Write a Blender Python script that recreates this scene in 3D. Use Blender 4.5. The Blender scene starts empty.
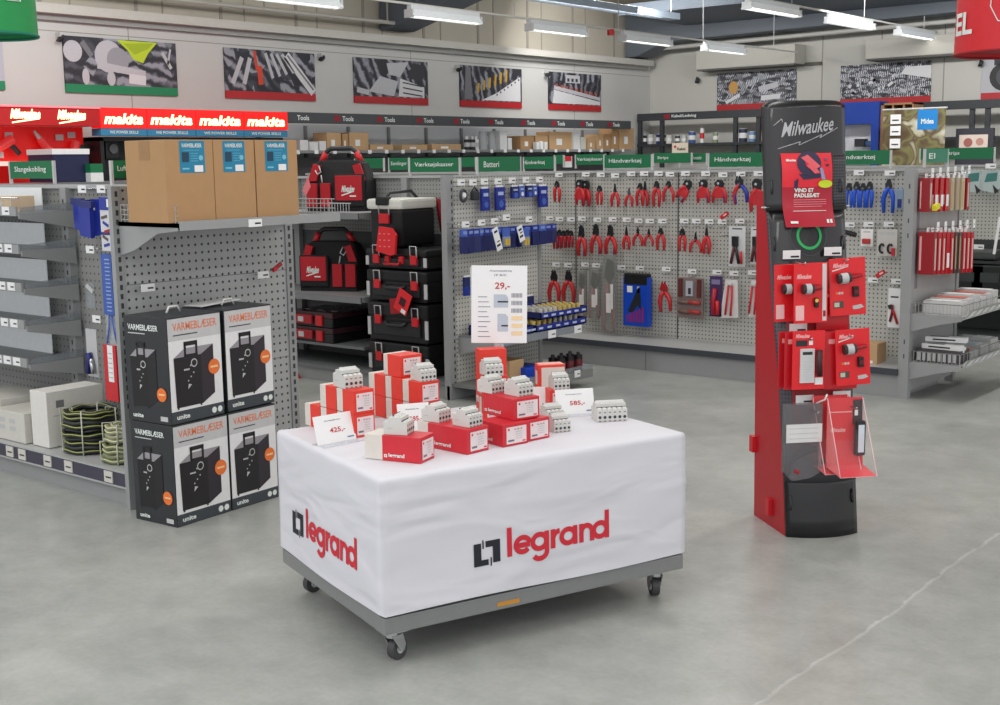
import bpy, bmesh, math, random
from mathutils import Matrix, Vector
random.seed(7)
C = bpy.context.scene.collection
R = math.radians
PI = math.pi
# ------------------------------------------------------------------ camera numbers (for a 1000x705 frame)
FPX, YAW, PITCH, ROLL, EYE = 1250.0, R(39.6), R(8.7), R(-0.86), 1.65
_F = Vector((-math.sin(YAW)*math.cos(PITCH), math.cos(YAW)*math.cos(PITCH), -math.sin(PITCH)))
_r = Vector((math.cos(YAW), math.sin(YAW), 0)); _u = _r.cross(_F)
_R = _r*math.cos(ROLL)+_u*math.sin(ROLL); _U = -_r*math.sin(ROLL)+_u*math.cos(ROLL)
CAM = Vector((0, 0, EYE))
def ray(px, py): return _F+_R*((px-500)/FPX)-_U*((py-352.5)/FPX)
def onZ(px, py, z=0.0):
    d = ray(px, py); return CAM+d*((z-EYE)/d.z)
def onY(px, py, y):
    d = ray(px, py); return CAM+d*(y/d.y)
def onX(px, py, x):
    d = ray(px, py); return CAM+d*(x/d.x)
def row_of(p):
    q = Vector(p)-CAM; return 352.5-FPX*q.dot(_U)/q.dot(_F)
def height_at(p, py):
    lo, hi = -1.0, 6.0
    for _ in range(40):
        m = (lo+hi)/2
        if row_of((p[0], p[1], m)) > py: lo = m
        else: hi = m
    return lo
# ------------------------------------------------------------------ materials
def lin(c):
    c = c/255.0
    return c/12.92 if c <= 0.04045 else ((c+0.055)/1.055)**2.4
_M = {}
def mat(rgb, rough=0.5, metal=0.0, var=0.06, scale=30.0, bump=0.0, spec=0.5, emit=0.0, alpha=1.0, coat=0.0):
    key = (tuple(rgb), rough, metal, var, scale, bump, spec, emit, alpha, coat)
    if key in _M: return _M[key]
    m = bpy.data.materials.new('paint_%d_%d_%d' % tuple(rgb)); m.use_nodes = True
    nt = m.node_tree; N = nt.nodes; b = N['Principled BSDF']
    col = tuple(lin(v) for v in rgb)+(1,)
    tc = N.new('ShaderNodeTexCoord'); nz = N.new('ShaderNodeTexNoise'); nz.inputs['Scale'].default_value = scale
    nt.links.new(tc.outputs['Object'], nz.inputs['Vector'])
    mx = N.new('ShaderNodeMix'); mx.data_type = 'RGBA'
    mx.inputs[6].default_value = tuple(v*(1-var) for v in col[:3])+(1,)
    mx.inputs[7].default_value = tuple(min(1, v*(1+var)) for v in col[:3])+(1,)
    nt.links.new(nz.outputs['Fac'], mx.inputs[0]); nt.links.new(mx.outputs[2], b.inputs['Base Color'])
    b.inputs['Roughness'].default_value = rough; b.inputs['Metallic'].default_value = metal
    b.inputs['Specular IOR Level'].default_value = spec
    b.inputs['Coat Weight'].default_value = coat
    if emit > 0:
        nt.links.new(mx.outputs[2], b.inputs['Emission Color']); b.inputs['Emission Strength'].default_value = emit
    if alpha < 1: b.inputs['Alpha'].default_value = alpha
    if bump > 0:
        bp = N.new('ShaderNodeBump'); bp.inputs['Strength'].default_value = bump; bp.inputs['Distance'].default_value = 0.01
        nt.links.new(nz.outputs['Fac'], bp.inputs['Height']); nt.links.new(bp.outputs['Normal'], b.inputs['Normal'])
    _M[key] = m
    return m
def peg_mat(pitch, rgb=(150, 152, 152), hole=(48, 50, 52), rad=0.17, offz=0.0):
    """steel board with a square grid of round holes; the grid runs along the face, whichever way it looks"""
    key = ('peg', pitch, rgb, rad)
    if key in _M: return _M[key]
    m = bpy.data.materials.new('perforated_steel'); m.use_nodes = True
    nt = m.node_tree; N = nt.nodes; L = nt.links; b = N['Principled BSDF']
    tc = N.new('ShaderNodeTexCoord'); sp = N.new('ShaderNodeSeparateXYZ'); L.new(tc.outputs['Object'], sp.inputs[0])
    def mth(op, a, bb=None):
        n = N.new('ShaderNodeMath'); n.operation = op
        for i, v in enumerate((a, bb)):
            if v is None: continue
            if isinstance(v, (int, float)): n.inputs[i].default_value = v
            else: L.new(v, n.inputs[i])
        return n.outputs[0]
    h = mth('ADD', sp.outputs[0], sp.outputs[1])
    fx = mth('SUBTRACT', mth('FRACT', mth('DIVIDE', h, pitch)), 0.5)
    fz = mth('SUBTRACT', mth('FRACT', mth('DIVIDE', sp.outputs[2], pitch)), 0.5)
    d = mth('SQRT', mth('ADD', mth('MULTIPLY', fx, fx), mth('MULTIPLY', fz, fz)))
    k = mth('LESS_THAN', d, rad)
    mx = N.new('ShaderNodeMix'); mx.data_type = 'RGBA'
    mx.inputs[6].default_value = tuple(lin(v) for v in rgb)+(1,); mx.inputs[7].default_value = tuple(lin(v) for v in hole)+(1,)
    L.new(k, mx.inputs[0]); L.new(mx.outputs[2], b.inputs['Base Color'])
    b.inputs['Roughness'].default_value = 0.45
    _M[key] = m
    return m
def photo_mat(seed, dark=(35, 36, 42), light=(205, 207, 212), scale=6.0, stretch=(1, 1, 1), accent=None, detail=4):
    """a printed black and white photograph of jumbled metal parts"""
    m = bpy.data.materials.new('printed_photo'); m.use_nodes = True
    nt = m.node_tree; N = nt.nodes; L = nt.links; b = N['Principled BSDF']
    tc = N.new('ShaderNodeTexCoord'); mp = N.new('ShaderNodeMapping'); L.new(tc.outputs['Object'], mp.inputs[0])
    mp.inputs['Location'].default_value = (seed*3.1, seed*1.7, seed); mp.inputs['Scale'].default_value = stretch
    mp.inputs['Rotation'].default_value = (0.5+seed*0.4, 0.4, 0.3)
    v = N.new('ShaderNodeTexVoronoi'); v.inputs['Scale'].default_value = scale; L.new(mp.outputs[0], v.inputs['Vector'])
    w = N.new('ShaderNodeTexWave'); w.inputs['Scale'].default_value = scale*0.8; w.inputs['Distortion'].default_value = 6.0; w.inputs['Detail'].default_value = detail
    L.new(mp.outputs[0], w.inputs['Vector'])
    sh = N.new('ShaderNodeSeparateColor'); L.new(v.outputs['Color'], sh.inputs[0])
    mm = N.new('ShaderNodeMath'); mm.operation = 'MULTIPLY'; L.new(sh.outputs[0], mm.inputs[0]); L.new(w.outputs['Fac'], mm.inputs[1])
    cr = N.new('ShaderNodeValToRGB'); L.new(mm.outputs[0], cr.inputs[0])
    e = cr.color_ramp.elements
    e[0].position = 0.08; e[0].color = tuple(lin(x) for x in dark)+(1,)
    e[1].position = 0.62; e[1].color = tuple(lin(x) for x in light)+(1,)
    x = e.new(0.3); x.color = tuple(lin((dark[i]*1.5+light[i])/2.6) for i in range(3))+(1,)
    L.new(cr.outputs[0], b.inputs['Base Color']); b.inputs['Roughness'].default_value = 0.6
    return m
# palette
WHITE = mat((226, 227, 228), 0.55); PAPER = mat((236, 237, 238), 0.6, var=0.02); BLACK = mat((22, 23, 26), 0.45)
STEEL = mat((150, 152, 153), 0.42, 0.0, 0.05, 8); STEELD = mat((112, 115, 117), 0.45, 0.0, 0.06, 8); STEELL = mat((172, 174, 174), 0.4, 0, 0.04, 8)
CHROME = mat((190, 192, 195), 0.25, 0.9); DARK = mat((38, 40, 44), 0.5); NAVY = mat((28, 38, 110), 0.4); BLUE = mat((25, 70, 190), 0.4)
RED = mat((200, 30, 40), 0.4); REDD = mat((160, 20, 32), 0.45); ORED = mat((222, 48, 38), 0.45); MRED = mat((222, 34, 42), 0.42)
GREEN = mat((8, 108, 66), 0.5, var=0.03); SIGNW = mat((225, 232, 228), 0.5, var=0.0); PEG4 = peg_mat(0.04, (170, 172, 173)); PEG3 = peg_mat(0.0312, (190, 190, 184), (84, 84, 84), 0.19)
KRAFT = mat((176, 138, 98), 0.8, 0, 0.05, 14); KRAFTL = mat((192, 158, 118), 0.8, 0, 0.05, 14); CREAM = mat((206, 204, 196), 0.55)
YELLOW = mat((225, 215, 40), 0.5); ORANGE = mat((232, 118, 50), 0.5); TEAL = mat((14, 122, 160), 0.5); LGREY = mat((190, 191, 192), 0.5)
PLASTIC = mat((208, 209, 208), 0.35, var=0.02); CLEAR = mat((225, 230, 235), 0.12, alpha=0.28, var=0.0); CLEARD = mat((150, 156, 162), 0.15, alpha=0.45)
# ------------------------------------------------------------------ mesh builder
_tc = {}
def text_mesh(s, bold):
    k = (s, bold)
    if k not in _tc:
        cu = bpy.data.curves.new('t', 'FONT'); cu.body = s; cu.size = 1; cu.resolution_u = 2; cu.offset = bold
        ob = bpy.data.objects.new('t', cu); C.objects.link(ob)
        dg = bpy.context.evaluated_depsgraph_get(); me = ob.evaluated_get(dg).to_mesh()
        vs = [v.co.copy() for v in me.vertices]; fs = [tuple(p.vertices) for p in me.polygons]
        ob.evaluated_get(dg).to_mesh_clear(); bpy.data.objects.remove(ob); bpy.data.curves.remove(cu)
        xs = [v.x for v in vs] or [0, 1]; ys = [v.y for v in vs] or [0, 1]
        _tc[k] = (vs, fs, min(xs), max(xs), min(ys), max(ys))
    return _tc[k]
class MB:
    def __init__(s): s.v = []; s.f = []; s.m = []; s.mats = []; s.M = Matrix(); s.sm = []
    def mi(s, m):
        if m not in s.mats: s.mats.append(m)
        return s.mats.index(m)
    def add(s, vs, fs, m, smooth=False):
        o = len(s.v); s.v += [s.M @ Vector(v) for v in vs]; i = s.mi(m)
        for f in fs: s.f.append(tuple(o+k for k in f)); s.m.append(i); s.sm.append(smooth)
        return s
    def box(s, a, b, m, bev=0.0):
        x0, y0, z0 = (min(a[i], b[i]) for i in range(3)); x1, y1, z1 = (max(a[i], b[i]) for i in range(3))
        if bev <= 0:
            vs = [(x0, y0, z0), (x1, y0, z0), (x1, y1, z0), (x0, y1, z0), (x0, y0, z1), (x1, y0, z1), (x1, y1, z1), (x0, y1, z1)]
            return s.add(vs, [(0, 3, 2, 1), (4, 5, 6, 7), (0, 1, 5, 4), (1, 2, 6, 5), (2, 3, 7, 6), (3, 0, 4, 7)], m)
        bm = bmesh.new(); bmesh.ops.create_cube(bm, size=1)
        for v in bm.verts: v.co = Vector(((x0+x1)/2+v.co.x*(x1-x0), (y0+y1)/2+v.co.y*(y1-y0), (z0+z1)/2+v.co.z*(z1-z0)))
        bmesh.ops.bevel(bm, geom=bm.edges[:], offset=bev, segments=2, profile=0.6, affect='EDGES')
        bm.verts.index_update(); s.add([v.co.copy() for v in bm.verts], [tuple(v.index for v in f.verts) for f in bm.faces], m, False); bm.free()
        return s
    def obox(s, c, size, m, rz=0, rx=0, ry=0, bev=0):
        o = s.M; s.M = o @ Matrix.Translation(c) @ Matrix.Rotation(rz, 4, 'Z') @ Matrix.Rotation(rx, 4, 'X') @ Matrix.Rotation(ry, 4, 'Y')
        s.box((-size[0]/2, -size[1]/2, -size[2]/2), (size[0]/2, size[1]/2, size[2]/2), m, bev); s.M = o; return s
    def ring(s, p, ax, r, n, up=None):
        ax = Vector(ax).normalized(); t = Vector((0, 0, 1)) if abs(ax.z) < 0.9 else Vector((1, 0, 0))
        a = ax.cross(t).normalized(); b = ax.cross(a)
        return [Vector(p)+a*(r*math.cos(2*PI*i/n))+b*(r*math.sin(2*PI*i/n)) for i in range(n)]
    def cyl(s, p0, p1, r, m, n=12, r2=None, cap=True):
        r2 = r if r2 is None else r2; d = Vector(p1)-Vector(p0)
        vs = s.ring(p0, d, r, n)+s.ring(p1, d, r2, n)
        s.add(vs, [(i, i+n, (i+1) % n+n, (i+1) % n) for i in range(n)], m, n > 6)
        if cap: s.add(vs, [tuple(range(n)), tuple(range(2*n-1, n-1, -1))], m)
        return s
    def tube(s, pts, r, m, n=8, closed=False, rs=None):
        pts = [Vector(p) for p in pts]; k = len(pts); vs = []
        pa = None
        for i, p in enumerate(pts):
            if closed: d = pts[(i+1) % k]-pts[i-1]
            else: d = pts[min(i+1, k-1)]-pts[max(i-1, 0)]
            d.normalize()
            if pa is None:
                t = Vector((0, 0, 1)) if abs(d.z) < 0.9 else Vector((1, 0, 0)); a = d.cross(t).normalized()
            else: a = (pa-d*pa.dot(d)).normalized()
            pa = a; b = d.cross(a); rr = rs[i] if rs else r
            vs += [p+a*(rr*math.cos(2*PI*j/n))+b*(rr*math.sin(2*PI*j/n)) for j in range(n)]
        fs = []
        for i in range(k if closed else k-1):
            o, q = i*n, ((i+1) % k)*n
            fs += [(o+j, o+(j+1) % n, q+(j+1) % n, q+j) for j in range(n)]
        if not closed: fs += [tuple(range(n-1, -1, -1)), tuple((k-1)*n+j for j in range(n))]
        return s.add(vs, fs, m, True)
    def prism(s, poly, lo, hi, m, axis='Y', mcap=None):
        """poly: 2-D outline in the plane across the axis (XZ for Y, YZ for X, XY for Z)"""
        def P(p, t): return (p[0], t, p[1]) if axis == 'Y' else ((t, p[0], p[1]) if axis == 'X' else (p[0], p[1], t))
        n = len(poly); vs = [P(p, lo) for p in poly]+[P(p, hi) for p in poly]
        s.add(vs, [(i, (i+1) % n, (i+1) % n+n, i+n) for i in range(n)], m)
        s.add(vs, [tuple(range(n-1, -1, -1)), tuple(range(n, 2*n))], mcap or m)
        return s
    def quad(s, a, b, c, d, m): return s.add([a, b, c, d], [(0, 1, 2, 3)], m)
    def flat(s, o, u, v, poly, m, off=0.001):
        """a flat outline on a surface: o origin, u and v the surface axes, poly in metres"""
        u = Vector(u).normalized(); v = Vector(v).normalized(); n = u.cross(v)
        return s.add([Vector(o)+u*p[0]+v*p[1]+n*off for p in poly], [tuple(range(len(poly)))], m)
    def rect(s, o, u, v, x0, y0, x1, y1, m, off=0.001): return s.flat(o, u, v, [(x0, y0), (x1, y0), (x1, y1), (x0, y1)], m, off)
    def disc(s, o, u, v, cx, cy, r, m, off=0.001, r2=None, n=20):
        r2 = r2 or r; return s.flat(o, u, v, [(cx+r*math.cos(2*PI*i/n), cy+r2*math.sin(2*PI*i/n)) for i in range(n)], m, off)
    def text(s, t, o, u, v, x, y, w, h, m, off=0.0015, bold=0.02, shear=0.0):
        """letters filling the w by h rectangle whose lower left corner is (x, y) on the surface"""
        vs, fs, a, b, c, d = text_mesh(t, bold); u = Vector(u).normalized(); v = Vector(v).normalized(); n = u.cross(v)
        sx = w/max(b-a, 1e-6); sy = h/max(d-c, 1e-6)
        return s.add([Vector(o)+u*(x+(q.x-a)*sx+shear*(q.y-c)*sy)+v*(y+(q.y-c)*sy)+n*off for q in vs], fs, m)
    def build(s, name, parent=None, loc=None, rot=None, label=None, cat=None, group=None, kind=None):
        me = bpy.data.meshes.new(name); me.from_pydata([tuple(v) for v in s.v], [], s.f)
        for m in s.mats: me.materials.append(m)
        me.polygons.foreach_set('material_index', s.m); me.polygons.foreach_set('use_smooth', s.sm); me.update()
        o = bpy.data.objects.new(name, me); C.objects.link(o)
        if parent: o.parent = parent
        if loc is not None: o.location = loc
        if rot is not None: o.rotation_euler = rot if hasattr(rot, '__len__') else (0, 0, rot)
        tag(o, label, cat, group, kind)
        return o
def tag(o, label=None, cat=None, group=None, kind=None):
    if label: o['label'] = label
    if cat: o['category'] = cat
    if group: o['group'] = group
    if kind: o['kind'] = kind
def thing(name, label, cat, loc=(0, 0, 0), rot=0, group=None, kind=None):
    o = bpy.data.objects.new(name, None); C.objects.link(o); o.location = loc; o.empty_display_size = 0.1
    o.rotation_euler = rot if hasattr(rot, '__len__') else (0, 0, rot); tag(o, label, cat, group, kind); return o
def dup(root, loc, rot=None, label=None, group=None):
    r = root.copy(); C.objects.link(r); r.location = loc
    if rot is not None: r.rotation_euler = rot if hasattr(rot, '__len__') else (0, 0, rot)
    if label: r['label'] = label
    if group: r['group'] = group
    def kids(a, b):
        for ch in [q for q in bpy.data.objects if q.parent == a]:
            c = ch.copy(); C.objects.link(c); c.parent = b; kids(ch, c)
    kids(root, r)
    return r
ORD = ['first', 'second', 'third', 'fourth', 'fifth', 'sixth', 'seventh', 'eighth', 'ninth', 'tenth', 'eleventh', 'twelfth', 'thirteenth', 'fourteenth', 'fifteenth', 'sixteenth', 'seventeenth', 'eighteenth', 'nineteenth', 'twentieth',
       'twenty-first', 'twenty-second', 'twenty-third', 'twenty-fourth', 'twenty-fifth']
X_, Y_, Z_ = Vector((1, 0, 0)), Vector((0, 1, 0)), Vector((0, 0, 1))
# ================================================================== camera and light
cd = bpy.data.cameras.new('camera'); cam = bpy.data.objects.new('camera', cd); C.objects.link(cam)
mw = Matrix((_R, _U, -_F)).transposed().to_4x4(); mw.translation = CAM; cam.matrix_world = mw
cd.sensor_fit = 'HORIZONTAL'; cd.sensor_width = 36; cd.lens = FPX/1000*36; cd.clip_end = 200
bpy.context.scene.camera = cam
sc = bpy.context.scene
sc.view_settings.view_transform = 'Standard'; sc.view_settings.look = 'None'; sc.view_settings.exposure = 0.0
sc.cycles.use_denoising = True
sc.cycles.max_bounces = 6; sc.cycles.transparent_max_bounces = 12
w = bpy.data.worlds.new('world'); sc.world = w; w.use_nodes = True
w.node_tree.nodes['Background'].inputs[0].default_value = (0.97, 0.98, 1.0, 1); w.node_tree.nodes['Background'].inputs[1].default_value = 1.05
def area(loc, sx, sy, power, rot=(0, 0, 0), col=(1, 0.985, 0.96)):
    l = bpy.data.lights.new('ceiling_and_fill_light', 'AREA'); l.shape = 'RECTANGLE'; l.size = sx; l.size_y = sy; l.energy = power; l.color = col
    o = bpy.data.objects.new('ceiling_and_fill_light', l); C.objects.link(o); o.location = loc; o.rotation_euler = rot; return o
for x in (-6.5, -2.5, 1.5):
    for y in (-2.0, 3.0, 8.0, 13.0): area((x, y, 4.3), 0.35, 4.2, 62)
for y in (7.0, 11.5, 16.0): area((-11.3, y, 4.0), 0.3, 3.8, 75, (0, R(58), 0))  # added wall washers, tilted to brighten the left wall
for y in (6.0, 10.5): area((-8.6, y, 4.4), 0.3, 3.6, 55)
for x in (-11.9, -7.0, -3.5): area((x, 17.2, 4.1), 2.2, 0.3, 110, (R(60), 0, 0))  # added washers aimed at the back wall to lift its brightness
for x in (-8.0, -2.0): area((x, 13.0, 3.0), 0.3, 5.0, 30, (R(180), 0, 0))  # added uplights that brighten the ceiling from below
# ================================================================== the setting
WX, WY = -14.0, 21.8
# floor: grey sealed concrete with soft mottling and long faint scratches
fm = bpy.data.materials.new('sealed_concrete'); fm.use_nodes = True
nt = fm.node_tree; N = nt.nodes; L = nt.links; b = N['Principled BSDF']
tc = N.new('ShaderNodeTexCoord'); n1 = N.new('ShaderNodeTexNoise'); n1.inputs['Scale'].default_value = 1.1; n1.inputs['Detail'].default_value = 6; L.new(tc.outputs['Object'], n1.inputs['Vector'])
n2 = N.new('ShaderNodeTexNoise'); n2.inputs['Scale'].default_value = 45; n2.inputs['Detail'].default_value = 3; L.new(tc.outputs['Object'], n2.inputs['Vector'])
cr = N.new('ShaderNodeValToRGB'); L.new(n1.outputs['Fac'], cr.inputs[0])
cr.color_ramp.elements[0].position = 0.3; cr.color_ramp.elements[0].color = (lin(150), lin(153), lin(150), 1)
cr.color_ramp.elements[1].position = 0.7; cr.color_ramp.elements[1].color = (lin(170), lin(172), lin(168), 1)
n3 = N.new('ShaderNodeTexNoise'); n3.inputs['Scale'].default_value = 5.5; n3.inputs['Detail'].default_value = 7; n3.inputs['Roughness'].default_value = .65; L.new(tc.outputs['Object'], n3.inputs['Vector'])
sp = N.new('ShaderNodeSeparateXYZ'); L.new(tc.outputs['Object'], sp.inputs[0])
def mth(op, a_, b_, c_=None):
    q = N.new('ShaderNodeMath'); q.operation = op
    for i, v_ in enumerate((a_, b_, c_)):
        if v_ is None: continue
        if isinstance(v_, (int, float)): q.inputs[i].default_value = v_
        else: L.new(v_, q.inputs[i])
    return q.outputs[0]
# one long pale scrape across the floor, slightly wavering, broken up by the mottling
wob = mth('MULTIPLY', mth('SINE', mth('MULTIPLY', sp.outputs[1], 4.1), 0.0), 0.012)
wob = mth('ADD', wob, mth('MULTIPLY', mth('SUBTRACT', n3.outputs['Fac'], 0.5), 0.06))
dist = mth('ABSOLUTE', mth('ADD', mth('ADD', sp.outputs[0], 1.70), wob), 0.0)
near = mth('SMOOTH_MIN', mth('MAXIMUM', mth('SUBTRACT', 1.0, mth('DIVIDE', dist, 0.011)), 0.0), 1.0, 0.1)
inn = mth('MULTIPLY', mth('GREATER_THAN', sp.outputs[1], 3.0), mth('LESS_THAN', sp.outputs[1], 5.65))
ls = N.new('ShaderNodeMath'); ls.operation = 'MULTIPLY'; L.new(mth('MULTIPLY', near, inn), ls.inputs[0]); L.new(mth('MULTIPLY', n3.outputs['Fac'], 0.62), ls.inputs[1])
m1 = N.new('ShaderNodeMix'); m1.data_type = 'RGBA'; L.new(ls.outputs[0], m1.inputs[0]); L.new(cr.outputs[0], m1.inputs[6]); m1.inputs[7].default_value = (0.75, 0.76, 0.75, 1)
m2 = N.new('ShaderNodeMix'); m2.data_type = 'RGBA'; m2.blend_type = 'OVERLAY'; m2.inputs[0].default_value = 0.12; L.new(m1.outputs[2], m2.inputs[6]); L.new(n2.outputs['Fac'], m2.inputs[7])
m3 = N.new('ShaderNodeMix'); m3.data_type = 'RGBA'; m3.blend_type = 'SOFT_LIGHT'; m3.inputs[0].default_value = 0.55; L.new(m2.outputs[2], m3.inputs[6]); L.new(n3.outputs['Fac'], m3.inputs[7]); L.new(m3.outputs[2], b.inputs['Base Color'])
rr = N.new('ShaderNodeMapRange'); L.new(n1.outputs['Fac'], rr.inputs[0]); rr.inputs['To Min'].default_value = 0.22; rr.inputs['To Max'].default_value = 0.42; L.new(rr.outputs[0], b.inputs['Roughness'])
bp = N.new('ShaderNodeBump'); bp.inputs['Strength'].default_value = 0.06; bp.inputs['Distance'].default_value = 0.004; L.new(n2.outputs['Fac'], bp.inputs['Height']); L.new(bp.outputs[0], b.inputs['Normal'])
mb = MB(); mb.box((-14.2, -3, -0.1), (6, 22, 0), fm); mb.build('floor', kind='structure')
WALLM = mat((196, 196, 194), 0.75, 0, 0.02, 2); WALLR = mat((190, 189, 183), 0.75, 0, 0.02, 2); PANEL = mat((176, 170, 158), 0.7, 0, 0.03, 3); SEAM = mat((146, 141, 132), 0.7)
mb = MB(); mb.box((WX-0.2, -1, 0), (WX, WY, 3.5), WALLM)
mb.box((WX-0.25, -1, 3.5), (WX-0.05, WY, 6.0), PANEL)
y = 3.0
while y < WY-0.3:
    mb.box((WX-0.05, y, 3.55), (WX-0.04, y+0.05, 5.2), SEAM); mb.box((WX-0.05, y+0.42, 3.55), (WX-0.043, y+0.44, 5.2), SEAM); y += 1.35
for y in (9.6, 14.8, 19.2): mb.box((WX, y, 0), (WX+0.002, y+0.012, 3.45), SEAM)
mb.box((WX, 3, 3.28), (WX+0.003, WY, 3.29), SEAM)
mb.build('wall_left', kind='structure')
mb = MB(); mb.box((WX-0.2, WY, 0), (3, WY+0.2, 6.0), WALLR)
x = -10.3
while x < 2: mb.box((x, WY-0.003, 0), (x+0.02, WY, 4.3), SEAM); x += 1.12
mb.box((-12.6, WY-0.04, 3.30), (-10.3, WY-0.005, 3.36), mat((96, 92, 84), 0.6))
mb.build('wall_back', kind='structure')
mb = MB(); mb.box((WX-0.3, 0.5, 4.62), (6, WY+0.2, 4.75), mat((168, 160, 146), 0.8)); mb.build('ceiling', kind='structure')
mb = MB(); mb.box((WX-0.01, 0, 3.47), (WX+0.22, WY-0.2, 3.58), mat((192, 190, 184), 0.6)); mb.box((WX-0.01, 0, 3.40), (WX+0.09, WY-0.2, 3.47), mat((150, 150, 148), 0.6)); mb.build('trim_1', kind='structure')
mb = MB(); mb.cyl((WX+0.3, 3, 3.76), (WX+0.3, 14.2, 3.76), 0.03, mat((170, 168, 162), 0.5)); 
for y in (6.2, 8.9, 11.6, 14.0): mb.cyl((WX+0.3, y, 3.76), (WX+0.3, y, 4.62), 0.015, SEAM, 6)
mb.build('trim_2', kind='structure')
BEAM = mat((88, 95, 104), 0.6); BEAMU = mat((104, 108, 110), 0.6)
for i, (y0, y1) in enumerate(((14.14, 14.75), (20.9, 21.5))):
    mb = MB()
    if i == 0: mb.prism([(WX, 3.68), (WX+0.15, 3.68), (WX+2.2, 4.2), (3, 4.35), (3, 4.62), (WX, 4.62)], y0, y1, BEAM)
    else: mb.prism([(WX, 3.62), (WX+0.25, 3.62), (WX+0.9, 3.86), (3, 4.1), (3, 4.62), (WX, 4.62)], y0, y1, BEAM)
    mb.build('ceiling_beam', kind='structure')
# dark soffit along the back wall and its pale edge pipe
mb = MB(); mb.box((-12.6, 18.6, 4.12), (4, 21.5, 4.3), mat((82, 92, 104), 0.6)); mb.build('ceiling_soffit', kind='structure')
mb = MB(); mb.cyl((-13.4, 21.35, 3.78), (4, 21.35, 3.98), 0.04, mat((180, 180, 176), 0.5)); mb.build('trim_3', kind='structure')
# pale blue cable tray and the thin lighting rails
TX = onZ(640, 12, 3.98).x; TY0, TY1 = 9.0, 18.4
mb = MB(); mb.box((TX-.12, TY0, 3.93), (TX+.12, TY1, 4.03), mat((168, 182, 198), 0.45)); mb.box((TX-.12, TY0, 4.03), (TX-.11, TY1, 4.08), STEELL)
for q in range(5): mb.box((TX-.01, TY0+.5+q*2.2, 4.03), (TX+.01, TY0+.52+q*2.2, 4.62), STEELL)
mb.build('cable_tray', label='pale blue grey cable tray running under the ceiling', cat='cable tray')
def lamp_row(x, z, pts, rail0, rail1, label_row):
    rl = thing('lighting_rail', 'thin white rail carrying the %s' % label_row, 'lighting rail')
    mb = MB(); mb.box((x-0.015, rail0, z+0.135), (x+0.015, rail1, z+0.16), mat((196, 196, 192), 0.5)); mb.build('rail', rl)
    y = rail0+0.8
    while y < rail1:
        mb = MB(); mb.cyl((x, y, z+0.17), (x, y, 4.62), 0.008, STEELL, 6); mb.build('suspension_wire', rl); y += 2.4
    for i, (y0, y1) in enumerate(pts):
        t = thing('ceiling_lamp', '%s fluorescent batten lamp on the %s, counted from the camera' % (ORD[i], label_row), 'ceiling lamp', (x, (y0+y1)/2, z), 0, 'fluorescent batten lamps')
        h = (y1-y0)/2
        mb = MB(); mb.prism([(-0.09, 0.0), (-0.035, 0.09), (0.035, 0.09), (0.09, 0.0), (0.08, 0.0), (0.03, 0.08), (-0.03, 0.08), (-0.08, 0.0)], -h, h, mat((222, 228, 232), 0.4, emit=.12)); mb.box((-0.035, -h, 0.08), (0.035, h, 0.14), mat((205, 208, 212), 0.4, emit=.08)); mb.build('reflector', t)  # reflector and housing carry a faint glow standing in for tube light
        mb = MB(); mb.cyl((0, -h+0.02, 0.03), (0, h-0.02, 0.03), 0.028, mat((255, 252, 240), 0.4, emit=3.0, var=0)); mb.build('tube', t)
        for e in (-1, 1):
            mb = MB(); mb.box((-0.07, e*h-0.015, -0.01), (0.07, e*h+0.015, 0.085), mat((205, 208, 210), 0.5)); mb.build('end_cap', t)
lamp_row(-10.5, 3.36, [(8.77, 9.95), (11.1, 12.35), (13.4, 14.65), (15.6, 16.87), (17.95, 19.2)], 7.5, 21.2, 'left rail')
a0 = onZ(771, 8, 3.6); a1 = onZ(915, 36, 3.6); xr = (a0.x+a1.x)/2
ys = [(onX(a, c, xr).y, onX(bb, d, xr).y) for a, c, bb, d in ((747, 5, 797, 12), (829, 20, 871, 26), (898, 34, 933, 39))]
lamp_row(xr, 3.56, ys, 13.0, 21.6, 'right rail')
mb = MB(); mb.cyl((-10.5, 15.3, 3.42), (-10.5, 15.3, 3.5), .05, RED, 12); mb.cyl((-10.5, 15.3, 3.5), (-10.5, 15.3, 3.52), .02, LGREY, 8); mb.build('alarm_beacon', label='small red alarm beacon hanging under the left lighting rail', cat='alarm')
# wall mounted cream heater casings over the back doors
for i, (x0, x1, z0, z1) in enumerate(((-12.68, -10.62, 3.30, 3.68), (-9.28, -6.9, 3.29, 3.64))):
    t = thing('heater_casing', 'long cream casing high on the back wall, %s' % ('behind the lighting rail' if i == 0 else 'over the photo with the tiny screws'), 'heater casing', ((x0+x1)/2, 21.25, z0), 0, 'long cream casings high on the back wall')
    mb = MB(); mb.box((x0-(x0+x1)/2, 0.1, 0.03), ((x1-x0)/2, 0.54, z1-z0), mat((186, 184, 176), 0.6), 0.01); mb.build('casing', t)
    mb = MB(); mb.box((-(x1-x0)/2+0.02, 0.11, 0), ((x1-x0)/2-0.02, 0.54, 0.03), mat((88, 88, 84), 0.6)); mb.build('dark_underside', t)  # plain dark strip along the underside of the casing
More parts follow.
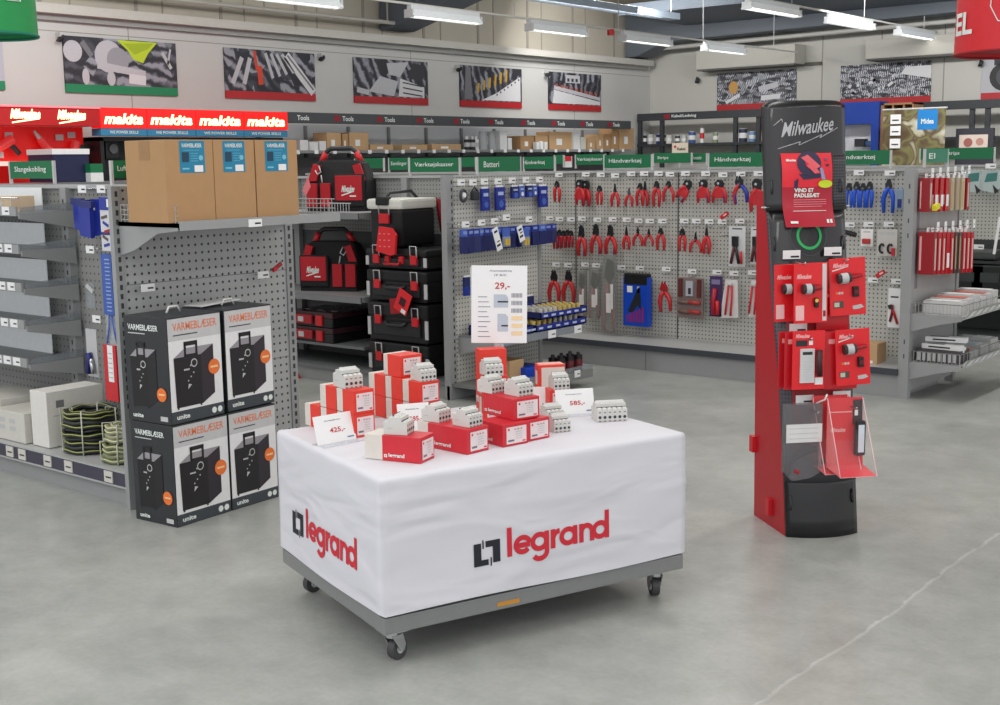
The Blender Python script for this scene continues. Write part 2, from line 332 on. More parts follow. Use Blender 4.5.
# ------------------------------------------------------------------ posters
S = lambda *p: p
def poster_left(i, y0, y1, z0, z1, band, m, label, extra=None):
    t = thing('wall_poster', label, 'poster', (WX+0.03, y0, z0), 0, 'photo posters along the left wall')
    wd, h = y1-y0, z1-z0
    mb = MB(); mb.box((-0.028, 0, 0.1), (0, wd, h), m)
    o = Vector((0, 0, 0)); u, v = Y_, Z_
    if extra: extra(mb, o, u, v, wd, h)
    mb.build('photo_print', t)
    mb = MB(); mb.box((-0.028, 0, 0), (0.001, wd, 0.105), band); mb.build('colour_band', t)
G1m, G2m, G3m, G4m = (mat((118, 118, 124), .6), mat((188, 188, 194), .6), mat((52, 52, 60), .6), mat((214, 214, 218), .6))
def rod(mb, o, u, v, x0, y0, x1, y1, wd, m, off=0.002):
    d = Vector((x1-x0, y1-y0)); d.normalize(); n = Vector((-d.y, d.x))*wd/2
    mb.flat(o, u, v, [(x0-n.x, y0-n.y), (x1-n.x, y1-n.y), (x1+n.x, y1+n.y), (x0+n.x, y0+n.y)], m, off)
def ex1(mb, o, u, v, W, H):
    mb.disc(o, u, v, 0.12, 0.5, 0.13, G2m); mb.disc(o, u, v, 0.62, 0.46, 0.2, G2m, 0.002); mb.disc(o, u, v, 0.75, 0.42, 0.16, mat((150, 150, 158), .6), 0.003)
    mb.flat(o, u, v, [(0.75, H-0.01), (1.35, H-0.01), (1.2, 0.52), (1.12, 0.4), (0.98, 0.44), (0.9, 0.55)], mat((188, 210, 40), .6), 0.0035); mb.flat(o, u, v, [(0.85, H-0.05), (1.3, H-0.02), (1.2, 0.58), (1.0, 0.5)], mat((160, 184, 30), .6), 0.004)
    rod(mb, o, u, v, 0.45, 0.35, 1.15, 0.26, 0.09, G2m, 0.004); rod(mb, o, u, v, 0.9, 0.2, 1.15, 0.18, 0.12, G4m, 0.0045)
    mb.disc(o, u, v, 0.28, 0.2, 0.05, G2m, 0.004, 0.1); mb.disc(o, u, v, 0.64, 0.19, 0.06, G2m, 0.004, 0.09)
    rod(mb, o, u, v, 1.42, 0.55, 1.55, 0.35, 0.05, G2m, 0.004); rod(mb, o, u, v, 1.55, 0.6, 1.5, 0.4, 0.03, G2m, 0.004); rod(mb, o, u, v, 0.25, 0.62, 0.38, 0.45, 0.07, G1m, 0.004)
def ex2(mb, o, u, v, W, H):
    for k in range(4): rod(mb, o, u, v, 0.72+0.1*k, H-0.04, 0.84+0.13*k, 0.3+0.03*k, 0.05, G2m)
    rod(mb, o, u, v, 1.1, H-0.05, 1.6, 0.12, 0.13, G4m); rod(mb, o, u, v, 1.12, H-0.05, 1.6, 0.16, 0.03, G1m, 0.003)
    rod(mb, o, u, v, 0.52, H-0.02, 0.56, 0.4, 0.05, mat((205, 70, 45), .6)); rod(mb, o, u, v, 0.6, 0.46, 0.62, 0.2, 0.09, mat((205, 70, 45), .6), 0.003)
    for k, (a, c) in enumerate(((0.12, 0.24), (0.22, 0.3))): rod(mb, o, u, v, 0.12+0.2*k, 0.2, 0.3+0.14*k, 0.56, 0.07, G2m)
def ex3(mb, o, u, v, W, H):
    mb.flat(o, u, v, [(0.3, 0.18), (0.85, 0.12), (0.95, 0.35), (0.55, 0.42)], G2m); mb.flat(o, u, v, [(0.7, 0.62), (1.2, 0.66), (1.0, 0.42), (0.75, 0.45)], G2m); mb.flat(o, u, v, [(1.0, 0.4), (1.55, 0.28), (1.55, 0.12), (0.95, 0.12)], G4m)
    for k in range(3): rod(mb, o, u, v, 1.05, 0.18+0.08*k, 1.5, 0.14+0.075*k, 0.02, G3m, 0.004)
    mb.flat(o, u, v, [(1.15, 0.42), (1.5, 0.36), (1.58, 0.62), (1.3, 0.65)], G3m, 0.003); rod(mb, o, u, v, 0.05, 0.2, 0.3, 0.16, 0.08, G2m)
def ex4(mb, o, u, v, W, H):
    for k in range(6): rod(mb, o, u, v, 0.45+0.15*k, 0.25+0.04*k, 0.47+0.15*k, 0.4+0.05*k, 0.05, mat((205, 160, 40), .6), 0.003)
    mb.flat(o, u, v, [(0.55, 0.12), (1.6, 0.12), (1.6, 0.55), (0.95, 0.25)], G4m); 
    for k in range(7): mb.disc(o, u, v, 0.95+0.1*k, 0.22+0.045*k, 0.02, G3m, 0.003, n=8)
    mb.flat(o, u, v, [(0.1, 0.12), (0.3, 0.12), (0.26, H-0.02), (0.14, H-0.02)], G1m)
def ex5(mb, o, u, v, W, H):
    mb.flat(o, u, v, [(0.1, 0.12), (1.6, 0.12), (1.6, 0.18), (0.15, 0.36)], G4m); mb.flat(o, u, v, [(0.15, 0.37), (1.6, 0.2), (1.6, 0.26), (0.15, 0.44)], G2m, 0.0015)
    for k in range(9): mb.rect(o, u, v, 0.2+0.155*k, 0.42-0.017*k, 0.26+0.155*k, 0.47-0.017*k, mat((190, 80, 60), .6), 0.003)
    mb.rect(o, u, v, 0.5, 0.5, 0.95, 0.64, G2m, 0.002)
    for k in range(3): mb.rect(o, u, v, 0.55+0.13*k, 0.52, 0.62+0.13*k, 0.58, G3m, 0.003)
GB = mat((20, 130, 84), 0.5); RB = mat((178, 34, 40), 0.5)
names = ['pale poster with a green band, cut off beside the green lampshade sign', 'green-banded photo poster of a yellow helmet, goggles and gloves', 'red-banded photo poster of screwdrivers and an orange-tipped tool',
         'red-banded photo poster of cartons and printed leaflets', 'red-banded photo poster of brass terminal screws', 'red-banded photo poster of a terminal block rail, nearest the room corner']
for i, ex in enumerate((None, ex1, ex2, ex3, ex4, ex5)):
    y0 = 8.66+2.433*(i-1)
    poster_left(i, y0, y0+1.64, 2.56, 3.24, GB if i < 2 else RB, photo_mat(i, scale=5, dark=(42, 43, 52), light=(150, 152, 162)) if i else mat((176, 178, 190), .6), names[i], ex)
for i, (x0, x1, lb, sd, acc) in enumerate(((-12.46, -10.79, 'red-banded photo poster of steel rods and one brass nut', 11, 1), (-9.92, -8.26, 'red-banded photo poster of a heap of tiny screws, over the blue portal', 12, 0), (-7.4, -5.8, 'red-banded poster of black earmuffs, beside the red lampshade sign', 13, 2))):
    t = thing('wall_poster', lb, 'poster', (x0, WY-0.02, 2.56), 0, 'photo posters on the back wall')
    mb = MB(); o = Vector((0, 0, 0)); u = X_; v = Z_
    mb.box((0, 0, 0.1), (x1-x0, 0.015, 0.7), photo_mat(sd, scale=(10, 13)[i % 2] if acc < 2 else 2, stretch=(1, 1, 2.2), dark=(54, 56, 64), light=(212, 214, 222)) if acc < 2 else mat((178, 178, 184), .6))
    if acc == 1:
        mb.disc(o, u, v, 0.36, 0.42, 0.1, mat((196, 150, 80), .6), 0.002, 0.12); rod(mb, o, u, v, 0.9, 0.36, 1.3, 0.44, 0.1, G2m); rod(mb, o, u, v, 0.95, 0.2, 1.35, 0.22, 0.09, G4m); rod(mb, o, u, v, 0.2, 0.14, 0.5, 0.28, 0.06, G4m)
    elif acc == 0:
        mb.flat(o, u, v, [(1.12, 0.5), (1.66, 0.4), (1.66, 0.62), (1.2, 0.62)], G4m, .002)
        for k in range(26): a, c = random.uniform(.05, 1.5), random.uniform(.14, .5); rod(mb, o, u, v, a, c, a+random.uniform(-.08, .12), c+random.uniform(-.07, .07), 0.05, (G2m, G4m, G3m)[k % 3], .003)
    else:
        mb.disc(o, u, v, 0.4, 0.36, 0.27, mat((34, 34, 38), .5), 0.002, 0.24); mb.disc(o, u, v, 0.4, 0.36, 0.16, mat((70, 70, 78), .5), 0.003); mb.disc(o, u, v, 0.4, 0.36, 0.09, G3m, 0.004); mb.rect(o, u, v, .2, .55, .8, .69, G3m, .002)
    mb.build('photo_print', t)
    mb = MB(); mb.box((0, -0.001, 0), (x1-x0, 0.015, 0.105), RB); mb.build('colour_band', t)
# small security cameras and spots on the walls
for i, (p, lb) in enumerate(((onX(60, 38, WX+0.1), 'small dark wall speaker at the corner of the helmet poster'), (onX(321.5, 58, WX+0.1), 'small dark camera beside the screwdriver poster'), (onX(459, 69, WX+0.1), 'small pale camera beside the brass terminal poster'), (onX(548, 74, WX+0.1), 'small pale camera beside the terminal rail poster'),
                       (onY(696, 80, WY-0.1), 'small black camera alone on the wall by the room corner'), (onY(979, 63, WY-0.1), 'small black dome camera beside the earmuff poster'))):
    t = thing('wall_camera', lb, 'camera', p, 0)
    mb = MB(); mb.cyl((0, 0, 0), (0.06 if i > 3 else 0.0, 0.02, -0.02), 0.06, DARK, 12, 0.045); mb.build('lens_housing', t)
    mb = MB(); mb.box((-0.1 if i < 4 else -0.02, 0 if i < 4 else 0, 0.02), (0, 0.1 if i > 3 else 0.02, 0.07), LGREY); mb.build('bracket', t)
# ================================================================== far displays and shelving
# long shelving against the left wall
x0 = -13.4
t = thing('shelving_unit', 'long grey shelving against the left wall under a dark header strip', 'shelving', (x0, 11.6, 0))
mb = MB(); mb.box((-0.05, 0, 2.215), (0, 8.6, 2.365), mat((66, 70, 74), .5)); 
for i in range(10):
    y = 0.25+i*0.86
    if i: mb.rect((0.002, 0, 0), Y_, Z_, y-0.16, 2.25, y-0.04, 2.33, mat((140, 24, 40), .5))
    mb.text('Tools', (0.002, 0, 0), Y_, Z_, y, 2.255, 0.22, 0.07, SIGNW)
mb.build('header_sign', t)
mb = MB(); mb.box((-0.58, 0, 0.05), (-0.54, 8.6, 2.215), mat((176, 180, 184), .6))
for i in range(11): mb.box((-0.539, i*0.86, 1.85), (-0.535, i*0.86+0.015, 2.2), STEELD)
mb.build('back_panel', t)
for z, nm in ((1.80, 0), (1.35, 1), (0.9, 2), (0.4, 3), (0.1, 4)):
    mb = MB(); mb.box((-0.54, 0, z), (0, 8.6, z+0.04), mat((132, 134, 134), .5) if z > 1.7 else STEELD)
    if z > 1.7:
        for k in range(24): mb.box((0, 0.2+k*0.352, z-0.01), (0.006, 0.27+k*0.352, z+0.045), PAPER)
    mb.build('shelf', t)
for i in range(11): mb = MB(); mb.box((-0.56, i*0.86-0.02, 0), (-0.5, i*0.86+0.02, 2.2), STEELD); mb.build('upright', t)
mb = MB(); mb.box((-0.5, 0.02, 1.44), (-0.2, 8.5, 1.74), mat((62, 60, 62), .7)); mb.build('dark_box', t)  # plain dark box filling the space below the top shelf
SW = 'cartons on the long wall shelf'
def wallbox(px0, px1, pt, m, lb, x=-13.55, dep=0.3, cat='box', name='carton', grp=SW, zb=1.84, deco=None):
    a = onX(px0, 140, x); b = onX(px1, 140, x); h = height_at(a, pt)-zb
    mb = MB(); mb.box((-dep, 0, 0), (0, b.y-a.y, h), m, 0.006)
    if deco: deco(mb, b.y-a.y, h)
    mb.box((0, (b.y-a.y)*.3, h*.25), (0.002, (b.y-a.y)*.55, h*.6), PAPER) if m in (KRAFT, KRAFTL) else None
    return mb.build(name, loc=(x, a.y, zb), label=lb, cat=cat, group=grp)
spots = [(300, 308, 140, WHITE, 'white pack at the bag end of the long wall shelf'), (309.5, 318, 142, WHITE, 'low white pack second on the long wall shelf'), (319.5, 326, 141, WHITE, 'narrow white pack beside the first carton on the wall shelf'),
 (327, 341, 132.5, KRAFTL, 'light brown carton first on the long wall shelf above the tool bag'), (342.5, 348, 134, KRAFT, 'slim brown carton between two larger ones above the tool bag'), (349.5, 368.5, 132.5, KRAFTL, 'wide brown carton with white labels above the tool bag'),
 (370, 393, 144.5, KRAFTL, 'flat open carton next to the wide carton on the wall shelf'), (402, 427, 144.7, KRAFTL, 'flat open carton above the toolbox aisle sign'), (432, 461, 144, KRAFTL, 'long flat carton before the bottles on the wall shelf'),
 (500, 507, 131, WHITE, 'tall stack of white packs right of the clear jugs'), (508, 512, 138, WHITE, 'short white pack beside the tall white stack'), (520.5, 534, 136, KRAFT, 'brown carton above the battery sign end, left of a pair'), (535.5, 548, 135.5, KRAFTL, 'brown carton with white packs standing before it'),
 (549.5, 572, 131.5, KRAFTL, 'widest brown carton on the wall shelf, two stacked layers'), (574, 580, 134, WHITE, 'white pack beside the widest carton'), (581, 586, 137, CREAM, 'small cream pack between cartons on the wall shelf'), (588, 595, 138.5, KRAFTL, 'little brown carton between cream packs'),
 (597.5, 603.5, 134.5, KRAFTL, 'narrow brown carton left of the last tall three'), (604.5, 611, 134, KRAFT, 'narrow brown carton second before the shelf end'), (612, 618.5, 128, KRAFT, 'tall narrow carton next to the last one on the wall shelf'), (620, 634, 128, KRAFTL, 'tall carton standing last at the corner end of the wall shelf')]
for s in spots: wallbox(*s)
for i, px in enumerate((536.5, 540.5, 544.5)): wallbox(px, px+3, 142, WHITE, '%s small white pack in front of a brown carton on the wall shelf' % ORD[i], x=-13.43, dep=0.08, name='small_pack')
for i, (px, m) in enumerate(((465, DARK), (470.5, DARK), (474, WHITE))):
    a = onX(px+1.8, 140, -13.6); mb = MB(); mb.cyl((0, 0, 0), (0, 0, 0.17), 0.05, m); mb.cyl((0, 0, 0.17), (0, 0, 0.22), 0.022, WHITE); mb.cyl((0, 0, 0.05), (0, 0, 0.12), 0.052, LGREY, cap=False)
    mb.build('bottle', loc=(a.x, a.y, 1.84), label=('black bottle with pale label left of the clear jugs', 'black bottle in the middle between a black and a white one', 'white bottle next to the clear jugs on the wall shelf')[i], cat='bottle', group='bottles on the wall shelf')
for i, px in enumerate((479, 487.5)):
    a = onX(px+3.5, 140, -13.6); mb = MB(); mb.cyl((0, 0, 0), (0, 0, 0.3), 0.09, mat((186, 190, 194), .25, alpha=.7), 14, 0.06); mb.tube([(0, 0.07, 0.25), (0, 0.13, 0.22), (0, 0.13, 0.1), (0, 0.085, 0.06)], 0.01, LGREY)
    mb.build('clear_jug', loc=(a.x, a.y, 1.84), label='clear plastic jug %s' % ('beside the bottles' if i == 0 else 'beside the tall white stack'), cat='jug', group='clear jugs on the wall shelf')
# glowing brand headers and the red tool bay, far left
GLOWR = mat((235, 20, 20), .5, emit=.7, var=.02); GLOWD = mat((170, 8, 14), .5, emit=.2, var=.03); GLOWT = mat((255, 232, 170), .5, emit=2.2, var=0)
xh = -13.2
for i, (a, b) in enumerate(((8.609, 9.247), (9.257, 9.977), (9.987, 10.746), (10.756, 11.5))):
    t = thing('brand_header', 'glowing red header with slanted maker lettering, %s of four from the red tool bay' % ORD[i], 'lit sign', (xh, a, 2.11), 0, 'glowing red maker headers')
    wd = b-a; mb = MB(); mb.box((-0.2, 0, 0.0), (0, wd, 0.24), GLOWR); mb.text('makita', (0.002, 0, 0), Y_, Z_, 0.04, 0.045, wd-0.1, 0.13, GLOWT, bold=.04, shear=.3); mb.build('lit_panel', t)
    mb = MB(); mb.box((-0.2, 0, -0.09), (-0.01, wd, -0.005), mat((50, 128, 168), .5)); mb.text('WE POWER SKILLS', (-0.008, 0, 0), Y_, Z_, 0.12, -0.065, wd-0.24, 0.035, SIGNW); mb.build('blue_strip', t)
t = thing('red_tool_bay', 'red back-lit tool display bay with a glowing header at the far left', 'display', (xh, 6.6, 0))
mb = MB(); mb.box((-0.35, 0, 2.13), (0, 2.0, 2.33), GLOWD); mb.box((-0.35, 0, 2.33), (0.02, 2.0, 2.35), mat((236, 120, 130), .5, emit=.5))
for y in (0.86, 1.44): mb.text('Milwaukee', (0.003, 0, 0), Y_, Z_, y, 2.2, 0.36, 0.11, GLOWT, bold=.05, shear=.25); mb.flat((0.003, 0, 0), Y_, Z_, [(y+.02, 2.15), (y+.36, 2.2), (y+.37, 2.22), (y+.02, 2.165)], GLOWT, .001)
mb.build('lit_header', t)
mb = MB(); mb.box((-0.42, 0, 0.1), (-0.38, 2.0, 2.13), mat((218, 18, 16), .5, emit=.2, scale=2, var=.3)); mb.build('back_panel', t)
mb = MB(); mb.box((-0.38, 0, 1.68), (-0.02, 1.25, 1.73), mat((240, 200, 190), .5, emit=.4)); mb.build('shelf', t)
mb = MB(); mb.box((-0.38, 0, 1.2), (0, 2.0, 1.24), REDD); mb.build('shelf', t)
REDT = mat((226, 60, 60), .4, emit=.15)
tools = [(0.95, 1.93, 0.5, 'angled power drill hung in the red bay, body tilted up'), (1.48, 1.87, -0.9, 'red hand tool hung in the middle of the red bay'), (1.82, 1.86, 1.2, 'red tool next to the black cabinet in the red bay'), (0.55, 1.9, 0.2, 'red tool hung highest near the picture edge in the red bay')]
for i, (y, z, a, lb) in enumerate(tools):
    t = thing('power_tool', lb, 'power tool', (xh-0.3, 6.6+y, z), (a, 0, 0), 'tools in the red bay')
    mb = MB(); mb.cyl((0, -0.16, 0), (0, 0.1, 0), 0.045, REDT, 10, 0.06); mb.build('motor_body', t)
    mb = MB(); mb.tube([(0, 0.04, -0.02), (0, 0.07, -0.1), (0, 0.09, -0.18)], 0.032, DARK); mb.build('grip', t)
    mb = MB(); mb.cyl((0, -0.26, 0), (0, -0.16, 0), 0.015, LGREY, 8, 0.03); mb.build('chuck', t)
for i, (y, z) in enumerate(((0.98, 2.02), (1.62, 2.0), (1.98-0.2, 2.03), (0.85, 1.8))):
    mb = MB(); mb.box((0, 0, 0), (0.01, 0.1, 0.07), LGREY); mb.build('price_card', loc=(xh-0.36, 6.6+y, z-0.03), label='white price card on the red bay back panel, %s' % ('upper left one', 'upper middle one', 'upper one next to the black cabinet', 'lower one beside the drill')[i], cat='price card', group='price cards in the red bay')
t = thing('black_cabinet', 'black tool display cabinet behind the cardboard boxes and the glowing headers', 'cabinet', (xh-0.1, 8.66, 0))
mb = MB(); mb.box((-0.5, 0, 0.1), (-0.46, 2.85, 1.98), DARK); mb.build('back_panel', t)
mb = MB(); mb.box((-0.5, 0, 0.0), (-.02, 0.05, 2.0), BLACK); mb.box((-0.5, 1.45, 0.0), (-.02, 1.5, 2.0), BLACK); mb.box((-0.5, 2.8, 0.0), (-.02, 2.85, 2.0), BLACK); mb.box((-0.5, 0, 1.96), (-.02, 2.85, 2.01), BLACK); mb.build('frame', t)
mb = MB(); mb.box((-0.46, 0.05, 1.4), (0, 1.45, 1.43), BLACK); mb.build('shelf', t)
mb = MB(); mb.box((0, 0, 0), (0.2, 0.2, 0.26), DARK, .02); mb.cyl((0.2, .1, .13), (0.22, .1, .13), .06, STEELD); mb.build('speaker_case', loc=(xh-.5, 8.85, 1.74), label='dark square tool case hanging in the black cabinet', cat='case')
# navy carton with a white top behind the left gondola, white one left of it
a = onX(54, 179, -12.6); b = onX(90, 179, -12.6); 
mb = MB(); mb.box((-0.5, 0, 0), (0, b.y-a.y, 0.3), mat((20, 26, 66), .5)); mb.box((-0.51, -.01, 0.3), (0.01, b.y-a.y+.01, 0.36), WHITE); mb.build('navy_crate', loc=(-12.6, a.y, height_at(a, 182)-0.0), label='navy crate with a white lid behind the aisle sign at the left', cat='crate')
a = onX(91, 179, -12.5); mb = MB(); mb.box((-0.3, 0, 0), (0, .16, 0.1), WHITE); mb.box((-0.3, 0, 0.1), (0, .16, 0.2), GREEN); mb.build('small_sign_card', loc=(-12.5, a.y, 1.49), label='little green and white card right of the navy crate', cat='sign')
# counter carrying them
mb = MB(); mb.box((-13.15, 6.7, 0), (-12.2, 9.6, 1.49), STEELD); mb.build('display_counter', label='grey counter in front of the red tool bay, mostly hidden', cat='counter')
# ------------------------------------------------------------------ back wall racking
t = thing('back_racking', 'dark racking along the back wall under a header reading Kabel/Ledning', 'shelving', (-13.92, 21.2, 0))
DK = mat((50, 53, 58), .5)
mb = MB(); mb.box((0, 0, 2.39), (9.2, 0.04, 2.535), DK); mb.rect((0, -0.002, 0), X_, Z_, 0.62, 2.42, 0.76, 2.5, mat((140, 24, 40), .5)); mb.text('Kabel/Ledning', (0, -0.002, 0), X_, Z_, 0.8, 2.425, 0.55, 0.07, SIGNW); mb.build('header_sign', t)
for z in (1.89, 1.3, .7, .15):
    mb = MB(); mb.box((0, 0, z), (9.2, 0.55, z+0.05), DK); mb.build('shelf', t)
for px in (638.5, 660.5, 734, 757, 815, 845, 970.5, 986):
    p = onY(px, 130, 21.2); mb = MB(); mb.box((p.x+13.92-0.04, 0.03, 0), (p.x+13.92+0.04, 0.09, 2.4), DK); mb.build('upright', t)
cans = [(645, 4, 135.5, DARK, 'dark tin'), (650.5, 6, 135, LGREY, 'pale tin'), (658, 4, 134.5, NAVY, 'navy tin'), (663.5, 5, 135, DARK, 'black tin'), (669, 6, 135.5, CREAM, 'cream tin'), (677.5, 5, 136, DARK, 'second black tin'), (684, 5, 136, LGREY, 'grey tin above the price card'),
        (692, 7, 132, mat((60, 88, 150), .5), 'tall blue tin'), (702, 4, 128.5, WHITE, 'tall slim white tin'), (715.5, 5, 133, mat((130, 150, 110), .5), 'green and white tin'), (743, 8, 129, mat((40, 50, 76), .5), 'wide navy reel'), (752.5, 7, 132, mat((110, 150, 200), .5), 'light blue reel')]
for px, w_, py, m, lb in cans:
    p = onY(px, 143, 21.35); h = height_at(p, py)-1.94; r_ = w_/2/ (FPX/(p-CAM).length)
    t = thing('paint_tin', lb+' on the back racking shelf', 'tin', (p.x, p.y, 1.94), 0, 'tins on the back racking')
    mb = MB(); mb.cyl((0, 0, 0), (0, 0, h), r_, m, 14); mb.cyl((0, 0, h*.3), (0, 0, h*.7), r_+.003, WHITE if m is not WHITE else RED, 14, cap=False); mb.build('can', t)
    mb = MB(); mb.cyl((0, 0, h), (0, 0, h+.012), r_*.92, LGREY, 14); mb.build('lid', t)
# display pieces near the right end of the back wall
y0 = 20.0
t = thing('blue_portal', 'royal blue display frame with a white opening beside the red drum stand', 'display', (0, y0, 0))
BL = mat((14, 56, 148), .5)
a, b = onY(838, 130, y0).x, onY(878.5, 130, y0).x
mb = MB(); mb.prism([(a-.7, .1), (a-.7, 2.53), (b, 2.53), (b, .1), (b-.13, .1), (b-.13, 2.17), (a-.1, 2.17), (a-.1, .1)], 0, .35, BL); mb.build('frame', t)
mb = MB(); mb.box((a-.1, 0.3, .6), (b-.13, .34, 2.17), WHITE); mb.build('back_panel', t)
mb = MB(); mb.box((a-.1, 0.05, 1.5), (b-.13, .3, 1.54), STEELL); mb.build('shelf', t)
mb = MB(); mb.cyl((a+.3, .2, 1.86), (b-.2, .2, 1.84), .05, mat((70, 100, 140), .4)); mb.cyl((a+.55, .2, 1.7), (a+.6, .2, 1.86), .03, DARK); mb.box((a+.25, .1, 1.8), (a+.42, .25, 1.93), DARK); mb.build('cordless_tool', loc=(0, y0, 0), label='blue grey cordless tool on the shelf inside the blue frame', cat='power tool')
t = thing('pine_cubby', 'pine cubby shelf behind the plant banner next to the blue frame', 'cubby shelf', (onY(879, 130, y0).x, y0+.05, 0))
PINE = mat((150, 112, 78), .6); wd = onY(912, 110, y0).x-onY(879, 110, y0).x
mb = MB(); mb.box((0, 0, 0.1), (.05, .4, 2.49), PINE); mb.box((wd-.03, 0, .1), (wd, .4, 2.49), PINE); mb.box((0, 0, 2.46), (wd, .4, 2.49), PINE); mb.build('case', t)
for z in (2.2, 1.9, 1.6, 1.3): mb = MB(); mb.box((.05, .01, z), (wd-.03, .39, z+.025), PINE); mb.build('shelf', t)
for k in (1, 2): mb = MB(); mb.box((wd*k/3, .01, .1), (wd*k/3+.025, .39, 2.46), PINE); mb.build('divider', t)
mb = MB(); mb.box((.03, .37, .1), (wd-.03, .39, 2.46), mat((84, 52, 42), .7)); mb.build('back_panel', t)
a, b = onY(883, 130, y0-.4), onY(945, 130, y0-.4)
t = thing('plant_banner', 'fabric banner printed with leaves and a blue square logo', 'banner', (a.x, y0-.4, 0)); wd = b.x-a.x
bm_ = bpy.data.materials.new('leaf_print'); bm_.use_nodes = True; nt = bm_.node_tree; N = nt.nodes; L = nt.links
tcc = N.new('ShaderNodeTexCoord'); nz = N.new('ShaderNodeTexNoise'); nz.inputs['Scale'].default_value = 2.6; nz.inputs['Detail'].default_value = 2; nz.inputs['Distortion'].default_value = .7; L.new(tcc.outputs['Object'], nz.inputs['Vector'])
cr = N.new('ShaderNodeValToRGB'); L.new(nz.outputs['Fac'], cr.inputs[0]); e = cr.color_ramp.elements
e[0].position = .36; e[0].color = (lin(84), lin(66), lin(44), 1); e[1].position = .66; e[1].color = (lin(190), lin(188), lin(176), 1)
for p_, c_ in ((.42, (96, 84, 60)), (.48, (118, 116, 70)), (.53, (88, 68, 54)), (.59, (170, 166, 140))): q = e.new(p_); q.color = tuple(lin(v) for v in c_)+(1,)
L.new(cr.outputs[0], N['Principled BSDF'].inputs['Base Color'])
zt, zb = 2.37, 1.2
mb = MB(); mb.box((0, 0, zb), (wd, .02, zt), bm_); mb.build('printed_cloth', t)
mb = MB(); mb.rect((0, -.002, 0), X_, Z_, wd*.56, zt-.33, wd*.88, zt-.02, mat((20, 120, 190), .5)); mb.text('Midea', (0, -.004, 0), X_, Z_, wd*.62, zt-.24, wd*.2, .08, SIGNW); mb.build('logo_square', t)
mb = MB(); mb.cyl((-.02, .01, zt), (wd+.02, .01, zt), .014, LGREY); mb.build('top_rail', t)
for i, z in enumerate((2.14, 1.96, 1.76)):
    mb = MB(); mb.box((0, 0, 0), (.17, .01, .15), WHITE); mb.rect((0, -.002, 0), X_, Z_, .03, .05, .14, .07, DARK); mb.build('info_card', loc=(a.x+.13, y0-.43, z), label='white card on the leaf banner, %s of three' % ('topmost', 'middle', 'lowest')[i], cat='card', group='cards on the leaf banner')
a, b = onY(956, 130, y0), onY(994, 130, y0)
t = thing('dark_board', 'dark display board with a small pinned picture behind the drill packs', 'display board', (a.x, y0, 0)); mb = MB(); mb.box((0, 0, .4), (b.x-a.x, .05, 2.05), mat((46, 46, 56), .6)); mb.build('board', t)
mb = MB(); mb.box((.06, -.01, 1.72), (.06+.44, 0, 1.95), mat((206, 190, 180), .6)); mb.disc((0, -.012, 0), X_, Z_, .2, 1.83, .07, mat((150, 90, 84), .6)); mb.disc((0, -.012, 0), X_, Z_, .38, 1.84, .06, mat((176, 130, 118), .6)); mb.build('pinned_picture', t)
# ================================================================== green aisle signs
def sign(px0, px1, y, pt, pb, text, lb, zt=None, zb=None, x=None, frac=(0.1, 0.9), m=GREEN, tcol=SIGNW):
    if x is None: a = onY(px0, pt, y); b = onY(px1, pt, y); u = X_; wd = b.x-a.x
    else: a = onX(px0, pt, x); b = onX(px1, pt, x); u = Y_; wd = b.y-a.y
    zt = height_at(a, pt); zb = height_at(a, pb); h = zt-zb
    t = thing('aisle_sign', lb, 'sign', (a.x, a.y, zb), 0 if x is None else PI/2, 'green aisle signs')
    mb = MB(); mb.box((0, 0, 0), (wd, .012, h), m)
    if text: mb.text(text, (0, -.002, 0), X_, Z_, wd*frac[0], h*.3, wd*(frac[1]-frac[0]), h*.4, tcol, bold=.01)
    mb.build('sign_panel', t)
    for xx in (-.012, wd): mb = MB(); mb.box((xx, -.003, -.03), (xx+.012, .014, h), LGREY); mb.build('holder', t)
sign(9.5, 52, 3.95, 161.5, 178.7, 'Slangekobling', 'green aisle sign reading Slangekobling above the empty shelves', frac=(.12, .86))
sign(112.5, 152, 0, 160.5, 178, 'Luftværktøj', 'green aisle sign mostly hidden by the first cardboard box', x=-5.14, frac=(.1, .8))
sign(410, 458.7, 6.93, 158.5, 172, 'Værktøjskasser', 'green aisle sign reading Værktøjskasser above the toolboxes')
sign(478, 520, 0, 157, 172, 'Batteri', 'green aisle sign reading Batteri above the blue packs', x=-5.745, frac=(.12, .48))
sign(604.5, 651, 8.6, 155, 168, 'Håndværktøj', 'green aisle sign reading Håndværktøj above the middle pliers, fully visible one', frac=(.1, .8))
sign(709.5, 765, 8.6, 153.3, 167, 'Håndværktøj', 'green aisle sign reading Håndværktøj left of the black drum stand', frac=(.1, .75))
sign(833, 890, 8.6, 151, 165, 'Håndværktøj', 'green aisle sign reading Håndværktøj right of the black drum stand, half hidden', frac=(.1, .75))
sign(524, 554, 8.62, 157, 169, 'Håndværktøj', 'green aisle sign half hidden behind the Batteri sign', frac=(-.02, .7))
sign(555, 563, 9.0, 155, 164, '', 'narrow plain green sign left of the red and white card')
sign(576, 604, 9.05, 154.5, 165, 'Værktøjskasser', 'smaller green sign reading Værktøjskasser behind the pegboard', frac=(.04, .96))
sign(654, 691, 10.9, 153.3, 163, 'Strips', 'green sign reading Strips between two Håndværktøj signs', frac=(.1, .4))
sign(692.5, 706, 11.0, 153.5, 162, 'Terminaler', 'short green sign next to the Strips sign', frac=(.02, .7))
sign(389, 408, 8.65, 158, 170, 'Samlinger', 'green sign reading Samlinger half behind the toolbox sign', frac=(.1, .95))
sign(355, 383, 8.65, 158.5, 168.5, '', 'plain green sign right of the upper tool bag')
sign(460, 475, 8.65, 157.5, 167, '', 'small green sign between the Værktøjskasser and Batteri signs')
